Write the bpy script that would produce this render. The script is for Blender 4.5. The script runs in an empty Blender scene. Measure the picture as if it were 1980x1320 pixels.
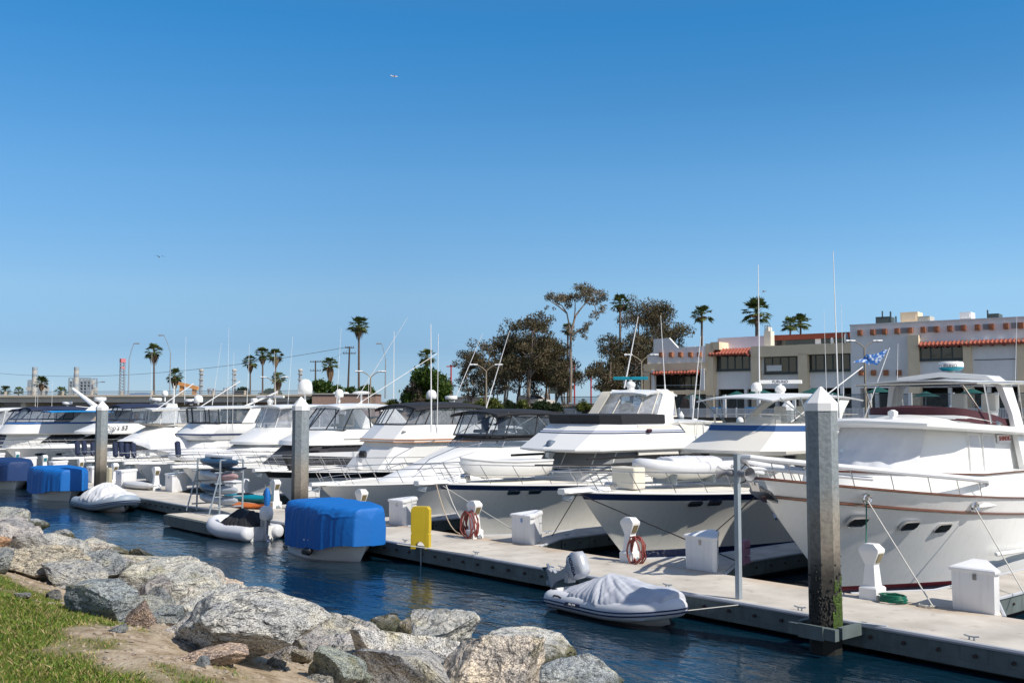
import bpy, math, random
import numpy as np
from mathutils import Vector, Matrix, noise
R=math.radians
SC=bpy.context.scene
COL=SC.collection
# ------------------------------------------------------------------ camera
cd=bpy.data.cameras.new("camera"); cam=bpy.data.objects.new("camera",cd); COL.objects.link(cam)
cd.sensor_width=36; cd.lens=36.0; cd.clip_start=.1; cd.clip_end=9000
CZ=4.3
cam.location=(0,0,CZ); cam.rotation_euler=(R(90)+math.atan(132/1980),0,math.atan2(.7613,.6484))
SC.camera=cam
# ------------------------------------------------------------------ sky + sun
SUN_AZ=math.atan2(.956,.24)      # compass style angle from +y towards +x
SUN_EL=R(46)
w=bpy.data.worlds.new("World"); SC.world=w; w.use_nodes=True
nt=w.node_tree; nt.nodes.clear()
sky=nt.nodes.new('ShaderNodeTexSky'); sky.sky_type='NISHITA'; sky.sun_disc=False
sky.sun_elevation=SUN_EL; sky.sun_rotation=SUN_AZ
sky.air_density=1.0; sky.dust_density=.25; sky.ozone_density=3.2; sky.altitude=0
bg=nt.nodes.new('ShaderNodeBackground'); bg.inputs[1].default_value=.105
out=nt.nodes.new('ShaderNodeOutputWorld')
# faint low clouds near the horizon
tc=nt.nodes.new('ShaderNodeTexCoord'); mp=nt.nodes.new('ShaderNodeMapping'); mp.inputs['Scale'].default_value=(7,7,46)
nz=nt.nodes.new('ShaderNodeTexNoise'); nz.inputs['Scale'].default_value=1.3; nz.inputs['Detail'].default_value=5; nz.inputs['Roughness'].default_value=.6
rp=nt.nodes.new('ShaderNodeValToRGB'); rp.color_ramp.elements[0].position=.62; rp.color_ramp.elements[1].position=.78
sx=nt.nodes.new('ShaderNodeSeparateXYZ')
mr=nt.nodes.new('ShaderNodeValToRGB')
for e in list(mr.color_ramp.elements)[1:]: mr.color_ramp.elements.remove(e)
mr.color_ramp.elements[0].position=.0; mr.color_ramp.elements[0].color=(.15,)*3+(1,)
for p,v in ((.02,.8),(.05,.8),(.075,0)):
    e=mr.color_ramp.elements.new(p); e.color=(v,v,v,1)
mu=nt.nodes.new('ShaderNodeMath'); mu.operation='MULTIPLY'
mu2=nt.nodes.new('ShaderNodeMath'); mu2.operation='MULTIPLY'; mu2.inputs[1].default_value=.26
mx=nt.nodes.new('ShaderNodeMixRGB'); mx.inputs[2].default_value=(7.6,8.0,8.4,1)
L=nt.links.new
L(tc.outputs['Generated'],mp.inputs[0]); L(mp.outputs[0],nz.inputs['Vector']); L(nz.outputs['Fac'],rp.inputs[0])
L(tc.outputs['Generated'],sx.inputs[0]); L(sx.outputs['Z'],mr.inputs[0]); L(mr.outputs[0],mu.inputs[0]); L(rp.outputs[0],mu.inputs[1])
L(mu.outputs[0],mu2.inputs[0]); L(mu2.outputs[0],mx.inputs[0]); 
er=nt.nodes.new('ShaderNodeValToRGB')      # clear-air colour balance by elevation: deeper azure overhead, no yellow at the horizon
for p_,c_ in ((.06,(.50,.68,.98)),(.11,(.70,.88,1.04)),(.216,(.62,1.03,1.24)),(.36,(.29,1.05,1.43)),(.5,(.7,1.1,1.35))):
    e=er.color_ramp.elements.new(p_); e.color=tuple(v/1.5 for v in c_)+(1,)
er.color_ramp.elements[0].color=(.58/1.5,.80/1.5,1.28/1.5,1); er.color_ramp.elements[-1].color=(1.0,1.0,1.0,1)
em=nt.nodes.new('ShaderNodeVectorMath'); em.operation='MULTIPLY'; es=nt.nodes.new('ShaderNodeVectorMath'); es.operation='SCALE'; es.inputs['Scale'].default_value=1.5
L(sx.outputs['Z'],er.inputs[0]); 
vd=nt.nodes.new('ShaderNodeVectorMath'); vd.operation='DOT_PRODUCT'; vd.inputs[1].default_value=(-.7613,.6484,0)     # the sky away from the sun is deep blue, the sky on the sun's side stays whiter
vm=nt.nodes.new('ShaderNodeMapRange'); vm.inputs[1].default_value=.2; vm.inputs[2].default_value=.72
vx=nt.nodes.new('ShaderNodeMixRGB'); vx.inputs[1].default_value=(.92,.80,.76,1)
L(tc.outputs['Generated'],vd.inputs[0]); L(vd.outputs['Value'],vm.inputs[0]); L(vm.outputs[0],vx.inputs[0]); L(er.outputs[0],vx.inputs[2])
L(sky.outputs[0],em.inputs[0]); L(vx.outputs[0],em.inputs[1]); L(em.outputs[0],es.inputs[0]); 
rd=nt.nodes.new('ShaderNodeVectorMath'); rd.operation='DOT_PRODUCT'; rd.inputs[1].default_value=(.6484,.7613,0)       # low sky a little brighter towards the right, over the town
rm=nt.nodes.new('ShaderNodeMapRange'); rm.inputs[1].default_value=-.12; rm.inputs[2].default_value=.4
zr=nt.nodes.new('ShaderNodeMapRange'); zr.inputs[1].default_value=.30; zr.inputs[2].default_value=.06
rz_=nt.nodes.new('ShaderNodeMath'); rz_.operation='MULTIPLY'; rx_=nt.nodes.new('ShaderNodeMixRGB'); rx_.inputs[1].default_value=(1,1,1,1); rx_.inputs[2].default_value=(1.45,1.45,1.42,1)
rv=nt.nodes.new('ShaderNodeVectorMath'); rv.operation='MULTIPLY'
L(tc.outputs['Generated'],rd.inputs[0]); L(rd.outputs['Value'],rm.inputs[0]); L(sx.outputs['Z'],zr.inputs[0]); L(rm.outputs[0],rz_.inputs[0]); L(zr.outputs[0],rz_.inputs[1]); L(rz_.outputs[0],rx_.inputs[0])
L(es.outputs[0],rv.inputs[0]); L(rx_.outputs[0],rv.inputs[1]); L(rv.outputs[0],mx.inputs[1]); L(mx.outputs[0],bg.inputs[0]); L(bg.outputs[0],out.inputs[0])
sd=bpy.data.lights.new("sun",'SUN'); sd.energy=4.9; sd.angle=R(.53); sd.color=(1,.94,.85)
sun=bpy.data.objects.new("sun",sd); COL.objects.link(sun)
sv=Vector((math.sin(SUN_AZ)*math.cos(SUN_EL),math.cos(SUN_AZ)*math.cos(SUN_EL),math.sin(SUN_EL)))
sun.rotation_euler=sv.to_track_quat('Z','Y').to_euler()
SC.view_settings.view_transform='Standard'; SC.view_settings.look='None'; SC.view_settings.exposure=0; SC.view_settings.gamma=1
SC.render.engine='CYCLES'
SC.cycles.transparent_max_bounces=24; SC.cycles.max_bounces=8
# world axes: x runs along the dock to the right, y away over the dock, z up, water at 0
# ------------------------------------------------------------------ projection helper (pixel of the photograph -> real place)
PH=math.atan(132/1980)
def ray(px,py):
    a=(px-990)/1980; b=(660-py)/1980
    r=(a, math.cos(PH)-b*math.sin(PH), math.sin(PH)+b*math.cos(PH))
    return Vector((r[0]*.6484-r[1]*.7613, r[0]*.7613+r[1]*.6484, r[2]))
def onz(px,py,z):
    r=ray(px,py); k=(z-CZ)/r.z; return Vector((r.x*k,r.y*k,z))
def dist(px,py,D):            # horizontal depth D along the view axis
    r=ray(px,py); d=r.x*-.7613+r.y*.6484; k=D/d
    return Vector((r.x*k,r.y*k,CZ+r.z*k))
# ------------------------------------------------------------------ materials
MATS={}
def M(name,col,rough=.5,metal=0,var=.06,vs=3,bump=0,bs=20,spec=.5,streak=0,coat=0):
    if name in MATS: return MATS[name]
    m=bpy.data.materials.new(name); m.use_nodes=True; MATS[name]=m
    t=m.node_tree; b=t.nodes['Principled BSDF']; l=t.links.new
    b.inputs['Roughness'].default_value=rough; b.inputs['Metallic'].default_value=metal
    b.inputs['Specular IOR Level'].default_value=spec; b.inputs['Coat Weight'].default_value=coat
    c=t.nodes.new('ShaderNodeTexCoord')
    n=t.nodes.new('ShaderNodeTexNoise'); n.inputs['Scale'].default_value=vs; n.inputs['Detail'].default_value=5
    l(c.outputs['Object'],n.inputs['Vector'])
    r=t.nodes.new('ShaderNodeMapRange'); r.inputs[3].default_value=1-var*2.2; r.inputs[4].default_value=1+var*2.2
    l(n.outputs['Fac'],r.inputs[0])
    mm=t.nodes.new('ShaderNodeVectorMath'); mm.operation='SCALE'; mm.inputs[0].default_value=col
    l(r.outputs[0],mm.inputs['Scale']); last=mm.outputs[0]
    if streak:
        p=t.nodes.new('ShaderNodeMapping'); p.inputs['Scale'].default_value=(9,9,.7); l(c.outputs['Object'],p.inputs[0])
        n2=t.nodes.new('ShaderNodeTexNoise'); n2.inputs['Scale'].default_value=1.2; n2.inputs['Detail'].default_value=6; l(p.outputs[0],n2.inputs['Vector'])
        rr=t.nodes.new('ShaderNodeValToRGB'); rr.color_ramp.elements[0].position=.5; rr.color_ramp.elements[1].position=.75
        l(n2.outputs['Fac'],rr.inputs[0])
        q=t.nodes.new('ShaderNodeMath'); q.operation='MULTIPLY'; q.inputs[1].default_value=streak; l(rr.outputs[0],q.inputs[0])
        x=t.nodes.new('ShaderNodeMixRGB'); x.inputs[2].default_value=(col[0]*.45,col[1]*.4,col[2]*.33,1)
        l(q.outputs[0],x.inputs[0]); l(last,x.inputs[1]); last=x.outputs[0]
    l(last,b.inputs['Base Color'])
    if bump:
        n3=t.nodes.new('ShaderNodeTexNoise'); n3.inputs['Scale'].default_value=bs; n3.inputs['Detail'].default_value=6; l(c.outputs['Object'],n3.inputs['Vector'])
        bb=t.nodes.new('ShaderNodeBump'); bb.inputs['Strength'].default_value=bump; bb.inputs['Distance'].default_value=.02
        l(n3.outputs['Fac'],bb.inputs['Height']); l(bb.outputs[0],b.inputs['Normal'])
    return m
gel=M('gelcoat_white',(.80,.80,.78),.28,var=.015,vs=1.2)
gel2=M('gelcoat_satin',(.74,.74,.72),.42,var=.02,vs=1.2)
cream=M('gelcoat_cream',(.76,.70,.57),.35,var=.02)
offw=M('gelcoat_offwhite',(.78,.755,.69),.32,var=.02)
deckm=M('deck_nonskid',(.70,.68,.62),.7,var=.03,bump=.2,bs=60)
hullw=M('hull_white',(.80,.80,.78),.22,var=.03,vs=.8,streak=.12)
hullo=M('hull_offwhite',(.80,.78,.71),.22,var=.03,vs=.8,streak=.14)
navy=M('navy_paint',(.012,.025,.085),.25)
navy2=M('navy_canvas',(.012,.022,.06),.8,bump=.3,bs=8)
blackc=M('black_canvas',(.014,.015,.018),.75,bump=.3,bs=6)
charc=M('charcoal_canvas',(.035,.036,.042),.8,bump=.3,bs=6)
blackp=M('black_rubber',(.012,.012,.014),.5)
bluec=M('bright_blue_tarp',(.0,.125,.44),.62,var=.05,vs=2,bump=.35,bs=9)
bluel=M('light_blue_canvas',(.0,.25,.62),.7,bump=.3,bs=9)
navyc=M('royal_navy_tarp',(.006,.035,.13),.65,var=.08,bump=.35,bs=9)
maroon=M('maroon_canvas',(.055,.010,.018),.75,var=.1,bump=.3,bs=8)
whitec=M('white_canvas',(.66,.67,.69),.8,var=.03,bump=.9,bs=3.5)
greyc=M('silver_tarp',(.50,.52,.57),.6,var=.05,bump=.5,bs=5)
red=M('red_bottom_paint',(.13,.012,.02),.5)
mahog=M('varnished_mahogany',(.10,.024,.009),.25,var=.15,vs=12,coat=.4)
orange=M('orange_pinstripe',(.55,.20,.04),.4)
dglass=M('dark_glass',(.012,.014,.017),.06,spec=.9,var=.0)
steel=M('stainless_steel',(.62,.62,.63),.22,metal=1,var=.02)
galv=M('galvanised_steel',(.33,.38,.42),.45,metal=.4,var=.08,vs=8)
whitep=M('white_paint',(.78,.78,.77),.4,var=.02)
whiteb=M('white_fibreglass_box',(.80,.80,.80),.38,var=.03,streak=.16)
greyp=M('grey_plastic',(.25,.25,.26),.5)
tealp=M('teal_plastic',(.0,.22,.30),.4)
dinghyf=M('inflatable_fabric',(.66,.67,.69),.45,var=.03,vs=4)
dinghyg=M('inflatable_grey_fabric',(.30,.36,.42),.5,var=.05,vs=4)
ropew=M('white_rope',(.62,.60,.54),.9); ropek=M('black_rope',(.02,.02,.024),.9); ropet=M('tan_rope',(.5,.40,.28),.9)
greenh=M('green_hose',(.0,.12,.07),.4); redh=M('red_hose',(.24,.05,.04),.5,var=.15)
seatc=M('cream_upholstery',(.55,.5,.42),.7)
def vinyl_mat(name,a,col=(.62,.66,.72)):
    m=bpy.data.materials.new(name); m.use_nodes=True; t=m.node_tree; b=t.nodes['Principled BSDF']; l=t.links.new
    b.inputs['Base Color'].default_value=(*col,1); b.inputs['Roughness'].default_value=.12
    n=t.nodes.new('ShaderNodeTexNoise'); n.inputs['Scale'].default_value=2.3; n.inputs['Detail'].default_value=4; n.inputs['Distortion'].default_value=1.5
    c=t.nodes.new('ShaderNodeTexCoord'); l(c.outputs['Object'],n.inputs['Vector'])
    r=t.nodes.new('ShaderNodeMapRange'); r.inputs[1].default_value=.3; r.inputs[2].default_value=.75; r.inputs[3].default_value=a*.65; r.inputs[4].default_value=min(1,a*1.4)
    l(n.outputs['Fac'],r.inputs[0])
    bb=t.nodes.new('ShaderNodeBump'); bb.inputs['Strength'].default_value=.3; bb.inputs['Distance'].default_value=.03
    l(n.outputs['Fac'],bb.inputs['Height']); l(bb.outputs[0],b.inputs['Normal'])
    tr=t.nodes.new('ShaderNodeBsdfTransparent'); tr.inputs[0].default_value=(.86,.88,.90,1)
    x=t.nodes.new('ShaderNodeMixShader'); l(r.outputs[0],x.inputs[0]); l(tr.outputs[0],x.inputs[1]); l(b.outputs[0],x.inputs[2])
    l(x.outputs[0],t.nodes['Material Output'].inputs[0]); MATS[name]=m; return m
vinyl=vinyl_mat('clear_vinyl',.26); vinyld=vinyl_mat('smoky_vinyl',.22,(.25,.32,.40)); vinylw=vinyl_mat('milky_vinyl',.42,(.7,.73,.78))
# ------------------------------------------------------------------ mesh helper
class MB:
    def __init__(s): s.v=[]; s.f=[]; s.m=[]
    def add(s,vs,fs,mi=0):
        o=len(s.v); s.v+= [tuple(p) for p in vs]
        for f in fs: s.f.append([i+o for i in f]); s.m.append(mi)
        return s
    def box(s,c,d,mi=0,rz=0,rx=0,ry=0):
        mt=Matrix.Rotation(rz,3,'Z')@Matrix.Rotation(ry,3,'Y')@Matrix.Rotation(rx,3,'X'); c=Vector(c)
        vs=[c+mt@Vector((x*d[0]/2,y*d[1]/2,z*d[2]/2)) for x in(-1,1) for y in(-1,1) for z in(-1,1)]
        return s.add(vs,[(0,1,3,2),(4,6,7,5),(0,4,5,1),(2,3,7,6),(0,2,6,4),(1,5,7,3)],mi)
    def bbox(s,c,d,b=.02,mi=0,rz=0):      # box with bevelled vertical edges and top
        hx,hy=d[0]/2,d[1]/2; rs=[]
        for z,i in ((-d[2]/2,0),(d[2]/2-b,0),(d[2]/2,b)):
            rs.append([Vector((x,y,z)) for x,y in ((hx-b-i*0,-hy+i),(hx-i,-hy+b),(hx-i,hy-b),(hx-b,hy-i),(-hx+b,hy-i),(-hx+i,hy-b),(-hx+i,-hy+b),(-hx+b,-hy+i))])
        mt=Matrix.Rotation(rz,3,'Z'); c=Vector(c)
        return s.loft([[c+mt@p for p in r] for r in rs],mi)
    def loft(s,rings,mi=0,cap0=True,cap1=True,closed=True):
        n=len(rings[0]); o=len(s.v)
        for r in rings: s.v+=[tuple(p) for p in r]
        for k in range(len(rings)-1):
            m=mi[k] if isinstance(mi,(list,tuple)) else mi
            for i in range(n if closed else n-1):
                j=(i+1)%n
                s.f.append([o+k*n+i,o+k*n+j,o+(k+1)*n+j,o+(k+1)*n+i]); s.m.append(m)
        m0=mi[0] if isinstance(mi,(list,tuple)) else mi; m1=mi[-1] if isinstance(mi,(list,tuple)) else mi
        if cap0: s.f.append([o+i for i in range(n)][::-1]); s.m.append(m0)
        if cap1: s.f.append([o+(len(rings)-1)*n+i for i in range(n)]); s.m.append(m1)
        return s
    def tube(s,pts,r,n=6,mi=0,closed=False):
        P=[Vector(p) for p in pts]; N=len(P); rr=r if isinstance(r,(list,tuple)) else [r]*N
        up=None; rings=[]
        for i in range(N):
            a=P[i]-P[i-1] if (i>0 or closed) else P[1]-P[0]
            b=P[(i+1)%N]-P[i] if (i<N-1 or closed) else P[-1]-P[-2]
            t=(a.normalized()+b.normalized()); t=t.normalized() if t.length>1e-6 else a.normalized()
            if up is None: up=Vector((0,0,1)) if abs(t.z)<.9 else Vector((1,0,0))
            x=up-t*up.dot(t)
            if x.length<1e-4: x=t.orthogonal()
            x.normalize(); up=x; y=t.cross(x)
            rings.append([P[i]+(x*math.cos(2*math.pi*k/n)+y*math.sin(2*math.pi*k/n))*rr[i] for k in range(n)])
        if closed: rings.append(rings[0]); return s.loft(rings,mi,False,False)
        return s.loft(rings,mi)
    def ell(s,c,d,mi=0,n=14,h=8,z0=-1.,z1=1.):   # ellipsoid cut between z0..z1
        rs=[]
        a0,a1=math.asin(z0),math.asin(z1)
        for k in range(h+1):
            a=a0+(a1-a0)*k/h; q=max(math.cos(a),1e-3)
            rs.append([Vector(c)+Vector((math.cos(2*math.pi*i/n)*q*d[0]/2,math.sin(2*math.pi*i/n)*q*d[1]/2,math.sin(a)*d[2]/2)) for i in range(n)])
        return s.loft(rs,mi)
    def prism(s,pts,d,mi=0):                  # planar polygon extruded by vector d
        P=[Vector(p) for p in pts]; d=Vector(d)
        return s.loft([P,[p+d for p in P]],mi)
    def build(s,name,mats,parent=None,ang=35,loc=None,flat=False):
        me=bpy.data.meshes.new(name); me.from_pydata(s.v,[],s.f)
        if not isinstance(mats,(list,tuple)): mats=[mats]
        for m in mats: me.materials.append(m)
        if len(mats)>1: me.polygons.foreach_set('material_index',s.m)
        if not flat:
            me.polygons.foreach_set('use_smooth',[True]*len(me.polygons)); me.set_sharp_from_angle(angle=R(ang))
        o=bpy.data.objects.new(name,me); COL.objects.link(o)
        if parent: o.parent=parent
        if loc is not None: o.location=loc
        return o
def orient(me):
    import bmesh
    bm=bmesh.new(); bm.from_mesh(me); bmesh.ops.recalc_face_normals(bm,faces=bm.faces); bm.to_mesh(me); bm.free()
def tag(o,label=None,cat=None,group=None,kind=None):
    if label: o['label']=label
    if cat: o['category']=cat
    if group: o['group']=group
    if kind: o['kind']=kind
    return o
def thing(name,label,cat,loc=(0,0,0),rz=0,group=None):
    o=bpy.data.objects.new(name,None); o.empty_display_size=.2; COL.objects.link(o); o.location=loc; o.rotation_euler=(0,0,rz)
    return tag(o,label,cat,group)
def dup(root,loc,rz=0,label=None,group=None,sc=None):
    r=root.copy(); COL.objects.link(r); r.location=loc; r.rotation_euler=(0,0,rz)
    if sc: r.scale=sc if isinstance(sc,tuple) else (sc,sc,sc)
    if label: r['label']=label
    if group: r['group']=group
    for ch in list(root.children):
        c=ch.copy(); COL.objects.link(c); c.parent=r
        for g in list(ch.children):
            e=g.copy(); COL.objects.link(e); e.parent=c
    return r
def text(s,size,mat,parent,loc,rot,name='lettering',ext=.004,shear=0,bold=0,sx=1):
    c=bpy.data.curves.new(name,'FONT'); c.body=s; c.size=size; c.extrude=ext; c.align_x='CENTER'; c.align_y='CENTER'; c.shear=shear; c.offset=bold
    t=bpy.data.objects.new('t',c); COL.objects.link(t)
    me=bpy.data.meshes.new_from_object(t.evaluated_get(bpy.context.evaluated_depsgraph_get()))
    bpy.data.objects.remove(t); bpy.data.curves.remove(c)
    me.materials.clear(); me.materials.append(mat)
    o=bpy.data.objects.new(name,me); COL.objects.link(o); o.parent=parent; o.location=loc; o.rotation_euler=rot; o.scale=(sx,1,1)
    return o
def lerp(a,b,t): return a+(b-a)*t
# ------------------------------------------------------------------ boat kit (bow tip at the origin, stern towards +y, port side +x)
def bshape(u,k=.45,p=.8,tr=.9):
    s=math.sin(math.pi/2*min(1,u/k)**p) if u>0 else 0
    if u>.5: s*=1-(1-tr)*((u-.5)/.5)**2
    return s
class Hull:
    def __init__(h,P,L,B,zb,zs,rake,mats,boot=.13,stripe=.11,tr=.88,flare=1.7,deck=deckm,camber=.1,n=22,bot=.5,p=.8,wk=.86,toe=None,sp=1.8,lines=()):
        h.L,h.B,h.zb,h.zs,h.tr,h.p,h.sp=L,B,zb,zs,tr,p,sp
        us=[(k/n)**1.6 for k in range(n+1)]; b=MB()
        fr=[.0,boot]+[None]*6; rows=[]
        for u in us:
            w,y0,z=h.edge(u); ww=B*wk*bshape(u,.6,1.15,tr)
            zz=[-bot,0.,boot]+[boot+(z-stripe-boot)*(q/6) for q in range(1,7)]+[z]
            row=[]
            for zq in zz:
                v=max(0,zq)/z; wq=ww+(w-ww)*v**flare
                if zq<0: wq=ww*.45
                y=rake*(1-v)**1.15*(1-u)**2.6+L*u+(.25*(1-u) if zq<0 else 0)
                row.append((wq,y,zq))
            rows.append(row)
        m=len(rows[0])
        for r in rows: b.v+=[(x,y,z) for x,y,z in r]+[(-x,y,z) for x,y,z in r[::-1]]
        mi=[0,1]+[2]*6+[3]; mi=mi+[0]+mi[::-1]
        for k in range(n):
            for i in range(2*m-1):
                if i==m-1: continue
                b.f.append([k*2*m+i,k*2*m+i+1,(k+1)*2*m+i+1,(k+1)*2*m+i]); b.m.append(mi[i])
        b.f.append([n*2*m+i for i in range(2*m)]); b.m.append(2)
        h.o=b.build('hull',list(mats),P,ang=50); h.P=P
        d=MB()
        for u in us:
            w,y,z=h.edge(u); d.v+=[(w*q,y,z-.02+camber*(1-q*q)*min(1,w/B)) for q in (1,.66,.33,0,-.33,-.66,-1)]
        for k in range(n):
            for i in range(6): d.f.append([k*7+i,k*7+i+1,k*7+8+i,k*7+7+i]); d.m.append(0)
        d.build('deck',deck,P)
        if toe:
            t=MB(); pts=[]
            for u in us[::-1]: w,y,z=h.edge(u); pts.append((w+.012,y-.01,z+.01))
            for u in us[1:]: w,y,z=h.edge(u); pts.append((-w-.012,y-.01,z+.01))
            t.tube(pts,.03,6); t.build('rub_rail',toe,P)
    def edge(h,u): return (h.B*bshape(u,.45,h.p,h.tr), h.L*u, h.zs+(h.zb-h.zs)*(1-u)**h.sp)
    def uy(h,y): return max(0,min(1,y/h.L))
    def rail(h,y0,y1,n,ht,lean=-.35,mid=True,bow=0.,mat=None,r=.016,ins=.1,drop=.0,name='bow_rail'):
        b=MB(); mat=mat or steel
        for part in (1,.5) if mid else (1,):
            pt=[];
            for k in range(15):
                y=lerp(y1,y0,k/14); w,yy,z=h.edge(h.uy(y)); f=k/14
                hh=ht*part*(1 if k>0 else .9)+drop*(1-f)
                pt.append((max(w-ins,.12),y+lean*part,z+hh))
            bowp=[(.1,y0-bow+lean*part,h.zb+ht*part)] if part==1 or bow<=.3 else []
            P_=pt+bowp+[(-x,y,z) for x,y,z in (pt+bowp)[::-1]]
            b.tube(P_,r if part==1 else r*.6,6)
        for s in (1,-1):
            for k in range(n):
                y=lerp(y0,y1,(k/(n-1))**1.0); w,yy,z=h.edge(h.uy(y)); x=max(w-ins,.12)*s
                b.tube([(x,y,z-.02),(x,y+lean,z+ht+drop*(k/(n-1)))],r*.8,5)
        return b.build(name,mat,h.P)
    def pulpit(h,l,w=.28,y=.9,t=.1,mat=None):
        b=MB(); z=h.zb+.03; rs=[]
        for yy,ww in ((-l,w*.55),(-l+.12,w*.9),(-.1,w),(y*.6,w*1.3),(y,w*1.1)):
            rs.append([(ww,yy,z),(ww*.8,yy,z+t),(-ww*.8,yy,z+t),(-ww,yy,z),(-ww*.7,yy,z-.05),(ww*.7,yy,z-.05)])
        b.loft(rs); b.build('bow_pulpit',mat or gel,h.P)
        a=MB(); z-=.06
        a.tube([(0,-l+.06,z-.02),(0,.25,z-.05)],.025,6); a.loft([[(.03,-l+.1,z-.02),(-.03,-l+.1,z-.02),(-.02,-l+.05,z-.13),(.02,-l+.05,z-.13)],[(.2,-l+.3,z-.03),(-.2,-l+.3,z-.03),(-.14,-l+.28,z-.2),(.14,-l+.28,z-.2)]])
        a.tube([(.16,-l+.25,z-.1),(0,-l+.1,z-.1),(-.16,-l+.25,z-.1)],.02,6); a.build('anchor',galv,h.P)
    def ports(h,ys,z,l=.42,hh=.13,mat=None,both=True,frame=None,oval=False,slant=0):
        for s in ((1,-1) if both else (1,)):
            for y in ys:
                # find width by sampling section at y,z
                u=h.uy(y); w,_,zt=h.edge(u); ww=h.B*.86*bshape(u,.6,1.15,h.tr); zq=z if not callable(z) else z(y); x=ww+(w-ww)*(zq/zt)**1.7
                u2=h.uy(y+.3); w2,_,zt2=h.edge(u2); ww2=h.B*.86*bshape(u2,.6,1.15,h.tr); x2=ww2+(w2-ww2)*(zq/zt2)**1.7
                xt=ww+(w-ww)*((zq+.1)/zt)**1.7
                t=Vector((x2-x,.3,0)).normalized(); up=Vector((xt-x,0,.1)).normalized(); nn=t.cross(up); nn=nn if nn.x>0 else -nn
                def ring(a,c,d,dep):
                    if oval: return [Vector((x,y,zq))+t*(math.cos(q*math.pi/8)*a/2)+up*(math.sin(q*math.pi/8)*c/2)+nn*dep for q in range(16)]
                    e=min(a,c)*.25; q=[(-a/2+e,-c/2),(a/2-e,-c/2),(a/2,-c/2+e),(a/2,c/2-e),(a/2-e,c/2),(-a/2+e,c/2),(-a/2,c/2-e),(-a/2,-c/2+e)]
                    return [Vector((x,y,zq))+t*(p[0]+slant*p[1])+up*p[1]+nn*dep for p in q]
                b=MB(); R1=[ring(l+.07,hh+.07,0,-.06),ring(l+.07,hh+.07,0,.008),ring(l,hh,0,.013)]; g=MB(); g.loft([ring(l,hh,0,-.03),ring(l,hh,0,.004+.013)])
                if s<0:
                    R1=[[Vector((-p.x,p.y,p.z)) for p in r] for r in R1]; g.v=[(-p[0],p[1],p[2]) for p in g.v]
                f=b.loft(R1,0,False,False).build('porthole',frame or steel,h.P); g.build('pane',mat or dglass,f)
FACET=[False]
def ring(l,n=3):
    z,yf,ya,w,wf,ch,bu=l
    k=(.5,.5,.34,.67) if FACET[0] else (.4,.25,.55,.88)
    pr=[(w,ya),(w,lerp(yf+ch,ya,.5)),(w,yf+ch),(wf+(w-wf)*k[0],yf+ch*k[1]),(wf,yf),(wf*.66,yf-bu*k[2]),(wf*.33,yf-bu*k[3]),(0,yf-bu)]
    return [(x,y,z) for x,y in pr]+[(-x,y,z) for x,y in pr[-2::-1]]
def house(P,name,mat,lv,ang=30,cap=True):
    if FACET[0]: ang=min(ang,8)
    b=MB(); rs=[ring(l) for l in lv]; b.loft(rs,[i for i in range(len(lv)-1)] if isinstance(mat,list) else 0,False,cap)
    # close the aft side
    n=len(rs[0]); k=0
    return b.build(name,mat,P,ang=ang)
def lvl(a,b,t): return tuple(lerp(p,q,t) for p,q in zip(a,b))
def grow(l,d): z,yf,ya,w,wf,ch,bu=l; return (z,yf-d,ya,w+d,wf+d,ch,bu)
def band(P,name,mat,l0,l1,t0,t1,d=.02,frames=None,idx=(0,1,2,4,7,10,12,13,14),fr=.022,i0=0,i1=15,sill=True,back=False):
    """window or vinyl band wrapped round a house between two heights, with frame bars"""
    a=grow(lvl(l0,l1,t0),d); c=grow(lvl(l0,l1,t1),d); ra,rc=ring(a),ring(c)
    b=MB(); b.loft([ra[i0:i1],rc[i0:i1]],0,False,False,closed=back); o=b.build(name,mat,P,ang=20)
    if frames:
        f=MB()
        for i in idx:
            if i0<=i<i1: f.tube([ra[i],rc[i]],fr,5)
        if sill: f.tube(ra[i0:i1],fr*1.1,5,closed=back); f.tube(rc[i0:i1],fr*1.1,5,closed=back)
        f.build(name+'_frame',frames,P)
    return o
def canopy(P,name,mat,yf,ya,w,z,cam=.18,th=.04,droop=.1,dz=0,taper=.92,skirt=0,n=8,ends=1):
    b=MB(); rs=[]
    for k in range(n+1):
        f=k/n; y=lerp(yf,ya,f); e=abs(2*f-1)**3
        W_=w*(taper+(1-taper)*min(1,f*3)) if f<.34 else w
        zc=z+dz*f-droop*e*(ends if f>.5 else 1)
        xs=[-1,-.93,-.75,-.5,-.25,0,.25,.5,.75,.93,1]
        top=[(W_*x,y,zc+cam*(1-abs(x)**2.4)-(skirt if abs(x)==1 else 0)) for x in xs]
        bot=[(W_*x*.985,y,zc+cam*(1-abs(x)**2.4)-th-(skirt if abs(x)==1 else 0)) for x in xs[::-1]]
        rs.append(top+bot)
    b.loft(rs); return b.build(name,mat,P,ang=40)
def sidepanel(P,name,mat,pts,x0,z0,x1,z1,d=.015,th=.03,sides=(1,-1)):
    """polygon (y,z) lying on the (sloping) side plane of a house"""
    o=None
    for s in sides:
        b=MB(); f=lambda z,e:(s*(lerp(x0,x1,(z-z0)/(z1-z0))+e))
        b.loft([[(f(z,-th),y,z) for y,z in pts],[(f(z,d),y,z) for y,z in pts]]); o=b.build(name,mat,P)
    return o
def tubes(P,name,mat,paths,r=.02,mirror=False,n=6):
    b=MB()
    for p in paths:
        b.tube(p,r,n)
        if mirror: b.tube([(-x,y,z) for x,y,z in p],r,n)
    return b.build(name,mat,P)
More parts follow.
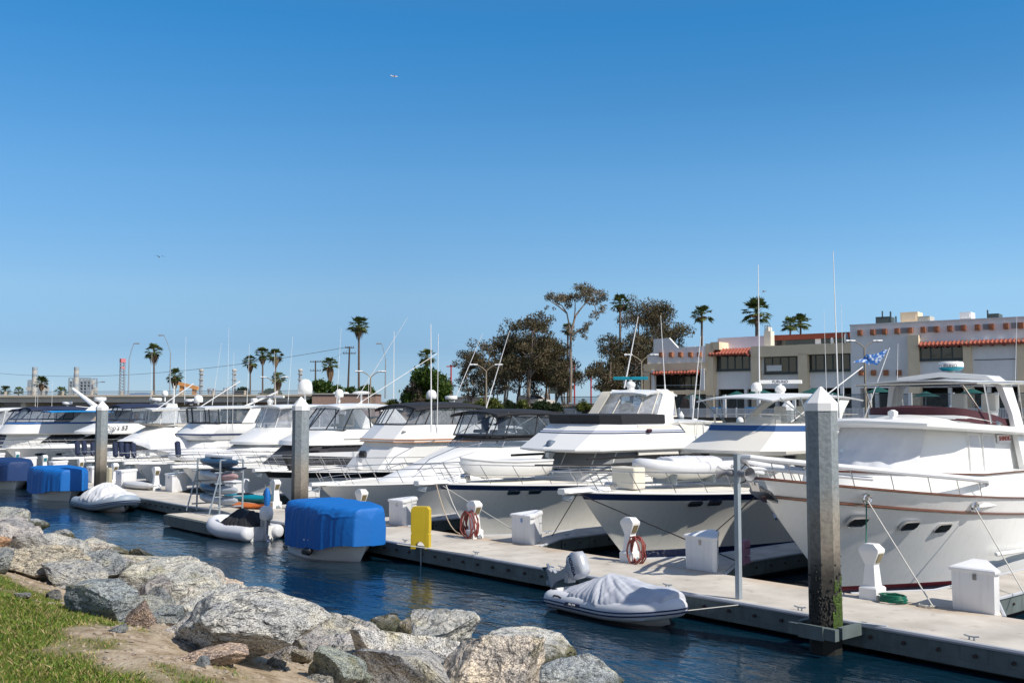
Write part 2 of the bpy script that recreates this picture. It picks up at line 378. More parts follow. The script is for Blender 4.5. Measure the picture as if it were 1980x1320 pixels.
def whip(P,x,y,z,h,lx=0,ly=0,r=.013,name='whip_antenna'):
    b=MB(); b.tube([(x,y,z),(x+lx*.12,y+ly*.12,z+h*.12)],r*1.6,6); b.tube([(x+lx*.12,y+ly*.12,z+h*.12),(x+lx,y+ly,z+h)],[r,r*.45],6); return b.build(name,whitep,P)
def dome(P,x,y,z,d=.45,h=.5,mat=None,stem=.15,name='satellite_dome'):
    b=MB(); b.tube([(x,y,z),(x,y,z+stem)],.06,8)
    prof=[(.8,0),(.98,.06),(1,.35),(.95,.6),(.8,.8),(.5,.95),(.12,1)]
    b.loft([[(x+math.cos(q*math.pi/8)*d/2*a,y+math.sin(q*math.pi/8)*d/2*a,z+stem+h*c) for q in range(16)] for a,c in prof]); return b.build(name,mat or gel,P,ang=60)
def radome(P,x,y,z,d=.6,h=.24,low=tealp,name='radar_dome'):
    b=MB(); prof=[(.7,0,1),(.97,.25,1),(1,.4,0),(1,.8,0),(.93,.95,0),(.7,1,0)]
    b.loft([[(x+math.cos(q*math.pi/10)*d/2*a,y+math.sin(q*math.pi/10)*d/2*a,z+.06+h*c) for q in range(20)] for a,c,_ in prof],[1,1,0,0,0]); b.tube([(x,y,z-.04),(x,y,z+.08)],.1,8,0); return b.build(name,[gel,low],P,ang=35)
def scanner(P,x,y,z,l=1.2,rz=.2,bar=None,name='radar_scanner'):
    b=MB(); b.tube([(x,y,z),(x,y,z+.1)],.14,10); b.ell((x,y,z+.18),(.38,.38,.3)); b.tube([(x,y,z+.3),(x,y,z+.38)],.06,8)
    b.bbox((x,y,z+.44),(l,.1,.12),.02,1,rz); return b.build(name,[gel,bar or gel],P)
def cleat(P,x,y,z,rz=0):
    b=MB(); c,s=math.cos(rz),math.sin(rz); b.tube([(x-.13*c,y-.13*s,z+.07),(x-.05*c,y-.05*s,z+.055),(x+.05*c,y+.05*s,z+.055),(x+.13*c,y+.13*s,z+.07)],.014,5)
    for q in(-.04,.04): b.tube([(x+q*c,y+q*s,z),(x+q*c,y+q*s,z+.055)],.014,5)
    return b.build('cleat',galv,P)
def seat(P,x,y,z,mat=None,name='helm_seat'):
    b=MB(); b.bbox((x,y,z+.5),(.5,.5,.14),.05); b.bbox((x,y+.24,z+.8),(.48,.12,.55),.05); b.tube([(x,y,z),(x,y,z+.45)],.05,6); return b.build(name,mat or gel,P)
def windlass(P,y,z):
    b=MB(); b.bbox((0,y,z+.09),(.22,.3,.18),.03); b.tube([(-.18,y,z+.13),(.18,y,z+.13)],.08,10); b.tube([(0,y-.1,z+.02),(0,y-.7,z+.06)],.02,5); b.build('windlass',steel,P)
def aft_close(P,mat,y,w,z0,z1,name='aft_bulkhead'):
    b=MB(); b.box((0,y,(z0+z1)/2),(2*w,.06,z1-z0)); b.build(name,mat,P)
# ------------------------------------------------------------------ the berthed motor boats
BO='motor yachts berthed side by side along the floating dock'
def yacht(s,t,label): return thing('motor_yacht',label,'yacht',(-s,t,0),0,BO)
boats={}
def wipers(P,pts): tubes(P,'wiper',blackp,pts,.012)
HAW=[]
# --- B1 classic trawler yacht, right edge
def b1():
    P=yacht(13.9,18.95,'classic white trawler yacht with varnished brown rub rails and a maroon flybridge cover'); boats[1]=P
    H=Hull(P,15.5,2.35,2.78,1.85,2.9,[red,red,hullw,hullw],boot=.10,stripe=.05,flare=1.5,toe=mahog,p=.74,sp=2.1,wk=.9)
    # lower brown strake
    pts=[]
    for k in range(24):
        u=(k/23)**1.5; w,y,z=H.edge(u); zq=z-.40; ww=H.B*.9*bshape(u,.6,1.15,H.tr); x=ww+(w-ww)*(zq/z)**1.5
        pts.append((x+.03,H.L*u+2.9*(1-zq/z)**1.15*(1-u)**2.6-.03*(k==0),zq))
    b=MB(); b.tube(pts[::-1]+[(-x,y,z) for x,y,z in pts],.034,6); b.build('brown_strake',mahog,P)
    tubes(P,'lower_strake',hullw,[[(2.1,6.9,.72),(2.22,7.4,.73),(2.3,9,.73),(2.28,14,.73)]],.05,True)
    H.ports([2.3,3.8,4.9],lambda y:1.98-.1*y,.44,.17,slant=.35); H.ports([6.7,8.0,9.5,11],lambda y:1.38 if y<7 else 1.3,.30,.25)
    # raised midship topsides with brown cap
    l0=(1.95,3.0,15.2,2.28,.9,3.0,.5); l1=(2.72,3.2,15.2,2.2,.85,3.0,.5)
    def tops(l,dz): return [(x,y,z+dz*max(0,(6-y))/3.) for x,y,z in ring(l)]
    b=MB(); b.loft([ring(l0),tops(l1,.12)],0,False,True); b.build('raised_deck_house',gel,P)
    b=MB(); b.tube(tops(grow(l1,.02),.12),.024,6); b.build('cap_rail',mahog,P)
    # canvas covered pilothouse
    a=(2.7,4.2,12.2,1.75,.85,1.85,.35); c=(3.86,5.0,12.2,1.66,.8,1.6,.3)
    house(P,'pilothouse',gel,[a,c])
    b=MB(); rr=[]
    random.seed(5)
    for k in range(13):
        f=k/12; l=grow(lvl(a,c,f),.05); r=ring(l)[3:12]; R2=[]
        for i in range(len(r)-1):
            for q in range(8): R2.append(lerp(Vector(r[i]),Vector(r[i+1]),q/8))
        R2.append(Vector(r[-1])); n=len(R2)
        for i,p in enumerate(R2):
            nz_=noise.noise(Vector((i*.11,f*2.2,1)))*.07+noise.noise(Vector((i*.05+f*2,f*7,4)))*.05
            R2[i]=p+Vector((0.45*(1 if p.x>0 else -1),-1,0))*nz_*(.3+math.sin(f*3.1))
            if k==0: R2[i].z+=.10*noise.noise(Vector((i*.14,0,7)))+.05
        rr.append(R2)
    b.loft(rr,0,False,False,closed=False); b.build('windshield_cover',whitec,P,ang=80)
    for y0,y1,z0,z1 in ((6.5,7.1,2.86,3.66),(7.25,7.95,3.0,3.64)):
        sidepanel(P,'window_cover',whitec,[(y0,z0),(y1,z0),(y1-.05,z1),(y0+.05,z1)],1.72,2.7,1.62,3.86,.04)
    [tubes(P,'door_frame',gel2,[[(g*1.78,6.4,2.72),(g*1.69,6.45,3.84),(g*1.69,7.18,3.84),(g*1.78,7.17,2.72)]],.02) for g in (1,-1)]
    b=MB(); b.box((1.74,8.35,3.55),(.04,.72,.22)); nb=b.build('name_board',whitep,P); text('SHINDIG',.17,M('red_lettering',(.4,.04,.03),.5),P,(1.77,8.35,3.55),(R(90),0,R(90)),name='lettering')
    # roof with overhanging visor
    b=MB(); rs=[]
    for z,g in ((3.80,.30),(3.86,.40),(3.93,.40),(4.0,.30)):
        l=list(c); l[0]=z; l=grow(tuple(l),g); l=(l[0],l[1]-.1,l[2]+.4,l[3]+.05,l[4]+.45,l[5],l[6]+.1); rs.append([(x,y,zz+.10-.045*(y-4.2)-.05*abs(x)/2) for x,y,zz in ring(l)])
    b.loft(rs); b.build('visor_roof',gel,P)
    b=MB(); b.ell((0,7.6,3.80),(2.9,5.0,.85),z0=0.1); b.build('roof_dome',gel,P,ang=70)
    # flybridge coaming with maroon cover
    f0=(3.80,6.95,10.6,1.6,1.15,1.0,.35); f1=(4.16,6.8,10.6,1.68,1.2,1.0,.35)
    sl=lambda l,k=.30: [(x,y,z-max(0,y-6.9)*k*.55-.0) for x,y,z in ring(l)]
    b=MB(); b.loft([ring(f0),sl(f1)],0,False,False); b.build('flybridge_coaming',gel,P)
    b=MB(); q=[grow((4.02,6.9,9.2,1.66,1.15,1.0,.35),.05),grow((4.36,6.85,9.2,1.60,1.12,1.0,.35),.03),(4.42,7.2,9.2,1.3,.8,.9,.3)]
    b.loft([sl(l) for l in q],0,False,True); b.build('flybridge_cover',maroon,P,ang=40)
    tubes(P,'horn',steel,[[(1.5,8.5,3.9),(1.62,7.9,3.95)],[(1.6,8.65,3.9),(1.72,8.05,3.95)]],[.03,.07])
    tubes(P,'searchlight',gel,[[(.1,5.7,4.05),(.1,5.7,4.15)],[(.1,5.62,4.2),(.1,5.82,4.2)]],.1)
    # stainless bimini with slatted roof
    tubes(P,'bimini_frame',steel,[[(1.7,13.5,5.06),(1.7,7.0,4.98),(-1.7,7.0,4.98),(-1.7,13.5,5.06)],[(1.72,7.7,3.95),(1.7,7.4,4.98),(-1.7,7.4,4.98),(-1.72,8.0,3.95)],[(1.7,9.6,3.9),(1.7,9.4,5.0),(-1.7,9.4,5.0),(-1.7,9.6,3.9)],[(1.2,8.6,4.0),(1.0,7.6,5.0)]]+[[(-1.7,y,4.98+.01*(y-7)),(0,y,5.04+.01*(y-7)),(1.7,y,4.98+.01*(y-7))] for y in (8.2,9.0,9.8,10.6,11.4,12.3,13.5)],.028)
    canopy(P,'bimini_roof',gel2,7.0,13.6,1.72,5.03,.08,.03,.02,.06)
    for s in (1,-1):
        b=MB(); b.loft([[(s*2.02,8.9,2.7),(s*2.02,9.4,2.7),(s*1.88,9.4,2.7),(s*1.88,8.9,2.7)],[(s*1.8,8.75,4.2),(s*1.8,9.25,4.2),(s*1.68,9.25,4.2),(s*1.68,8.75,4.2)],[(s*1.62,8.6,4.95),(s*1.62,9.2,4.95),(s*1.46,9.2,4.9),(s*1.46,8.6,4.9)],[(s*1.25,8.5,5.22),(s*1.25,9.3,5.22),(s*1.25,9.3,5.08),(s*1.25,8.5,5.08)],[(0,8.45,5.34),(0,9.4,5.34),(0,9.4,5.2),(0,8.45,5.2)]]); b.build('radar_arch',gel,P,ang=50)
    radome(P,.1,8.9,5.32,.66,.26); text('FURUNO',.12,navy,P,(.18,8.555,5.51),(R(90),0,R(14)),sx=1)
    whip(P,-1.4,8.6,4.0,2.2,.1,0,.012); whip(P,1.9,11.4,4.2,3.2,.1,.3,.012)
    seat(P,.35,10.4,3.7); seat(P,-.55,10.4,3.7)
    # bow rail wrapped in white cloth
    pts=[]; low=[]
    for y in (6.3,5.4,4.4,3.4,2.4,1.4,.7,.25):
        w,_,z=H.edge(H.uy(y)); pts.append((w-.02,y-.25,z+.46-.03*max(0,y-5))); low.append((w-.06,y-.1,z+.24))
    full=lambda q,z:q+[(.12,-.35,z)]+[(-.12,-.35,z)]+[(-x,y,zz) for x,y,zz in q[::-1]]
    b=MB(); b.tube(full(pts,3.26),.065,8); b.tube(full(low[4:],3.02),.045,8); b.tube([pts[0],(pts[0][0]-.06,6.25,2.50),(pts[0][0]-.2,6.05,2.36)],.04,8); b.build('wrapped_bow_rail',whitec,P)
    st=[]
    for y in (5.9,5.0,4.0,2.9,1.9,1.1,.6,.3):
        w,_,z=H.edge(H.uy(y)); st.append([(w-.05,y,z),(w-.03,y-.22,z+.46)])
    for p in st:
        for g in (1,-1): tubes(P,'rail_stanchion',steel,[[(g*x,y,z) for x,y,z in p]],.014)
    # bow fairlead and anchor
    b=MB(); b.loft([[(.12,-.1,2.7),(-.12,-.1,2.7),(-.1,.0,2.5),(.1,.0,2.5)],[(.2,.9,2.72),(-.2,.9,2.72),(-.2,.9,2.5),(.2,.9,2.5)]]); b.build('bow_roller',steel,P)
    b=MB(); b.loft([[(.02,-.12,2.72),(-.02,-.12,2.72),(-.02,-.1,2.66),(.02,-.1,2.66)],[(.3,.15,2.5),(-.3,.15,2.5),(-.28,.15,2.44),(.28,.15,2.44)],[(.22,.5,2.28),(-.22,.5,2.28),(-.2,.52,2.22),(.2,.52,2.22)],[(.02,.75,2.2),(-.02,.75,2.2),(-.02,.75,2.16),(.02,.75,2.16)]]); b.tube([(0,0,2.6),(0,.9,2.45)],.03,6); b.build('anchor',steel,P)
    HAW.clear()
    for y,zz in ((2.2,2.30),(5.6,1.98)):
        u=H.uy(y); w,_,z=H.edge(u); ww=H.B*.9*bshape(u,.6,1.15,.88); x=ww+(w-ww)*(zz/z)**1.5+.03; HAW.append((x-13.9,y+18.95,zz))
        b=MB(); b.tube([(x+.02,y+.16*math.cos(q*math.pi/6),zz+.1*math.sin(q*math.pi/6)) for q in range(12)],.028,6,closed=True); b.tube([(x+.03,y-.05,zz),(x+.03,y+.06,zz)],.05,6); b.build('hawse_pipe',steel,P)
    b=MB(); b.ell((1.9,11.3,3.1),(.5,.5,.3)); b.box((1.95,12.2,3.05),(.3,.5,.3)); b.build('side_light_box',gel,P)
    return H
b1()
# --- B2 flybridge yacht with off-white bimini and bow dinghy
def b2():
    FACET[0]=True
    P=yacht(20.7,20.15,'flybridge yacht with a blue flybridge stripe, off-white bimini and an inflatable dinghy on its foredeck'); boats[2]=P
    H=Hull(P,14.5,2.2,2.0,1.7,1.85,[navy,navy,hullo,navy],boot=.22,stripe=.2,flare=1.9,toe=gel,p=.72)
    H.pulpit(.75); H.rail(.4,7.5,8,.62,-.5,bow=1.0,drop=.0); windlass(P,1.2,2.03)
    H.ports([3.1,3.75],1.6,.42,.1,frame=steel)
    b=MB(); b.bbox((-.1,2.05,2.33),(.9,.5,.6),.03); b.build('deck_box',cream,P)
    # deck house below the brow
    house(P,'deckhouse',gel2,[(1.75,6.9,13.5,1.75,1.3,.5,.15),(2.98,7.3,13.5,1.65,1.25,.5,.15)])
    sidepanel(P,'window',dglass,[(8.2,2.3),(9.2,2.3),(9.2,2.88),(7.2,2.88)],1.75,1.75,1.65,2.98)
    # brow and sloped flybridge front
    a0=(2.93,6.25,13.0,2.0,1.5,.65,.15); a1=(3.02,6.2,13.0,2.02,1.52,.65,.15); a2=(3.62,7.3,12.0,1.82,1.3,.6,.2)
    house(P,'flybridge_front',offw,[(2.88,6.5,13,1.8,1.3,.6,.1),a0,a1,a2])
    band(P,'blue_stripe',M('blue_canvas_stripe',(.02,.09,.27),.7),a2,(3.80,7.4,12,1.8,1.28,.6,.2),0,1,.012)
    house(P,'flybridge_coaming',offw,[a2,(3.86,7.45,12,1.78,1.26,.6,.2)],cap=False)
    house(P,'flybridge_floor',offw,[(3.3,7.5,12,1.7,1.1,.5,.2),(3.34,7.5,12,1.7,1.1,.5,.2)])
    tubes(P,'flybridge_rail',steel,[[(1.7,11.5,4.15),(1.72,8.1,4.15),(1.2,7.5,4.15),(0,7.3,4.15),(-1.2,7.5,4.15),(-1.72,8.1,4.15),(-1.7,11.5,4.15)]]+[[(x,y,3.8),(x,y,4.15)] for x,y in ((1.7,9.8),(1.72,8.1),(1.2,7.5),(-1.2,7.5),(-1.72,8.1),(-1.7,9.8))],.016)
    canopy(P,'bimini',gel2,6.9,12.0,1.65,4.72,.12,.05,.13,.05)
    for s in (1,-1):
        b=MB(); b.loft([[(s*1.82,9.6,3.6),(s*1.82,10.1,3.6),(s*1.70,10.1,3.6),(s*1.70,9.6,3.6)],[(s*1.7,10.2,4.25),(s*1.7,10.65,4.25),(s*1.58,10.65,4.25),(s*1.58,10.2,4.25)],[(s*1.55,10.7,4.66),(s*1.55,11.3,4.66),(s*1.45,11.3,4.6),(s*1.45,10.7,4.6)]]); b.build('arch_leg',offw,P,ang=50)
    tubes(P,'bimini_frame',galv,[[(1.6,7.2,4.66),(1.75,8.8,3.85)],[(1.6,8.3,4.7),(1.7,8.6,3.85)]],.024,True)
    seat(P,.5,9.8,3.35); seat(P,-.4,9.8,3.35)
    b=MB(); b.bbox((0,8.5,3.8),(1.2,.5,.5),.08); b.tube([(.3,8.8,4.05),(.3,8.85,4.05)],.16,12); b.build('helm_console',gel,P)
    scanner(P,-.2,9.8,4.82,1.45,.65); text('FURUNO',.13,navy,P,(-.168,9.755,5.262),(R(90),0,.65))
    dome(P,-.75,9.2,4.78,.38,.32); 
    tubes(P,'air_horn',steel,[[(1.96,8.7,3.35),(1.96,8.35,3.38)],[(1.96,8.7,3.2),(1.96,8.35,3.23)]],[.03,.07])
    whip(P,1.55,10.9,4.2,3.7,-.1,.15); whip(P,1.62,9.8,3.4,4.2,-.05,0)
    tubes(P,'flagpole',whitep,[[(1.3,8.2,3.9),(2.0,11.4,5.75)]],.02)
    return H
b2()
# --- B3 flybridge yacht with cream arch
def b3():
    FACET[0]=True
    P=yacht(27.1,19.95,'motor yacht with cream enclosed arch, teal radar scanner and navy pinstripes'); boats[3]=P
    H=Hull(P,14.5,2.2,1.9,1.6,1.5,[navy,hullo,hullo,navy],boot=.05,stripe=.18,flare=1.8,toe=gel,p=.72)
    H.pulpit(.9); H.rail(.4,7.5,8,.66,-.5,bow=1.1); windlass(P,1.1,1.93)
    tubes(P,'rail_cover',blackc,[[(H.edge(H.uy(y))[0]-.1,y-.5,H.edge(H.uy(y))[2]+.68) for y in (3.2,5,6.5,8,9.5,11)]],.035,True)
    H.ports([2.15,2.85],1.58,.38,.11,frame=steel)
    a=(1.7,5.3,13.5,1.8,1.35,.6,.2); c=(2.9,6.0,13.5,1.7,1.3,.6,.2); house(P,'deckhouse',gel2,[a,c])
    band(P,'front_window',M('shaded_grey_vinyl',(.20,.21,.22),.35),a,c,.42,.98,.02,frames=gel2,i0=1,i1=14)  # the band's grey carries the shade below the flybridge brow
    band(P,'black_band',blackp,a,c,.34,.42,.03)
    a1=(2.92,4.75,12.7,2.0,1.45,.7,.2); a2=(3.45,5.6,12.2,1.9,1.38,.65,.2); a3=(3.83,6.2,11,1.8,1.3,.6,.2)
    house(P,'flybridge_front',gel,[(2.8,5.1,12.9,1.85,1.3,.7,.2),(2.87,4.75,12.7,2.0,1.45,.7,.2),a1,a2,a3])
    band(P,'navy_pinstripe',navy,a2,a3,.02,.12,.012); band(P,'blue_pinstripe',M('blue_paint',(.02,.09,.30),.4),a2,a3,.22,.28,.012)
    b0=(3.80,6.15,9.0,1.82,1.3,.6,.2); b1_=(4.12,6.1,9.0,1.78,1.28,.6,.2)
    house(P,'flybridge_cover',blackc,[grow(b0,.03),grow(b1_,.05),(4.16,6.5,9.0,1.5,1.0,.6,.2)])
    # cream arch with milky enclosure
    e0=(4.05,8.2,10.0,1.55,1.15,.35,.15); e1=(4.98,8.9,10.0,1.38,1.0,.3,.12)
    band(P,'enclosure',vinylw,e0,e1,0,1,0,frames=cream,fr=.02)
    for s in (1,-1):
        b=MB(); b.loft([[(s*1.93,8.1,3.3),(s*1.93,9.5,3.3),(s*1.78,9.5,3.3),(s*1.78,8.1,3.3)],[(s*1.72,8.7,4.1),(s*1.72,9.6,4.1),(s*1.58,9.6,4.1),(s*1.58,8.7,4.1)],[(s*1.5,9.3,4.88),(s*1.5,9.95,4.88),(s*1.36,9.95,4.83),(s*1.36,9.3,4.83)],[(s*1.15,9.3,5.08),(s*1.15,9.95,5.08),(s*1.15,9.95,4.96),(s*1.15,9.3,4.96)]]); b.build('arch_leg',gel,P,ang=50)
    b=MB(); rs=[]
    for f in (0,.25,.5,.75,1):
        l=lvl(e0,e1,f); y=l[1]-.25+.0*f; z=l[0]; x=l[3]*.72; wd=.33
        rs.append([(-x-.1,y,z),(-x+.42,y-.02,z),(-x+.42,y+.05,z+.03),(-x-.1,y+.07,z+.03)])
    b.loft(rs); b.build('arch_wing',cream,P,ang=60)
    canopy(P,'arch_top',gel,8.6,10.2,1.42,4.98,.1,.06,.12)
    scanner(P,-.15,9.3,5.08,1.35,.75,bar=tealp)
    # aft hard top and slanted wing
    canopy(P,'aft_hardtop',offw,9.0,12.6,1.95,3.84,.1,.08,.06)
    sidepanel(P,'aft_wing',offw,[(9.7,3.85),(11.1,3.85),(12.0,2.6),(10.9,2.6)],1.98,2.5,1.88,3.9,.0,.09)
    sidepanel(P,'side_panel',offw,[(7.5,3.75),(9.4,3.75),(9.7,2.65),(7.5,2.65)],1.9,2.5,1.85,3.9,.0,.04)
    q0=(2.6,11.2,12.5,1.8,1.6,.1,0); q1=(3.84,11.0,12.4,1.8,1.6,.1,0)
    band(P,'aft_enclosure',vinylw,q0,q1,0,1,0,frames=cream,back=True)
    house(P,'aft_cabin',gel2,[(1.5,9.3,14,2.0,1.8,.4,.05),(2.6,9.6,13.6,1.9,1.7,.4,.05)])
    tubes(P,'black_trim',blackp,[[(2.0,4.8,2.62),(2.02,8,2.64),(1.98,12.4,2.6)]],.045,True)
    whip(P,1.35,9.6,4.9,3.0,-.2,0,.02); whip(P,1.95,10.6,2.9,4.2,.3,.2)
    tubes(P,'navigation_light',maroon,[[(1.96,7.9,3.55),(1.96,8.1,3.55)]],.06)
b3()
# --- B4 express cruiser with black bimini
def b4():
    FACET[0]=False
    P=yacht(33.6,19.3,'sleek white express cruiser with black bimini over clear side curtains'); boats[4]=P
    H=Hull(P,13,2.05,1.5,1.55,2.0,[navy,hullw,hullw,hullw],boot=.05,stripe=.2,flare=1.5,toe=gel,p=.8)
    H.rail(.2,7,9,.55,-.35,bow=.4); H.pulpit(.4,.22)
    a0=(1.5,2.8,12.5,1.75,.7,2.0,.5); a1=(2.05,4.5,12.5,1.72,.8,1.4,.45); a2=(2.62,6.1,12.5,1.68,1.0,1.0,.35); a3=(2.78,6.6,12.5,1.66,1.0,.9,.35)
    house(P,'cabin',gel,[a0,a1,a2,a3],ang=50)
    sidepanel(P,'cabin_window',dglass,[(5.2,1.75),(7.6,2.0),(7.5,2.2),(6.1,2.15)],1.76,1.5,1.70,2.4)
    w0=(2.78,6.6,11.2,1.62,1.0,.8,.35); w1=(3.25,7.1,11.2,1.5,.95,.7,.3)
    band(P,'windshield',vinyld,w0,w1,0,1,0,frames=steel,fr=.018,idx=(2,4,7,10,12))
    band(P,'windshield_cover',blackc,w0,w1,.55,1,.02,i0=0,i1=15)
    e0=(3.25,7.0,10.8,1.6,1.1,.6,.3); e1=(4.2,7.5,10.8,1.6,1.1,.5,.25)
    band(P,'side_curtain',vinyld,e0,e1,0,1,0,frames=blackc,fr=.026,idx=(0,1,2,3,4,7,10,11,12,13,14),back=True)
    canopy(P,'bimini',blackc,7.2,11.1,1.75,4.2,.16,.05,.12,-.02,skirt=.05)
    tubes(P,'bimini_frame',steel,[[(1.5,7.6,3.3),(1.55,9.6,4.2)],[(1.5,9,3.3),(1.55,7.8,4.2)],[(1.5,10.3,3.3),(1.55,9.2,4.2)]],.018,True)
    house(P,'cockpit_side',gel,[(1.5,9,12.9,2.0,1.9,.3,0),(2.9,9.8,12.9,1.75,1.7,.3,0)])
    seat(P,.6,8,2.9,navy2); seat(P,-.5,8,2.9,navy2)
    [tubes(P,'hand_rail',steel,[[(g*1.1,3.6,1.95),(g*1.2,4.1,2.4),(g*1.35,5.2,2.8),(g*1.6,6.4,3.0)]],.016) for g in (1,-1)]
b4()
# --- B5 orange pinstripe flybridge yacht
def b5():
    FACET[0]=True
    P=yacht(40.0,20.3,'flybridge yacht with orange pinstripe, black bimini and black band along its bow'); boats[5]=P
    H=Hull(P,14,2.2,1.7,1.5,1.7,[navy,hullw,hullw,blackp],boot=.05,stripe=.26,flare=1.9,toe=gel,p=.72)
    H.pulpit(.5); H.rail(.3,8,9,.62,-.4,bow=.7)
    a=(1.55,4.7,13,1.85,1.35,.7,.25); c=(2.8,5.8,13,1.85,1.35,.7,.25)
    house(P,'deckhouse',gel2,[a,c])
    a1=(2.84,5.6,13,2.0,1.4,.7,.25); a2=(2.96,5.6,13,2.02,1.4,.7,.25); a3=(3.62,6.3,10.5,1.85,1.3,.7,.25)
    house(P,'flybridge_front',gel,[(2.8,5.8,13,1.9,1.35,.7,.25),a1,a2,a3])
    for q in (a1,a2): 
        b=MB(); b.tube(ring(grow(q,.012)),.02,5); b.build('orange_pinstripe',orange,P)
    e0=(3.62,6.3,10.1,1.82,1.3,.7,.25); e1=(4.48,6.9,10.1,1.75,1.2,.6,.25)
    band(P,'side_curtain',vinyl,e0,e1,0,1,0,frames=blackc,fr=.028,idx=(0,1,2,3,4,7,10,11,12,13,14),back=True)
    canopy(P,'bimini',blackc,6.6,10.6,1.9,4.46,.18,.05,.12,.08,skirt=.08)
    dome(P,.4,8.4,4.65,.5,.45); radome(P,.1,9.8,4.7,.6,.22,gel); seat(P,.4,8,3.3); seat(P,-.5,8,3.3)
    whip(P,1.95,7.6,2.9,4.9,0,.05,.022); tubes(P,'horn',steel,[[(1.5,6.3,3.3),(1.5,6.0,3.3)]],[.03,.06])
    b=MB(); b.loft([[(.1,1.2,1.7),(-.1,1.2,1.7),(-.1,1.7,1.7),(.1,1.7,1.7)],[(.2,.9,2.35),(-.2,.9,2.35),(-.2,1.3,2.35),(.2,1.3,2.35)]]); b.build('anchor_cover',blackc,P)
    # deck crane
    b=MB(); b.tube([(.9,4.1,1.7),(.9,4.1,2.2)],[.16,.12],8); b.loft([[(1.0,4.2,2.2),(.8,4.2,2.2),(.8,4.2,2.46),(1.0,4.2,2.46)],[(-.75,2.2,2.28),(-.83,2.3,2.28),(-.83,2.3,2.38),(-.75,2.2,2.38)]]); b.build('davit_arm',whitep,P)
    tubes(P,'winch',blackp,[[(1.0,4.1,2.33),(1.2,4.25,2.33)]],.17,n=12)
    house(P,'cockpit',gel2,[(1.4,10,13.9,2.1,1.9,.3,0),(2.2,10,13.9,2.0,1.9,.3,0)])
b5()
# --- B6 hardtop cruiser, charcoal cover over the front glass
def b6():
    FACET[0]=False
    P=yacht(46.5,19.4,'white hardtop cruiser with wraparound glass and charcoal canvas over its front windows'); boats[6]=P
    H=Hull(P,14,2.15,1.6,1.5,1.7,[navy,hullw,hullw,hullw],boot=.05,stripe=.2,flare=1.8,toe=gel,p=.74)
    H.pulpit(.5); H.rail(.3,8,9,.6,-.4,bow=.7)
    a=(1.5,4.6,13,1.8,1.2,1.2,.3); c=(2.55,6.0,13,1.85,1.3,1.0,.3)
    house(P,'deckhouse',gel,[a,c]); band(P,'windshield_cover',charc,a,c,.05,.95,.04,i0=1,i1=14)
    b=MB(); b.loft([[(1.9,6.2,2.3),(1.5,5.7,2.3),(1.7,5.9,2.3)],[(1.75,6.6,2.75),(1.7,6.5,2.75),(1.72,6.55,2.75)]]); b.build('cover_flap',charc,P)
    a1=(2.55,5.6,13,2.0,1.35,1.1,.3); a2=(2.75,5.7,13,2.0,1.35,1.1,.3); a3=(3.3,6.9,13,1.85,1.3,.9,.3)
    house(P,'bridge_deck',gel,[a1,a2,a3])
    e0=(3.2,6.8,10.9,1.82,1.25,.7,.3); e1=(4.45,7.8,10.0,1.6,1.15,.5,.2)
    band(P,'windshield',vinyld,e0,e1,.05,1,0,frames=blackp,fr=.035,idx=(1,2,4,7,10,12,13))
    canopy(P,'hardtop',gel,7.5,11.2,1.75,4.5,.14,.1,.12)
    sidepanel(P,'hardtop_leg',gel,[(9.2,4.5),(10.6,4.5),(12.2,2.9),(10.2,2.9),(9.4,3.35),(9.95,4.2)],1.95,2.9,1.7,4.5,0,.08)
    tubes(P,'side_trim',gel2,[[(2.0,7.5,2.86),(2.0,11.5,2.86)]],.03,True)
    b=MB(); b.ell((1.86,10.4,3.35),(.06,.22,.16)); b.build('badge',blackp,P)
    dome(P,.3,8.2,4.65,.45,.42,stem=.3); 
    b=MB(); b.ell((.2,9.6,5.2),(.9,.9,.18)); b.tube([(.2,9.6,4.6),(.2,9.6,5.15)],.05,6); b.build('saucer_antenna',gel,P,ang=60)
    tubes(P,'outrigger',whitep,[[(1.2,8.6,4.5),(2.3,13,7.3)]],.018); whip(P,-1.3,9,4.5,4.2,.05,.2); whip(P,.9,9.6,4.5,1.6); 
    seat(P,.5,8.6,3.0,seatc); seat(P,-.5,8.6,3.0,seatc)
b6()
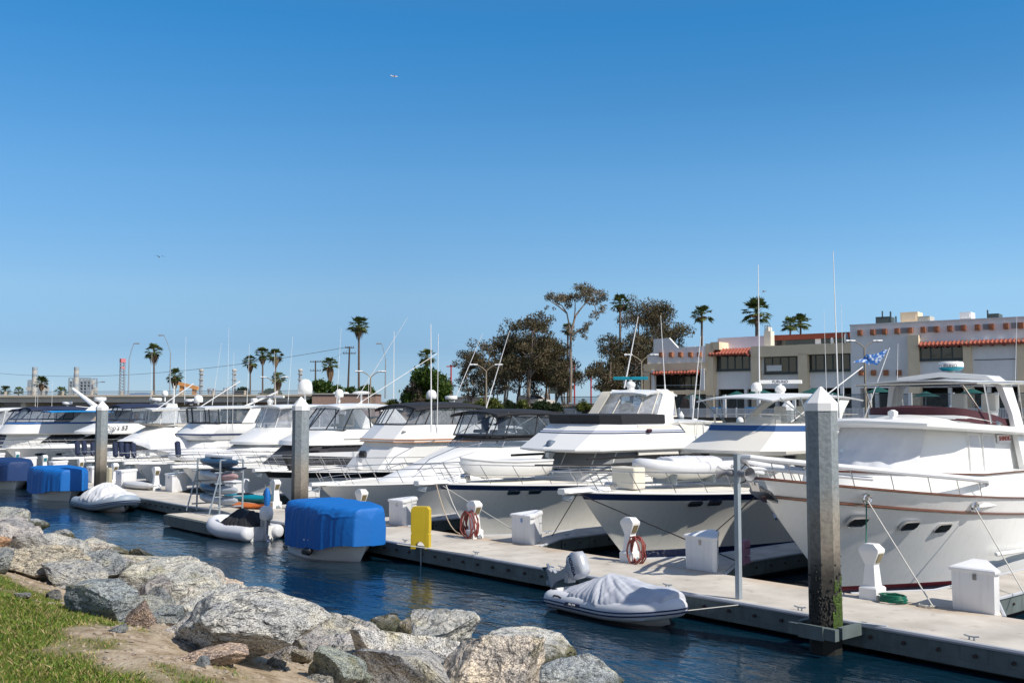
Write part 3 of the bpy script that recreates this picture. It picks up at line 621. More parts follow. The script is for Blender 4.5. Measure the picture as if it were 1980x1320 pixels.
# --- B7 behind the middle pile
def b7():
    P=yacht(53.2,19.6,'flybridge yacht with big white dome and clear enclosure, partly behind the middle pile'); boats[7]=P
    H=Hull(P,14,2.15,1.5,1.5,1.5,[navy,hullw,hullw,hullw],boot=.05,stripe=.2,flare=1.8,toe=gel,p=.74)
    H.pulpit(.5); H.rail(.3,7,8,.6,-.4,bow=.7)
    house(P,'deckhouse',gel,[(1.4,4.6,13,1.8,1.2,1.1,.3),(2.4,6.2,13,1.85,1.3,1.0,.3)],ang=45)
    a1=(2.4,5.9,13,2.0,1.35,1.1,.35); a2=(2.55,5.9,13,2.0,1.35,1.1,.35); a3=(3.3,7.4,12,1.85,1.3,.9,.3)
    house(P,'flybridge_front',gel,[a1,a2,a3])
    e0=(3.3,7.4,11.6,1.75,1.2,.7,.3); e1=(4.5,7.8,11.6,1.7,1.2,.5,.25)
    band(P,'enclosure',vinylw,e0,e1,0,1,0,frames=gel,fr=.03,back=True); band(P,'black_sill',blackp,e0,e1,-.04,.03,.01)
    canopy(P,'hardtop',gel,7.4,12,1.85,4.5,.12,.08,.08)
    dome(P,.9,9.4,4.7,.85,.85,stem=.5); scanner(P,-.6,8.0,4.6,2.3,.25); text('FURUNO',.13,navy,P,(-.55,7.945,5.05),(R(90),0,.25),sx=1.3)
    whip(P,-1.5,7,4.5,3.6,0,.1); whip(P,-.9,8.5,4.5,3.2,-.25,0); whip(P,0,8.8,4.5,4.0,.1,.2); whip(P,-1.9,6,3,6)
    b=MB(); b.bbox((-1.0,7.2,4.85),(.35,.3,.22),.05); b.tube([(-1,7.2,4.5),(-1,7.2,4.8)],.04,6); b.build('searchlight',gel,P)
b7()
# --- B8 hardtop with dark framed glass and covered dinghy
def b8():
    P=yacht(60.0,19.9,'yacht with flat hardtop, dark framed flybridge glass and a white covered tender on deck'); boats[8]=P
    H=Hull(P,14,2.2,1.35,1.5,1.4,[navy,hullw,hullw,hullw],boot=.05,stripe=.2,flare=1.8,toe=gel,p=.74)
    H.pulpit(.5); H.rail(.3,8,9,.6,-.4,bow=.7)
    house(P,'deckhouse',gel,[(1.3,4.8,13,1.8,1.2,.9,.3),(2.5,5.6,13,1.85,1.3,.9,.3)],ang=45)
    a1=(2.8,5.2,12.4,2.0,1.4,.9,.3); a3=(3.45,6.0,10.2,1.95,1.35,.8,.3)
    house(P,'flybridge_front',gel,[(2.5,5.4,13,1.9,1.35,.9,.3),a1,a3]); band(P,'navy_stripe',navy,a1,a3,-.02,.12,.02)
    e0=(3.5,6.0,10.4,1.9,1.35,.6,.25); e1=(4.42,5.9,10.4,1.9,1.35,.6,.25)
    band(P,'enclosure',vinyld,e0,e1,0,1,0,frames=blackp,fr=.035,idx=(0,1,2,3,4,7,10,11,12,13,14),back=True)
    canopy(P,'hardtop',gel,5.7,10.6,2.05,4.46,.06,.12,.03,.08)
    canopy(P,'aft_hardtop',gel,8.4,12.4,2.05,3.5,.05,.1,.02)
    tubes(P,'aft_post',blackp,[[(2.0,9.6,3.45),(1.95,9.9,2.2)],[(2.0,11.2,3.45),(1.95,11.3,2.2)]],.04,True)
    sidepanel(P,'hardtop_leg',gel,[(8.6,4.45),(9.3,4.45),(8.8,3.5),(8.0,3.5)],1.98,3.5,1.98,4.5,0.02,.06)
    radome(P,-.6,5.9,4.62,.8,.28,navy); dome(P,.2,6.0,4.6,.55,.45); seat(P,.5,7,2.9); seat(P,-.6,7,2.9); seat(P,1.0,8.3,2.9)
    tubes(P,'davit_pole',whitep,[[(1.0,8.6,4.5),(1.9,10.4,5.4)]],.06)
    whip(P,-.9,5.6,4.6,4.2); whip(P,.4,6.8,4.6,3.8,.5,.3); whip(P,2.0,7.4,2.9,4.9)
b8()
# --- B9 black windscreen
def b9():
    P=yacht(66.5,20.1,'yacht with long black front window, tan trimmed clear enclosure and tall white outriggers'); boats[9]=P
    H=Hull(P,14,2.2,1.25,1.4,1.4,[navy,hullw,hullw,hullw],boot=.05,stripe=.18,flare=1.8,toe=gel,p=.74)
    H.pulpit(.6); H.rail(.3,8,10,.6,-.4,bow=.7)
    a=(1.3,2.9,13,1.8,1.0,1.6,.5); c=(2.3,4.2,13,1.85,1.2,1.3,.5)
    house(P,'deckhouse',gel,[a,c]); band(P,'front_window',blackc,a,c,.42,.98,.03,i0=0,i1=15)
    a1=(2.42,4.2,12,2.0,1.3,1.2,.4); a3=(3.2,5.7,10.4,1.9,1.3,.9,.35)
    house(P,'flybridge_front',gel,[(2.3,3.9,13,1.9,1.2,1.4,.5),a1,a3],ang=45)
    e0=(3.3,5.6,9.8,1.9,1.3,.7,.3); e1=(4.3,5.7,9.8,1.8,1.3,.7,.3)
    band(P,'tan_trim',seatc,a3,(3.4,5.2,10,1.9,1.25,1.1,.45),0,1,.02)
    band(P,'enclosure',vinyl,e0,e1,0,1,0,frames=gel,fr=.035,back=True)
    canopy(P,'hardtop',offw,4.9,9.8,1.9,4.35,.1,.1,.05)
    tubes(P,'outrigger',whitep,[[(1.6,5.2,4.3),(2.2,7.4,6.0)],[(1.7,7.8,4.3),(2.3,10.6,6.2)],[(0,7,4.3),(.1,7,5.9)]],.035)
    text('Log Time',.3,M('grey_lettering',(.35,.36,.38),.6),P,(1.99,7.6,2.85),(R(78),0,R(90)),shear=.3); b=MB(); b.loft([[(1.98,6.4,2.7),(1.98,6.9,2.65),(1.98,6.8,2.8)],[(1.96,6.5,2.95),(1.96,6.7,2.92),(1.96,6.65,3.0)]]); b.build('palm_emblem',blackp,P)
b9()
# --- B10 Pop's 53
def b10():
    P=yacht(73.5,18.6,'large white motor yacht with black side glass, navy bimini and lettering along its bridge'); boats[10]=P
    H=Hull(P,17,2.4,1.75,1.75,1.9,[navy,hullw,hullw,hullw],boot=.05,stripe=.3,flare=1.6,toe=gel,p=.74)
    H.rail(.3,9,9,.55,-.3,bow=.3); H.ports([1.9,3.1],1.35,.6,.14,oval=True)
    house(P,'foredeck_trunk',gel,[(1.6,2.0,8,1.5,.6,2.2,.5),(2.0,3.2,8,1.3,.6,1.6,.5)],ang=50)
    a=(1.75,3.6,15,1.95,1.1,1.9,.6); c=(2.62,6.4,15,1.9,1.2,1.2,.6)
    house(P,'deckhouse',gel,[a,c]); 
    sidepanel(P,'side_glass',dglass,[(5.8,1.95),(9.4,1.95),(10.3,2.55),(6.9,2.55)],1.97,1.75,1.92,2.62,.02); band(P,'windshield',dglass,a,c,.25,.97,.02,i0=2,i1=13)
    sidepanel(P,'aft_glass',dglass,[(11.2,1.95),(13,1.95),(13,2.55),(11.7,2.55)],1.97,1.75,1.92,2.62,.02)
    a1=(2.66,5.0,14.4,2.15,1.3,1.6,.6); a2=(2.82,5.0,14.4,2.15,1.3,1.6,.6); a3=(3.35,6.2,12.6,1.95,1.2,1.3,.5)
    house(P,'flybridge_front',gel,[(2.6,5.4,14.4,2.0,1.2,1.5,.5),a1,a2,a3])
    text("Pop's 53",.44,M('black_lettering',(.02,.02,.025),.5),P,(2.12,6.5,3.06),(R(70),0,R(90)),shear=.3,bold=.008)
    w0=(3.35,6.5,10,1.8,1.1,1.2,.4); w1=(3.62,7.2,10,1.7,1.05,1,.4); band(P,'wind_deflector',MATS['smoky_vinyl'],w0,w1,0,1,0,frames=steel,fr=.02,idx=(2,4,7,10,12))
    e0=(3.62,6.9,9.9,1.7,1.1,.7,.4); e1=(4.55,7.4,9.9,1.6,1.0,.5,.3)
    band(P,'side_curtain',vinyld,e0,e1,0,1,0,frames=navy2,fr=.03,back=True)
    canopy(P,'bimini',navy2,7.0,10.3,1.75,4.55,.2,.05,.12,skirt=.06)
    sidepanel(P,'arch_leg',gel,[(10.3,4.75),(10.9,4.75),(11.2,3.3),(10,2.8),(8.4,3.3),(9.3,3.5)],2.02,2.8,1.7,4.8,0,.1)
    sidepanel(P,'arch_glass',dglass,[(10.5,4.3),(12,4.3),(12,3.4),(10.3,3.4),(9.9,3.7)],1.75,2.8,1.65,4.8,.0,.02)
    canopy(P,'arch_top',gel,10.1,10.9,1.75,4.75,.06,.1,.02); radome(P,-.5,10.2,4.85,.9,.26,gel); dome(P,.7,10.4,4.9,.45,.4,stem=.4); seat(P,.4,8.6,3.0); seat(P,-.5,8.6,3.0,orange)
    whip(P,-.9,10,4.8,4); whip(P,1.7,10.6,3.6,2.6,0,0,.03)
b10()
# --- B11 blue stripe boat with blue awning
def b11():
    P=yacht(80.5,17.6,'older flybridge yacht with blue stripe and bright blue awning beside the raked white mast arm'); boats[11]=P
    H=Hull(P,14,2.3,1.5,1.5,1.5,[navy,hullw,hullw,hullw],boot=.05,stripe=.2,toe=gel,p=.74); H.rail(.3,8,9,.6,-.4,bow=.5)
    house(P,'deckhouse',gel2,[(1.5,3,13,1.8,1.1,1.4,.5),(2.5,3.4,13,1.8,1.1,1.2,.5)])
    sidepanel(P,'window',dglass,[(4.6,1.9),(8.5,1.9),(7.6,2.5),(5.4,2.5)],1.8,1.5,1.8,2.6)
    a1=(2.6,2.6,12,2.05,1.3,1.2,.4); a3=(3.35,3.2,10.6,2.0,1.2,1.0,.4)
    house(P,'flybridge_front',gel2,[(2.5,3,12,1.9,1.2,1.2,.4),a1,a3]); band(P,'blue_stripe',M('mid_blue_paint',(.02,.11,.33),.5),a1,a3,.9,1.06,.02)
    e0=(3.6,3.4,8,1.8,1.1,.9,.4); e1=(4.4,4.3,8,1.7,1.1,.6,.3); band(P,'enclosure',vinyld,e0,e1,0,1,0,frames=navy2,fr=.03,back=True)
    canopy(P,'bimini',navy2,4.0,8.4,1.8,4.45,.12,.05,.1,skirt=.12); 
    sidepanel(P,'radar_arch',gel,[(6.6,3.4),(8.0,3.4),(9.2,4.5),(8.2,4.6)],2.0,3.4,1.8,4.5,0,.1)
    tubes(P,'mast_arm',gel,[[(1.3,8.8,4.4),(1.0,7.0,5.9)]],[.22,.1],n=8); canopy(P,'aft_hardtop',gel,8.2,12.3,1.9,4.35,.06,.08,.02)
    radome(P,0,7,4.6,.7,.25,gel); radome(P,.6,9.2,4.9,.9,.3,gel); whip(P,-1,5,4.4,2.4); whip(P,-.4,6,4.4,2); whip(P,1,4.6,3.3,3)
    canopy(P,'blue_awning',bluel,9.0,13.4,1.3,4.2,.05,.06,.05).location=(2.3,-4.2,0)
b11()
def b12():
    P=yacht(88.0,18.5,'dark hulled yacht with navy canvas at the far left edge of the marina'); boats[12]=P
    H=Hull(P,14,2.3,1.6,1.5,1.5,[navy,navy,navy,gel],boot=.05,stripe=.15,toe=gel,p=.74); H.rail(.3,8,9,.6,-.4,bow=.5)
    house(P,'deckhouse',navy2,[(1.5,3,13,1.8,1.1,1.4,.5),(2.4,3.6,13,1.8,1.1,1.2,.5)])
    house(P,'flybridge_front',gel2,[(2.5,2.9,12,2,1.2,1.4,.5),(3.1,3.8,12,1.9,1.2,1.2,.5)])
    band(P,'enclosure',vinyl,(3.1,4,9,1.8,1.1,.9,.4),(4.2,4.6,9,1.7,1,.6,.3),0,1,0,frames=navy2,fr=.03,back=True); canopy(P,'bimini',navy2,4.3,9.4,1.8,4.3,.2,.05,.15)
b12()
def b13():
    P=yacht(95.5,18.5,'white yacht furthest along the dock with pale canvas enclosure'); boats[13]=P
    H=Hull(P,14,2.3,1.6,1.5,1.5,[navy,hullw,hullw,hullw],toe=gel,p=.74); H.rail(.3,8,9,.6,-.4,bow=.5)
    house(P,'deckhouse',gel2,[(1.5,3,13,1.8,1.1,1.4,.5),(2.7,3.8,13,1.8,1.1,1.2,.5)]); sidepanel(P,'window',dglass,[(4.6,1.9),(9,1.9),(8.6,2.5),(5.4,2.5)],1.8,1.5,1.8,2.7)
    band(P,'enclosure',vinylw,(2.9,4,9,1.8,1.1,.9,.4),(4.3,4.6,9,1.7,1,.6,.3),0,1,0,frames=gel,fr=.03,back=True); canopy(P,'hardtop',gel2,4.3,9.4,1.8,4.3,.2,.05,.15)
b13()
# ------------------------------------------------------------------ ground, bank, water
def zb(x,y):
    t=y+.35*noise.noise(Vector((x*.3,3,0)))+.12*noise.noise(Vector((x*1.1,8,0)))
    z=float(np.interp(t,[2.6,3.2,5,7,8.3,9.3,10.5,14],[2.62,2.45,1.85,1.15,.6,-.15,-1.2,-2.4]))
    return z+.05*noise.noise(Vector((x*.7,y*.7,2)))+.02*noise.noise(Vector((x*3,y*3,2)))
def dirt(x,y):      # 0 grass .. 1 bare earth
    n=noise.noise(Vector((x*.55,y*.9,5)))*.9+noise.noise(Vector((x*1.9,y*2.6,9)))*.5+noise.noise(Vector((x*6,y*6,1)))*.22
    v=(y-2.62)*1.3+n*1.45+.0+max(0,x+7.4)*.5
    if y>3.0 and x<-8: v-=.85
    return max(0,min(1,v*1.6+.25))
xs=list(np.arange(-46,12.01,.14)); ys=list(np.arange(-3,12.5,.14))
me=bpy.data.meshes.new('grass_bank'); vv=[(x,y,zb(x,y)) for x in xs for y in ys]; nx,ny=len(xs),len(ys)
me.from_pydata(vv,[],[(i*ny+j,(i+1)*ny+j,(i+1)*ny+j+1,i*ny+j+1) for i in range(nx-1) for j in range(ny-1)])
at=me.attributes.new('dirt','FLOAT','POINT'); at.data.foreach_set('value',[dirt(x,y) for x,y,z in vv])
me.polygons.foreach_set('use_smooth',[True]*len(me.polygons))
def ground_mat():
    m=bpy.data.materials.new('soil_and_turf'); m.use_nodes=True; t=m.node_tree; l=t.links.new; b=t.nodes['Principled BSDF']; b.inputs['Roughness'].default_value=.95; b.inputs['Specular IOR Level'].default_value=.1
    a=t.nodes.new('ShaderNodeAttribute'); a.attribute_name='dirt'; c=t.nodes.new('ShaderNodeTexCoord')
    def N(s,d=6): n=t.nodes.new('ShaderNodeTexNoise'); n.inputs['Scale'].default_value=s; n.inputs['Detail'].default_value=d; l(c.outputs['Object'],n.inputs['Vector']); return n
    def ramp(n,*st):
        r=t.nodes.new('ShaderNodeValToRGB'); e=r.color_ramp.elements
        e[0].position,e[0].color=st[0][0],(*st[0][1],1); e[1].position,e[1].color=st[-1][0],(*st[-1][1],1)
        for p,q in st[1:-1]: k=e.new(p); k.color=(*q,1)
        l(n.outputs[0],r.inputs[0]); return r
    g=ramp(N(5),(.3,(.045,.075,.012)),(.7,(.13,.13,.03)))
    d=ramp(N(7,9),(.3,(.22,.16,.10)),(.5,(.38,.30,.21)),(.72,(.50,.42,.31)))
    x=t.nodes.new('ShaderNodeMixRGB'); l(a.outputs['Fac'],x.inputs[0]); l(g.outputs[0],x.inputs[1]); l(d.outputs[0],x.inputs[2]); l(x.outputs[0],b.inputs['Base Color'])
    n=N(30,8); bb=t.nodes.new('ShaderNodeBump'); bb.inputs['Strength'].default_value=.9; bb.inputs['Distance'].default_value=.03; l(n.outputs['Fac'],bb.inputs['Height']); l(bb.outputs[0],b.inputs['Normal'])
    return m
me.materials.append(ground_mat()); o=bpy.data.objects.new('grass_bank',me); COL.objects.link(o); tag(o,kind='structure')
b=MB(); b.box((0,0,-3.5),(12000,12000,.2)); tag(b.build('ground',M('sea_bed_mud',(.10,.09,.06),.9)),kind='structure')
def water_mat():
    m=bpy.data.materials.new('harbour_water'); m.use_nodes=True; t=m.node_tree; l=t.links.new; b=t.nodes['Principled BSDF']
    b.inputs['Base Color'].default_value=(.002,.017,.032,1); b.inputs['Roughness'].default_value=.04; b.inputs['IOR'].default_value=1.33; b.inputs['Specular IOR Level'].default_value=.5
    c=t.nodes.new('ShaderNodeTexCoord'); prev=None
    for sc,det,di,st,rot in (((.45,.8,1),3,.13,.6,.3),((2.0,4.0,1),4,.045,.6,.15),((6.5,11,1),3,.011,.5,-.2)):
        p=t.nodes.new('ShaderNodeMapping'); p.inputs['Scale'].default_value=sc; p.inputs['Rotation'].default_value=(0,0,rot); l(c.outputs['Object'],p.inputs[0])
        n=t.nodes.new('ShaderNodeTexNoise'); n.inputs['Scale'].default_value=1; n.inputs['Detail'].default_value=det; n.inputs['Distortion'].default_value=.6; l(p.outputs[0],n.inputs['Vector'])
        pn=t.nodes.new('ShaderNodeTexNoise'); pn.inputs['Scale'].default_value=.16; pn.inputs['Detail'].default_value=3; l(c.outputs['Object'],pn.inputs['Vector']); pr_=t.nodes.new('ShaderNodeMapRange'); pr_.inputs[1].default_value=.35; pr_.inputs[2].default_value=.65; pr_.inputs[3].default_value=st*.35; pr_.inputs[4].default_value=min(1,st*1.45); l(pn.outputs['Fac'],pr_.inputs[0])
        bb=t.nodes.new('ShaderNodeBump'); l(pr_.outputs[0],bb.inputs['Strength']); bb.inputs['Distance'].default_value=di; l(n.outputs['Fac'],bb.inputs['Height'])
        if prev: l(prev.outputs[0],bb.inputs['Normal'])
        prev=bb
    l(prev.outputs[0],b.inputs['Normal']); return m
b=MB(); b.v=[(-1500,3,0),(500,3,0),(500,2500,0),(-1500,2500,0)]; b.f=[(0,1,2,3)]; b.m=[0]; tag(b.build('water',water_mat()),kind='structure')
# grass blades
rng=np.random.default_rng(3); random.seed(3)
gv=[];gf=[];gm=[]
def blades(n,x0,x1,y0,y1,h):
    k=0
    for _ in range(n):
        x=random.uniform(x0,x1); y=random.uniform(y0,y1); d=dirt(x,y)
        if random.random()<d*1.05+.12: continue
        z=zb(x,y)-.006; a=random.uniform(0,math.tau); hh=h*random.uniform(.4,1.35)*(1.1-d*.5); w_=.0034*random.uniform(.7,1.6); lx,ly=random.gauss(0,.45)*hh,random.gauss(0,.45)*hh
        c,s=math.cos(a)*w_,math.sin(a)*w_; o=len(gv)
        gv.extend(((x-c,y-s,z),(x+c,y+s,z),(x+lx*.5+c*.7,y+ly*.5+s*.7,z+hh*.6),(x+lx*1.2,y+ly*1.2,z+hh)))
        gf.append((o,o+1,o+2,o+3)); dry=random.random()<(.22+.7*d); gm.append(2 if dry else (1 if random.random()<.45 else 0))
blades(170000,-15.5,-3.0,.6,4.6,.024)
blades(30000,-10.0,-4.5,.8,3.4,.034)
me=bpy.data.meshes.new('grass'); me.from_pydata(gv,[],gf)
for n_,c_ in (('grass_green',(.085,.15,.018)),('grass_bright',(.17,.21,.03)),('grass_dry',(.34,.27,.12))):
    me.materials.append(M(n_,c_,.6,var=.12,vs=2,spec=.25))
me.polygons.foreach_set('material_index',gm); o=bpy.data.objects.new('grass',me); COL.objects.link(o); tag(o,'short patchy green and straw coloured grass on the bank','grass',kind='stuff')
# ------------------------------------------------------------------ boulders
def rock_mat():
    m=bpy.data.materials.new('granite'); m.use_nodes=True; t=m.node_tree; l=t.links.new; b=t.nodes['Principled BSDF']; b.inputs['Roughness'].default_value=.88; b.inputs['Specular IOR Level'].default_value=.25
    c=t.nodes.new('ShaderNodeTexCoord'); oi=t.nodes.new('ShaderNodeObjectInfo')
    ad=t.nodes.new('ShaderNodeVectorMath'); ad.operation='ADD'; cm=t.nodes.new('ShaderNodeVectorMath'); cm.operation='SCALE'; cm.inputs[0].default_value=(37,11,23); l(oi.outputs['Random'],cm.inputs['Scale']); l(c.outputs['Object'],ad.inputs[0]); l(cm.outputs[0],ad.inputs[1])
    def N(s,d=5,dist=0): n=t.nodes.new('ShaderNodeTexNoise'); n.inputs['Scale'].default_value=s; n.inputs['Detail'].default_value=d; n.inputs['Distortion'].default_value=dist; l(ad.outputs[0],n.inputs['Vector']); return n
    def ramp(src,*st):
        r=t.nodes.new('ShaderNodeValToRGB'); e=r.color_ramp.elements
        e[0].position,e[0].color=st[0][0],(*st[0][1],1); e[1].position,e[1].color=st[-1][0],(*st[-1][1],1)
        for p,q in st[1:-1]: k=e.new(p); k.color=(*q,1)
        l(src,r.inputs[0]); return r
    def mix(f,a,b_,mode='MIX'):
        x=t.nodes.new('ShaderNodeMixRGB'); x.blend_type=mode
        if isinstance(f,float): x.inputs[0].default_value=f
        else: l(f,x.inputs[0])
        l(a,x.inputs[1])
        if isinstance(b_,tuple): x.inputs[2].default_value=(*b_,1)
        else: l(b_,x.inputs[2])
        return x.outputs[0]
    base=ramp(oi.outputs['Color'],(0,(0,0,0)),(1,(1,1,1)))
    big=ramp(N(1.6,6,1).outputs['Fac'],(.35,(.30,.31,.31)),(.5,(.46,.455,.43)),(.66,(.58,.55,.47)))
    tint=mix(1.,big.outputs[0],oi.outputs['Color'],'MULTIPLY')
    tint=mix(ramp(N(1.1,4,.5).outputs['Fac'],(.60,(0,0,0)),(.72,(.45,.45,.45))).outputs[0],tint,(.40,.35,.14))
    sp=ramp(N(46,4).outputs['Fac'],(.33,(.16,.16,.17)),(.46,(.78,.78,.79)),(.62,(1.42,1.41,1.38)))
    tint=mix(.95,tint,sp.outputs[0],'MULTIPLY')
    st=ramp(N(3.5,8,2).outputs['Fac'],(.36,(.28,.28,.29)),(.47,(1,1,1)))
    tint=mix(.75,tint,st.outputs[0],'MULTIPLY')
    ge=t.nodes.new('ShaderNodeNewGeometry'); gs=t.nodes.new('ShaderNodeSeparateXYZ'); l(ge.outputs['Position'],gs.inputs[0]); ga=t.nodes.new('ShaderNodeMath'); ga.operation='MULTIPLY_ADD'; ga.inputs[1].default_value=.5; l(N(2.5,6).outputs['Fac'],ga.inputs[0]); l(gs.outputs['Z'],ga.inputs[2])
    tint=mix(1.,tint,ramp(ga.outputs[0],(.40,(.14,.15,.09)),(.56,(.34,.33,.25)),(.72,(1,1,1))).outputs[0],'MULTIPLY')     # weed and tide stain near the waterline
    l(tint,b.inputs['Base Color'])
    prev=None
    for s,d,di,stn in ((2.2,6,.2,1.),(9,8,.05,1.)):
        bb=t.nodes.new('ShaderNodeBump'); bb.inputs['Strength'].default_value=stn; bb.inputs['Distance'].default_value=di; l(N(s,d).outputs['Fac'],bb.inputs['Height'])
        if prev: l(prev.outputs[0],bb.inputs['Normal'])
        prev=bb
    l(prev.outputs[0],b.inputs['Normal']); return m
granite=rock_mat()
import bmesh
def rock_mesh(seed,sub=4,cuts=9,flat=.60):
    rn=random.Random(seed); bm=bmesh.new(); bmesh.ops.create_icosphere(bm,subdivisions=sub,radius=1)
    pl=[]
    for _ in range(cuts):
        n=Vector((rn.gauss(0,1),rn.gauss(0,1),rn.gauss(0,1))).normalized(); pl.append((n,rn.uniform(flat-.2,flat+.14)))
    off=Vector((rn.uniform(0,50),rn.uniform(0,50),0))
    for v in bm.verts:
        p=v.co.copy()
        for n,d in pl:
            e=p.dot(n)-d
            if e>0: p-=n*e*.97
        nrm=v.co.normalized()
        p+=nrm*(.07*noise.noise(p*1.3+off)+.045*noise.noise(p*3.1+off)-.05*max(0,.10-abs(noise.noise(p*1.9+off*2)))*6*(1 if sub>3 else 0)+.022*noise.noise(p*9+off)+(.012*noise.noise(p*20+off) if sub>3 else 0))
        v.co=p
    me=bpy.data.meshes.new('boulder'); bm.to_mesh(me); bm.free()
    co=np.array([v.co[:] for v in me.vertices]); lo,hi=co.min(0),co.max(0); c_=(lo+hi)/2; s_=2/(hi-lo)
    me.vertices.foreach_set('co',((co-c_)*s_).ravel()); me.materials.append(granite)
    me.polygons.foreach_set('use_smooth',[True]*len(me.polygons)); me.set_sharp_from_angle(angle=R(30)); return me
RG='riprap boulders along the bank'
def boulder(box,label,col=(1,1,1),seed=None,up=.36,cuts=9,sub=5,name='boulder',deep=1.0,lift=0):
    x0,y0,x1,y1=box; px,py=(x0+x1)/2,(y0+y1)/2; r=ray(px,py); k=2.
    d0=r.x*-.7613+r.y*.6484
    while k<80:
        p=r*k; D=k*d0; h=(y1-y0)*D/1980; z=CZ+p.z
        if z<max(zb(p.x,p.y),-.1)+up*h+lift: break
        k+=.03
    p=r*k; D=k*d0; wd=(x1-x0)*D/1980; h=(y1-y0)*D/1980
    me=rock_mesh(seed if seed is not None else int(px*7+py),sub,cuts)
    o=bpy.data.objects.new(name,me); COL.objects.link(o); o.location=(p.x,p.y,CZ+p.z); o.rotation_euler=(0,0,math.atan2(.7613,.6484))
    o.scale=(wd/2*1.06,(wd*.35+h*.5)*.62*deep,h/2*1.04); o.color=(*col,1); return tag(o,label,'boulder',RG)
W_=(.98,.99,1.0); Bl=(.80,.86,.92); Tn=(1.1,1.0,.84); Pk=(1.3,1.08,.94)
for a in [
 ((18,1002,90,1037),'dark flat boulder nearest the water at the far left',Bl),
 ((-25,998,24,1020),'small grey boulder cut by the left edge beside the dark flat one',W_),
 ((-10,1012,55,1052),'pale boulder at the left edge below the dark flat boulder',W_),
 ((-30,1036,24,1066),'orange tinted boulder at the left edge',(1.5,.95,.62)),
 ((18,1033,80,1074),'brownish grey boulder right of the orange one',(1.05,.98,.95)),
 ((76,1022,147,1060),'rounded grey boulder by the water right of the dark flat boulder',W_),
 ((-30,1060,28,1110),'grey boulder at the left edge beside the grass',Bl),
 ((14,1054,166,1126),'large cream streaked boulder at the left beside the grass',Tn),
 ((84,1086,206,1146),'blunt boulder with a cream patch in front of the large cream streaked one',W_),
 ((110,1046,190,1105),'shaded grey slab between the cream streaked boulder and the water',Bl),
 ((143,1040,256,1094),'domed pale boulder with a yellow lichen spot beside the water',(1.1,1.08,1.0)),
 ((163,1062,244,1124),'grey boulder with a dark hollow beneath the domed pale one',Bl),
 ((250,1060,305,1094),'small speckled boulder touching the water right of the lichen spotted dome',W_),
 ((205,1070,362,1138),'long sloping tan grey boulder right of the small speckled one',(1.1,1.06,.92)),
 ((130,1124,262,1198),'flat topped boulder with a dark front face beside the grass',(.85,.95,1.02)),
 ((236,1080,450,1176),'big ridged grey boulder rising to a point over the water',(1.02,1.02,.98)),
 ((330,1110,487,1180),'pinkish brown boulder on the right flank of the big ridged one',Pk),
 ((284,1134,340,1184),'dark wedge shaped stone under the big ridged boulder',Bl),
 ((245,1160,296,1214),'pink triangular stone at the edge of the dirt',(1.5,1.15,1.0)),
 ((290,1170,352,1208),'blue grey stone right of the pink triangular stone',(.8,.9,1.0)),
 ((336,1140,626,1290),'largest boulder of the bank, broad pale grey with a dark cavity',(.95,.96,.97)),
 ((476,1136,528,1160),'small grey stone peeping over the top of the largest boulder',Bl),
 ((598,1188,726,1268),'boulder with a shaded left face right of the largest boulder',(1.05,1.02,.97)),
 ((680,1228,820,1304),'warm grey rounded boulder in the middle of the front group',(1.1,1.04,.95)),
 ((704,1187,795,1242),'flat topped grey boulder behind the warm rounded one',W_),
 ((766,1198,812,1264),'narrow tan stone wedged left of the tall yellow edged boulder',Tn),
 ((794,1183,924,1302),'tall pointed boulder with a yellow lichen edge standing over the water',(1.0,1.0,.98)),
 ((596,1248,702,1330),'rounded green grey boulder at the bottom edge beside the dirt',(.86,.96,.92)),
 ((832,1226,1046,1400),'big pale orange tinged triangular boulder at the bottom edge',(1.25,1.12,1.0)),
 ((932,1224,1110,1310),'pale grey slab boulder right behind the orange tinged triangle',(1.12,1.12,1.1)),
 ((1026,1270,1202,1380),'dark rounded boulder at the lower right end of the bank',(.8,.87,.93)),
 ((745,1298,850,1350),'low flat stone at the bottom edge left of the orange tinged triangle',(.95,1.0,1.0)),
 ((672,1197,708,1220),'small pale stone between the two middle boulders near the water',W_),
 ((622,1182,660,1202),'tiny grey stone by the water above the boulder with a shaded face',W_),
 ((340,1246,482,1284),'low pink beige slab half buried in the dirt',(1.55,1.2,1.0)),
 ((88,1140,118,1160),'small pale stone lying on the grass below the blunt boulder',W_),
 ((378,1268,406,1290),'small blue grey stone on the dirt below the pink slab',(.85,.95,1.05)),
 ((518,1268,552,1292),'small grey stone on the dirt under the largest boulder',Bl),
 ((696,1284,740,1330),'jagged green grey stone at the bottom edge right of the green grey boulder',(.85,.97,.9)),
 ((30,1145,62,1160),'flat chip of stone lying in the bare patch at the left',W_),
 ((210,1206,245,1222),'flat grey chip of stone at the edge of the dirt',Bl),
 ((560,1255,606,1284),'small beige stone tucked between largest boulder and green grey boulder',Tn),
 ]: boulder(a[0],a[1],a[2],cuts=13 if (a[0][2]-a[0][0])>60 else 9,sub=5 if (a[0][2]-a[0][0])>90 else 4,up=.42)
fm=[rock_mesh(900+i,4,11) for i in range(7)]; random.seed(11)
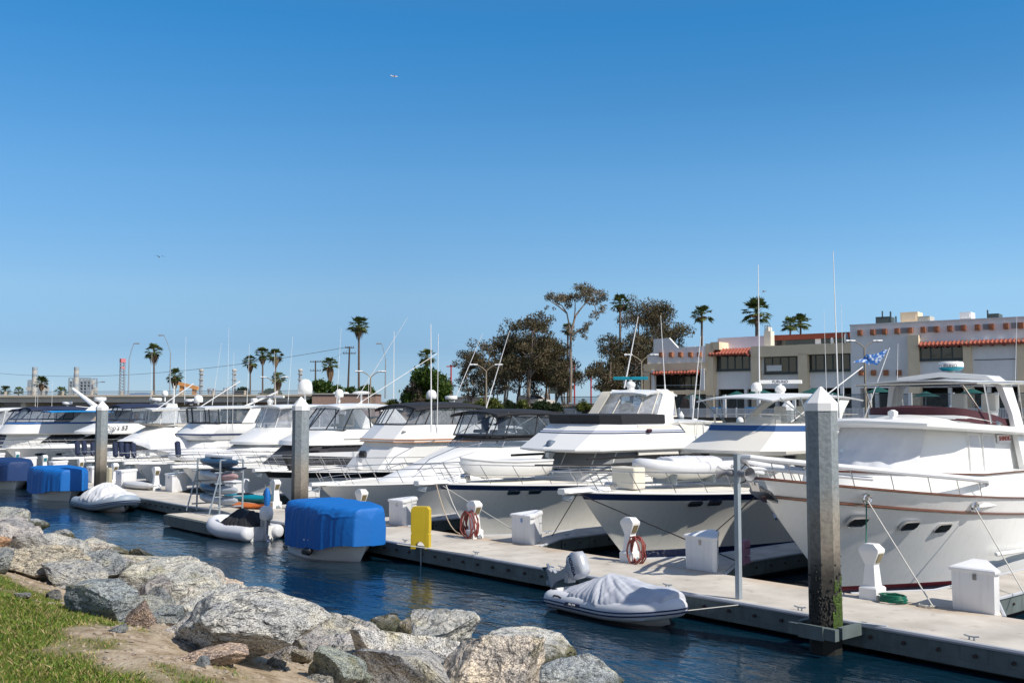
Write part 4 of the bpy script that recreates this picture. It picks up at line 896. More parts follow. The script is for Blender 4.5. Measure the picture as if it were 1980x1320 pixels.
for i in range(290):
    x=-random.uniform(1,36); y=random.uniform(3.9,9.5); s=random.uniform(.28,.62)*(1 if y>5.0 else .5)
    o=bpy.data.objects.new('stone',fm[i%7]); COL.objects.link(o); o.location=(x,y,max(zb(x,y),-.5)+s*.22-.06); o.rotation_euler=(random.uniform(-.5,.5),random.uniform(-.5,.5),random.uniform(0,6)); o.scale=(s*random.uniform(.8,1.3),s,s*random.uniform(.6,.9))
    q=random.uniform(.75,1.12); o.color=(q*random.uniform(.96,1.08),q,q*random.uniform(.93,1.04),1); tag(o,'small grey riprap stone filling the gaps among the larger boulders','stone','small filler stones of the riprap')
pm=[rock_mesh(950+i,2,6) for i in range(4)]
b=MB(); pv=[];pf=[]
for i in range(3200):
    x=-random.uniform(3,16); y=random.uniform(1.6,4.8)
    if dirt(x,y)<.5: continue
    s=random.uniform(.005,.018)*random.choice((1,1,1,1,2)); m_=pm[i%4]; a=random.uniform(0,6); c_,s_=math.cos(a),math.sin(a); z=zb(x,y); o_=len(pv)
    pv+=[(x+s*(v.co.x*c_-v.co.y*s_)*1.4,y+s*(v.co.x*s_+v.co.y*c_),z+s*v.co.z*.7) for v in m_.vertices]; pf+=[[o_+q for q in p.vertices] for p in m_.polygons]
me=bpy.data.meshes.new('gravel'); me.from_pydata(pv,[],pf); me.materials.append(M('gravel_stone',(.34,.28,.21),.9,var=.2,vs=9)); o=bpy.data.objects.new('gravel',me); COL.objects.link(o); tag(o,'scattered pebbles on the bare earth of the bank','gravel',kind='stuff')
# ------------------------------------------------------------------ floating dock
def concrete_mat():
    m=bpy.data.materials.new('dock_concrete'); m.use_nodes=True; t=m.node_tree; l=t.links.new; b=t.nodes['Principled BSDF']; b.inputs['Roughness'].default_value=.85; b.inputs['Specular IOR Level'].default_value=.25
    c=t.nodes.new('ShaderNodeTexCoord')
    def N(s,d,v=None):
        n=t.nodes.new('ShaderNodeTexNoise'); n.inputs['Scale'].default_value=s; n.inputs['Detail'].default_value=d
        if v: p=t.nodes.new('ShaderNodeMapping'); p.inputs['Scale'].default_value=v; l(c.outputs['Object'],p.inputs[0]); l(p.outputs[0],n.inputs['Vector'])
        else: l(c.outputs['Object'],n.inputs['Vector'])
        return n
    r=t.nodes.new('ShaderNodeValToRGB'); r.color_ramp.elements[0].position=.3; r.color_ramp.elements[0].color=(.44,.405,.35,1); r.color_ramp.elements[1].position=.7; r.color_ramp.elements[1].color=(.64,.595,.52,1); l(N(1.2,8).outputs['Fac'],r.inputs[0])
    s=t.nodes.new('ShaderNodeSeparateXYZ'); l(c.outputs['Object'],s.inputs[0])
    # rust stains that run in from the edges of each slab
    n=N(.8,6,(1,1,1)); q=t.nodes.new('ShaderNodeMath'); q.operation='MULTIPLY_ADD'; q.inputs[1].default_value=2.2; l(n.outputs['Fac'],q.inputs[0]); l(s.outputs['Y'],q.inputs[2])
    rr=t.nodes.new('ShaderNodeValToRGB'); e=rr.color_ramp.elements; e[0].position=0; e[0].color=(0,0,0,1); e[1].position=1; e[1].color=(.65,.65,.65,1)
    mr_=t.nodes.new('ShaderNodeMapRange'); mr_.inputs[1].default_value=19.9; mr_.inputs[2].default_value=20.9; l(q.outputs[0],mr_.inputs[0]); l(mr_.outputs[0],rr.inputs[0])
    x=t.nodes.new('ShaderNodeMixRGB'); x.inputs[2].default_value=(.42,.25,.11,1); l(rr.outputs[0],x.inputs[0]); l(r.outputs[0],x.inputs[1])
    r3=t.nodes.new('ShaderNodeValToRGB'); r3.color_ramp.elements[0].position=.62; r3.color_ramp.elements[0].color=(1,1,1,1); r3.color_ramp.elements[1].position=.72; r3.color_ramp.elements[1].color=(.66,.62,.58,1); l(N(3.2,8).outputs['Fac'],r3.inputs[0])
    y=t.nodes.new('ShaderNodeMixRGB'); y.blend_type='MULTIPLY'; y.inputs[0].default_value=.8; l(x.outputs[0],y.inputs[1]); l(r3.outputs[0],y.inputs[2]); 
    vo=t.nodes.new('ShaderNodeTexVoronoi'); vo.inputs['Scale'].default_value=3.2; l(c.outputs['Object'],vo.inputs['Vector']); vr=t.nodes.new('ShaderNodeValToRGB'); vr.color_ramp.elements[0].position=.035; vr.color_ramp.elements[0].color=(.8,.8,.8,1); vr.color_ramp.elements[1].position=.06; vr.color_ramp.elements[1].color=(0,0,0,1); l(vo.outputs['Distance'],vr.inputs[0])
    z_=t.nodes.new('ShaderNodeMixRGB'); z_.inputs[2].default_value=(.72,.71,.67,1); l(vr.outputs[0],z_.inputs[0]); l(y.outputs[0],z_.inputs[1]); l(z_.outputs[0],b.inputs['Base Color'])
    bb=t.nodes.new('ShaderNodeBump'); bb.inputs['Strength'].default_value=.35; bb.inputs['Distance'].default_value=.01; l(N(45,6).outputs['Fac'],bb.inputs['Height']); l(bb.outputs[0],b.inputs['Normal'])
    return m
conc=concrete_mat(); waler=M('weathered_green_waler',(.12,.15,.145),.7,var=.2,vs=2.5,streak=.5,bump=.3); lip=M('pale_rub_strip',(.45,.47,.50),.6,var=.08); floatm=M('black_float',(.02,.02,.02),.7); boltm=M('rusty_bolt',(.05,.035,.03),.7); brackm=M('painted_bracket',(.42,.40,.33),.6,var=.12)
Y0,Y1=16.85,19.32
P=thing('floating_dock','long concrete floating dock with green timber walers and white rub strip','dock',(0,0,0))
b=MB(); x=6.
while x>-118: b.box((x-1.53,(Y0+Y1)/2,.42),(3.04,Y1-Y0,.16)); x-=3.06
b.build('deck_slab',conc,P)
b=MB(); b.box((-56,Y0-.035,.28),(124,.07,.36)); b.box((-56,Y1+.02,.28),(124,.04,.36)); b.box((-56,Y0-.085,.14),(124,.03,.10)); b.build('waler',waler,P)
b=MB(); b.tube([(6,Y0-.06,.475),(-118,Y0-.06,.475)],.045,8); b.build('rub_strip',lip,P)
b=MB(); x=5.6
while x>-75:
    b.tube([(x,Y0-.13,.30),(x,Y0-.06,.30)],.035,6); x-=.62
b.build('waler_bolts',boltm,P)['kind']='stuff'
b=MB(); x=5
while x>-117: b.box((x-1,(Y0+Y1)/2,.0),(2.3,2.1,.42)); x-=3.06
b.build('float',floatm,P)
for k in range(14): 
    if k in (0,1,2,3,4,5,7,9): cleat(P,-(8.2+k*3.3) ,Y0+.14,.5)
for k in range(0,16):
    s0=9.7+6.42*k if k<3 else 22.54+6.5*(k-2)
    Q=thing('finger_dock','concrete finger dock with triangular knee %s'%(['right of the trawler, at the right edge','between the trawler and the blue striped flybridge yacht','between the blue striped yacht and the teal radar yacht'][k] if k<3 else 'among the yachts further left'),'dock',(-s0-.6,Y1,0),0,'finger docks between the berths')
    b=MB(); b.box((0,6.6,.42),(1.2,13.1,.16)); 
    for s in (1,-1): b.loft([[(s*.6,.03,.34),(s*1.55,.03,.34),(s*.6,1.75,.34)][::s],[(s*.6,.03,.497),(s*1.55,.03,.497),(s*.6,1.75,.497)][::s]])
    b.build('deck_slab',conc,Q)
    b=MB()
    for s in (1,-1): b.box((s*.63,7.5,.28),(.05,11.4,.34)); b.box((s*1.10,.88,.28),(.05,1.98,.34),rz=s*.505); 
    b.box((0,13.2,.28),(1.3,.06,.34)); b.build('waler',waler,Q)
    b=MB()
    for s in (1,-1): b.tube([(s*1.58,.06,.48),(s*.66,1.78,.48),(s*.66,13.1,.48)],.035,6)
    b.build('rub_strip',lip,Q)
    b=MB(); b.box((0,7,0),(.9,12,.42)); b.build('float',floatm,Q)
    b=MB()
    for q in range(18): b.tube([(.64,1.9+q*.62,.30),(.69,1.9+q*.62,.30)],.03,5)
    b.build('waler_bolts',boltm,Q)['kind']='stuff'; cleat(Q,.45,2.2,.5,R(90)); cleat(Q,-.45,2.2,.5,R(90))
# ------------------------------------------------------------------ piles
def pile_mat():
    m=bpy.data.materials.new('pile_concrete'); m.use_nodes=True; t=m.node_tree; l=t.links.new; b=t.nodes['Principled BSDF']; b.inputs['Roughness'].default_value=.8
    c=t.nodes.new('ShaderNodeTexCoord'); s=t.nodes.new('ShaderNodeSeparateXYZ'); l(c.outputs['Object'],s.inputs[0])
    n=t.nodes.new('ShaderNodeTexNoise'); n.inputs['Scale'].default_value=2.5; n.inputs['Detail'].default_value=8; l(c.outputs['Object'],n.inputs['Vector'])
    a=t.nodes.new('ShaderNodeMath'); a.operation='MULTIPLY_ADD'; a.inputs[1].default_value=.5; l(n.outputs['Fac'],a.inputs[0]); l(s.outputs['Z'],a.inputs[2])
    r=t.nodes.new('ShaderNodeValToRGB'); mr_=t.nodes.new('ShaderNodeMapRange'); mr_.inputs[1].default_value=.3; mr_.inputs[2].default_value=5; l(a.outputs[0],mr_.inputs[0]); l(mr_.outputs[0],r.inputs[0])
    e=r.color_ramp.elements; e[0].position=.0; e[0].color=(.012,.014,.010,1); e[1].position=1; e[1].color=(.27,.30,.31,1)
    for p,q in ((.20,(.03,.028,.022)),(.29,(.05,.045,.035)),(.36,(.22,.19,.15)),(.5,(.30,.27,.22)),(.62,(.24,.27,.28)),(.8,(.25,.285,.30))): k=e.new(p); k.color=(*q,1)
    n2=t.nodes.new('ShaderNodeTexNoise'); n2.inputs['Scale'].default_value=14; n2.inputs['Detail'].default_value=8; l(c.outputs['Object'],n2.inputs['Vector'])
    mm=t.nodes.new('ShaderNodeMixRGB'); mm.blend_type='MULTIPLY'; mm.inputs[0].default_value=.5; r2=t.nodes.new('ShaderNodeValToRGB'); r2.color_ramp.elements[0].position=.3; r2.color_ramp.elements[0].color=(.4,.4,.4,1); r2.color_ramp.elements[1].position=.6
    l(n2.outputs['Fac'],r2.inputs[0]); l(r.outputs[0],mm.inputs[1]); l(r2.outputs[0],mm.inputs[2]); l(mm.outputs[0],b.inputs['Base Color'])
    bb=t.nodes.new('ShaderNodeBump'); bb.inputs['Strength'].default_value=.6; bb.inputs['Distance'].default_value=.015; l(n2.outputs['Fac'],bb.inputs['Height']); l(bb.outputs[0],b.inputs['Normal']); return m
pilem=pile_mat(); mossm=M('green_weed',(.05,.09,.01),.8,var=.3,vs=14,bump=.8,bs=30)
def pile(x,y,r,label,top=4.42,guide=True):
    P=thing('dock_pile',label,'pile',(x,y,0),0,'concrete guide piles')
    oc=lambda r,z:[(r*math.cos(math.pi/8+q*math.pi/4),r*math.sin(math.pi/8+q*math.pi/4),z) for q in range(8)]
    b=MB(); b.loft([oc(r,-2),oc(r,top-.12)]); b.build('shaft',pilem,P,ang=20)
    b=MB(); b.loft([oc(r*1.05,top-.14),oc(r*1.05,top),oc(.02,top+.3)]); b.build('cap',whitep,P,ang=20)
    if guide:
        b=MB(); g=r+.05
        for c_,d_ in (((0,-g-.05,.42),(2*g+.28,.12,.2)),((-g-.08,.2,.42),(.1,.8,.2)),((g+.08,.2,.42),(.1,.8,.2))): b.box(c_,d_)
        b.box((0,-g-.125,.42),(.5,.03,.24)); b.build('pile_guide',waler,P); b=MB(); b.box((g+.25,.48,.50),(.6,.08,.06),rz=.25); b.build('guide_arm',lip,P)
        b=MB(); random.seed(4)
        for k in range(420):
            a=random.uniform(-2.2,.9); z=.35+abs(random.gauss(0,.42)); rr=r*.96*(1+.02); b.ell((rr*math.cos(a),rr*math.sin(a),z),(.04,.04,.05),0,5,3)
        b.build('mussel_growth',M('mussels',(.03,.028,.024),.7),P)['kind']='stuff'
        b=MB()
        for k in range(160):
            a=random.uniform(-.45,.5); z=.3+abs(random.gauss(0,.4)); b.ell((r*.97*math.cos(a),r*.97*math.sin(a),z),(.06,.08,.12),0,5,3)
        b.build('weed_growth',mossm,P)['kind']='stuff'
    return P
pile(-10.5,16.28,.285,'large octagonal concrete pile with black and green waterline growth beside the trawler')
pile(-29.65,16.3,.27,'middle octagonal concrete pile rising behind the big blue covered launch',guide=False)
pile(-48.3,16.3,.27,'weathered octagonal pile at the left behind the blue covered boat and silver dinghy',guide=False)
for px,py,D,l_ in ((1523,790,41,'pile with white pyramid cap behind the off-white bimini'),(1853,785,33,'pile with white pyramid cap seen under the trawler bimini'),(1317,800,75,'slim distant pile with white cone cap near the far seawall')):
    p=dist(px,py,D); pile(p.x,p.y,.25 if D<60 else .2,l_,4.42 if D<60 else 3.9,False)
# ------------------------------------------------------------------ dock furniture
def dock_box(P0,mat=None):
    b=MB(); z0,z1=0,.74
    pl=[(-.40,0),(.40,0),(.44,.12),(-.16,.94),(-.42,.94)]
    def pr(s,z): return [(x*s,.35+(y-.35)*s,z) for x,y in pl]
    b.loft([pr(.97,0),pr(.97,.02),pr(1,.05),pr(1.02,z1)]); b.build('box_body',mat or whiteb,P0)
    b=MB(); b.loft([pr(1.09,z1),pr(1.11,z1+.02),pr(1.11,z1+.06),[(x,y,z+.04*(y>.3)) for x,y,z in pr(1.02,z1+.085)]]); b.build('lid',whiteb,P0)
    b=MB(); b.box((.05,-.02,.66),(.07,.03,.11)); b.build('latch',steel,P0)
BX='white corner dock boxes on the main dock'
box0=thing('dock_box','white weathered dock box nearest the trawler at the lower right','dock box',(-9.28,19.33,.5),0,BX); dock_box(box0)
for s_,t_,l_ in ((15.85,19.33,'white dock box with wooden plank front between hose pedestal and loudspeaker pole'),(22.3,19.33,'white dock box right of the pedestal with the red hose coil'),(28.6,19.3,'white dock box directly left of the yellow stand'),(35.1,19.3,'white dock box right behind the middle pile'),(40.6,19.0,'white dock box behind the kayak rack'),(47.0,19.0,'white dock box left of the kayak rack, right of the long white kayak'),(51.3,18.2,'white dock box beside the beige stand'),(55.6,18.2,'white dock box between the left pile and the bright blue boat'),(62.5,18.3,'dock box lid showing above the bright blue boat cover'),(68.6,18.3,'white dock box between the navy and bright blue boat covers'),(76,18.3,'white dock box at the left edge of the photo')):
    dup(box0,(-s_,t_,.5),0,l_)
def pedestal(label,s,t,rz=0,green=False):
    P=thing('power_pedestal',label,'power pedestal',(-s,t,.5),rz,'white power pedestals')
    sq=lambda a,b_,z,yo=0:[(a,-b_+yo,z),(a,b_+yo,z),(-a,b_+yo,z),(-a,-b_+yo,z)]
    b=MB(); b.loft([sq(.19,.19,0),sq(.19,.19,.22),sq(.17,.17,.25),sq(.135,.13,.27),sq(.10,.10,.68)]); b.build('column',whitep,P,ang=20)
    b=MB(); b.loft([sq(.10,.10,.68),sq(.21,.13,.93),sq(.215,.135,.95),[(.215,-.135,1.0),(.215,.135,1.0),(-.215,.135,1.0),(-.215,-.135,1.0)],[(.1,-.11,1.1),(.1,.11,1.1),(-.1,.11,1.1),(-.1,-.11,1.1)]]); b.build('head',whitep,P,ang=20)
    b=MB(); b.prism([(.125,-.08,.73),(.125,.08,.73),(.212,.08,.92),(.212,-.08,.92)],(.012,0,-.006)); w_=b.build('meter_window',M('bronze_meter_glass',(.20,.16,.08),.2) if not green else tealp,P)
    b=MB(); b.box((.2,0,.06),(.08,.1,.08)); b.tube([(.2,.05,.12),(.24,.08,.05),(.22,.1,.0)],.02,6); b.build('outlet',galv,P); return P
for l_,s,t in (('white power pedestal with green hose beside the trawler bow',11.25,19.15),('white power pedestal with draped red hose in front of the blue striped yacht',17.9,19.15),('white power pedestal with a coiled red hose hung on its neck',24.15,19.1),('white power pedestal just right of the big blue boat cover',30.1,18.9),('white power pedestal beside the teal kayak',36.5,19.0),('white power pedestal beside the long white kayak',48.3,18.9),('white power pedestal just right of the left pile',53.0,18.6),('white power pedestal head above the right end of the bright blue cover',58.6,18.7),('teal faced pedestal above the middle of the bright blue cover',65.2,18.7),('teal faced pedestal beside the navy boat cover',71.5,18.8)):
    pedestal(l_,s,t,0,s>60)
def coil(name,label,cat,c,r,h,turns,mat,rad=.022,hang=False,seed=1,lie=.0):
    random.seed(seed); b=MB(); pts=[]; n=turns*14
    for k in range(n):
        a=k/14*math.tau; q=k/n; rr=r*(1+random.uniform(-.10,.10)); 
        if hang: pts.append((c[0]+math.cos(a)*rr*.62+random.uniform(-.02,.02),c[1]+random.uniform(-.03,.04)+.12*math.sin(q*9),c[2]+math.sin(a)*rr*h))
        else: pts.append((c[0]+math.cos(a)*rr,c[1]+math.sin(a)*rr*.8,c[2]+rad+h*q+random.uniform(0,.012)))
    b.tube(pts,rad,6); return tag(b.build(name,mat,ang=80),label,cat)
coil('garden_hose','coil of red hose hanging round a pedestal neck','hose',(-24.15,18.9,.9),.42,.95,7,redh,.02,True,2)
coil('garden_hose','red hose draped in loops down the side of a pedestal','hose',(-17.55,18.98,.82),.36,.95,6,redh,.02,True,5)
coil('garden_hose','green hose coiled flat on the dock by the trawler pedestal','hose',(-10.75,19.05,.5),.26,.14,6,greenh,.016)
coil('rope_coil','white rope coiled flat on the dock by the trawler','rope',(-10.1,19.15,.5),.16,.03,4,ropew,.012)
def line(name,label,pts,mat,r=.012,sag=0,cat='mooring line'):
    b=MB(); P_=[]
    for i in range(len(pts)-1):
        a,c=Vector(pts[i]),Vector(pts[i+1])
        for k in range(9):
            f=k/8; p=a.lerp(c,f); p.z-=sag*4*f*(1-f); P_.append(p)
    b.tube(P_,r,5); return tag(b.build(name,mat,ang=80),label,cat,'mooring lines and shore cables')
line('mooring_line','white mooring line from the trawler front hawse down to the dock',[HAW[0],(-9.9,19.0,.55)],ropew,.014)
line('mooring_line','white mooring line from the rear trawler hawse running right',[HAW[1],(-9.3,21.6,.56)],ropew,.014)
line('shore_hose','green hose hanging from the trawler hawse to the pedestal',[HAW[0],(-11.45,19.2,.95)],greenh,.014,.35)
line('mooring_line','black line from the blue striped yacht bow across its hull',[(-20.55,20.0,1.95),(-15.9,20.9,.55)],ropek,.016)
line('mooring_line','dark line with a teal float from the trawler bow to the finger dock',[(-14.1,19.5,2.5),(-17.3,20.6,.55)],ropek,.012)
line('mooring_line','black line from the blue striped yacht pulpit to the finger dock knee',[(-20.6,19.9,1.95),(-22.7,20.9,.55)],ropek,.013)
line('mooring_line','white line from the teal radar yacht bow down to a dock box',[(-26.8,19.9,1.85),(-22.6,19.6,.7)],ropew,.012)
line('shore_cable','tan cable hanging from the teal radar yacht rail to the dock',[(-26.75,19.6,1.9),(-25.0,19.2,.55)],ropet,.016,.35)
line('shore_cable','white cable hanging beside the tan one to the hose pedestal',[(-26.5,19.8,1.9),(-24.3,19.2,.8)],ropew,.014,.35)
line('mooring_line','white line from the inflatable dinghy bow to the dock edge',[(-13.6,15.9,.3),(-12.7,16.8,.46)],ropew,.012)
line('mooring_line','black line from the charcoal covered cruiser bow',[(-46.5,20,1.3),(-43.5,19.5,.5)],ropek,.014)
line('mooring_line','thin dark line from the second hull left of the kayak rack',[(-53.2,20,1.2),(-50.2,19.4,.5)],ropek,.014)
line('mooring_line','white line from the large blue covered launch to the dock',[(-23.2,15.7,.7),(-20.9,16.95,.5)],ropew,.014)
# yellow and beige folded plastic stands
def stand(mat,label,s,t,z,h=1.16):
    P=thing('plastic_stand',label,'plastic stand',(-s,t,z),R(0),'tall folded plastic stands')
    for k in (0,1):
        b=MB(); y=k*.13; pts=[(-.26,0),(-.14,0),(-.13,.12),(-.05,.2),(.05,.2),(.13,.12),(.14,0),(.26,0),(.26,h*.35),(.23,h*.37),(.26,h*.4),(.26,h*.93),(.2,h),(-.2,h),(-.26,h*.93),(-.26,h*.4),(-.23,h*.37),(-.26,h*.35)]
        b.loft([[(x,y,zz) for x,zz in pts],[(x,y+.11,zz) for x,zz in pts]]); b.build('panel',mat,P,ang=30)
    b=MB(); b.tube([(0,.12,-.6),(0,.12,0)],.02,6); b.build('post',galv,P); return P
P=stand(M('yellow_plastic',(.60,.43,.02),.5,var=.06,streak=.3),'tall yellow plastic stand with an arched cutout at the dock edge',23.45,16.62,.46); P.rotation_euler.z=R(38)
P=stand(M('beige_plastic',(.50,.46,.33),.5),'tall beige plastic stand beside the left pile',49.8,17.0,.5,1.05); P.rotation_euler.z=R(38)
# loudspeaker pole
P=thing('loudspeaker_pole','galvanised steel post carrying two grey horn loudspeakers on the dock edge','loudspeaker pole',(-12.97,17.05,.5))
b=MB(); b.box((0,0,1.45),(.1,.1,2.9)); b.build('post',galv,P)
for s,a in ((-1,R(200)),(1,R(-15))):
    b=MB(); d=Vector((math.cos(a),math.sin(a),0)); n=Vector((-d.y,d.x,0)); up=Vector((0,0,1)); c_=Vector((0,0,2.52))+d*.06
    b.loft([[c_+d*dd+(n*math.cos(q*math.pi/8)+up*math.sin(q*math.pi/8))*r for q in range(16)] for dd,r in ((0,.03),(.03,.07),(.12,.075),(.16,.055),(.24,.07),(.30,.105),(.34,.14),(.345,.135),(.3,.09),(.2,.03))]); b.build('horn_speaker',greyp,P,ang=50)
b=MB(); b.tube([(0,0,2.3),(.12,.1,2.35),(.2,.2,2.6),(.1,.15,2.7),(0,0,2.5)],.014,5); b.tube([(0,.02,2.35),(-.1,.1,2.2),(-.05,.1,1.95)],.014,5); b.build('cable',blackp,P)
b=MB()
for k in range(3): b.bbox((-15.72,20.9,.62+k*.2),(.2,.3,.17),.03)
b.box((-15.62,20.76,.8),(.03,.04,.6)); tag(b.build('plastic_bumper',M('mauve_plastic',(.30,.16,.24),.6)),'mauve ribbed plastic bumper on the edge of the finger dock','dock bumper')
# ------------------------------------------------------------------ small craft kit (bow at +x, origin amidships on the waterline)
def superrow(y,w,z0,z1,p,n=18):
    r=[]
    for k in range(n+1):
        a=math.pi*k/n; c,s=math.cos(a),math.sin(a); r.append(Vector((y,w*math.copysign(abs(c)**(2/p),c),z0+(z1-z0)*abs(s)**(2/p))))
    return r
def drape(P,name,mat,st,wr=.03,seed=0,vf=3.,hem=.04,n=90,m=64,peak=None):
    """cloth thrown over stations (x, halfwidth, hem z, top z, squareness)"""
    st=sorted(st); rows=[]; X=[q[0] for q in st]
    for k in range(n+1):
        f=k/n; x=lerp(X[0],X[-1],f); v=[float(np.interp(x,X,[q[j] for q in st])) for j in range(1,5)]
        row=superrow(x,v[0],v[1],v[2],v[3],m)
        for i,p in enumerate(row):
            a=i/m; side=1-math.sin(math.pi*a)**.7
            d=noise.noise(Vector((x*vf+seed,a*1.6,seed)))*wr*.7+noise.noise(Vector((x*vf*3.1+seed+a*5,a*1.5,seed+3)))*wr*.55
            for q_,(fx,fa) in enumerate(((.9,3.1),(1.7,1.4),(2.6,2.2))):
                ridge=abs(noise.noise(Vector((x*vf*fx+a*(2+q_*3)+seed,a*fa-x*.8,seed+9+q_*5))))
                d+=(.13-ridge)*wr*3.2*(.8**q_) if ridge<.13 else 0
            if peak is not None:
                rr_=math.hypot(p.x-peak,p.y); an=math.atan2(p.y,p.x-peak); d=d*.35+(abs(noise.noise(Vector((an*3.2+seed,rr_*.7,seed))))-.2)*wr*3.2*min(1,rr_*1.6)+(abs(noise.noise(Vector((an*8+seed,rr_*1.1,seed+5))))-.2)*wr*1.3*min(1,rr_*1.6)
            nn=Vector((0,math.cos(math.pi*a),math.sin(math.pi*a)*.7+.1)); p+=nn*d
            if i in (0,m): p.z+=hem*noise.noise(Vector((x*2.3,seed,i)))
        rows.append(row)
    ends=lambda row,sg:[[Vector((r.x+sg*(.02+.05*q),r.y*(1-q),lerp(r.z,row[0].z+(r.z-row[0].z)*.7,q))) for r in row] for q in (.1,.35,.7,1)]
    rows=ends(rows[0],-1)[::-1]+rows+ends(rows[-1],1)
    b=MB(); b.loft(rows,0,False,False,closed=False); return b.build(name,mat,P,ang=75)
def launch(label,s0,s1,t,mat,top,wd=.98,name='covered_launch'):
    L_=abs(s0-s1); P=thing(name,label,'boat',(-(s0+s1)/2,t,0),R(90),'small boats under tarpaulins')   # kit bow is -y: turned to point +x
    H=Hull(P,L_,wd,.72,.5,.45,[red if 'red' in label else navy,hullw,hullw,hullw],boot=.06,stripe=.06,toe=gel2,tr=.72,p=.8,flare=1.2,bot=.3,n=16)
    for ch in P.children: ch.location=(0,-L_/2,0)
    Q=P; h=L_/2
    o=drape(Q,'tarpaulin',mat,[(-h+.0,wd*.74,.34,top*.97,9),(-h+.5,wd*.98,.30,top,9),(-.4,wd*1.05,.28,top*1.0,9),(h*.45,wd*1.0,.38,top*.99,9),(h*.80,wd*.76,.50,top*.97,8),(h*1.03,wd*.52,.50,top*.95,6)],.05,seed=s0,vf=2.0,hem=.05)
    for ch in Q.children:
        if ch.name.startswith('tarpaulin'): ch.rotation_euler=(0,0,R(-90))
    for sg in (1,-1):      # lashing line round the hull under the hem
        b=MB(); pp=[]
        for k in range(40):
            y=lerp(-h*.93,h*.97,k/39); w_,_,z=H.edge(H.uy(y+h)); pp.append((sg*(w_+.02),y,z-.22-.05*math.sin(k*2.4)))
        b.tube(pp,.010,5); b.build('lashing_rope',ropew,P)
    return P
LA=launch('large white launch shrouded in a bright blue tarpaulin in the middle foreground',28.3,24.75,15.8,bluec,1.60,.98)
for k,(x,zz) in enumerate(((1.95,.36),(1.45,.2),(.85,.16))):
    b=MB(); b.tube([(x-.19,0,0),(x-.15,0,0),(x+.15,0,0),(x+.19,0,0)],[.03,.085,.085,.03],10); o=b.build('fender',blackp); o.location=(-26.5-x*.86,(14.88 if k==0 else 14.74),zz+.08); tag(o,['black fender on the blue covered launch nearest its stern corner','black fender second from the stern of the blue covered launch','black fender nearest the middle of the blue covered launch'][k],'fender','black fenders')
launch('white skiff with red waterline under a bright blue cover near the left pile',54.3,50.3,15.7,bluec,1.55,1.05)
launch('small boat under a navy tarpaulin at the left edge of the photo',63.8,59.4,15.7,navyc,1.6,1.1)
def rib(P,L_,w,r,bow=.28,mat=None,stripe=None,hullc=True,zc=.26):
    """inflatable: bow at +x"""
    b=MB(); pts=[]; rad=[]
    path=[(-L_/2-.18,w,.25),(-L_/2,w,1),(-L_*.2,w,1),(L_*.12,w,1),(L_*.30,w*.86,1),(L_*.42,w*.52,.97),(L_*.47,0,.95)]
    P_=[(x,y,q) for x,y,q in path]+[(x,-y,q) for x,y,q in path[-2::-1]]
    # smooth
    for i in range(len(P_)-1):
        p0=P_[max(i-1,0)];p1=P_[i];p2=P_[i+1];p3=P_[min(i+2,len(P_)-1)]
        for k in range(6):
            t=k/6; cr=lambda a,b_,c,d:.5*((2*b_)+(c-a)*t+(2*a-5*b_+4*c-d)*t*t+(-a+3*b_-3*c+d)*t**3)
            x=cr(p0[0],p1[0],p2[0],p3[0]); y=cr(p0[1],p1[1],p2[1],p3[1]); q=lerp(p1[2],p2[2],t); pts.append((x,y,zc+bow*max(0,(x+L_*.05)/(L_*.5))**2)); rad.append(r*q)
    pts.append((P_[-1][0],P_[-1][1],zc)); rad.append(r*.25)
    b.tube(pts,rad,14); b.build('air_tube',mat or dinghyf,P,ang=60)
    if stripe:
        for dz,out_ in ((.0,.985),(-.08,.95)):
            b=MB(); q=[]
            for i,(x,y,z) in enumerate(pts[4:-4]):
                a=Vector(pts[i+5])-Vector(pts[i+3]); nn=Vector((a.y,-a.x,0)).normalized(); nn=nn if nn.dot(Vector((x*.4,y,0)))>0 else -nn; q.append(Vector((x,y,z+dz))+nn*r*out_)
            b.tube(q,.018,5); b.build('rubbing_stripe',stripe,P)
    b=MB(); b.loft([[(x,-ww,z) if 0 else (x,yy*ww,z+zz) for yy,zz in ((-1,.1),(-.9,-.1),(-.35,-.22),(0,-.28),(.35,-.22),(.9,-.1),(1,.1))] for x,ww,z in ((-L_/2+.05,w*.8,.1),(0,w*.85,.1),(L_*.3,w*.55,.2),(L_*.44,.05,.38))],closed=False,cap0=False,cap1=False)
    b.loft([[(-L_/2+.02,-w*.85,-.05),(-L_/2+.02,w*.85,-.05),(-L_/2+.02,w*.85,.5),(-L_/2+.02,-w*.85,.5)],[(-L_/2+.08,-w*.85,-.05),(-L_/2+.08,w*.85,-.05),(-L_/2+.08,w*.85,.5),(-L_/2+.08,-w*.85,.5)]]); b.build('hull_shell',gel2,P,ang=60)
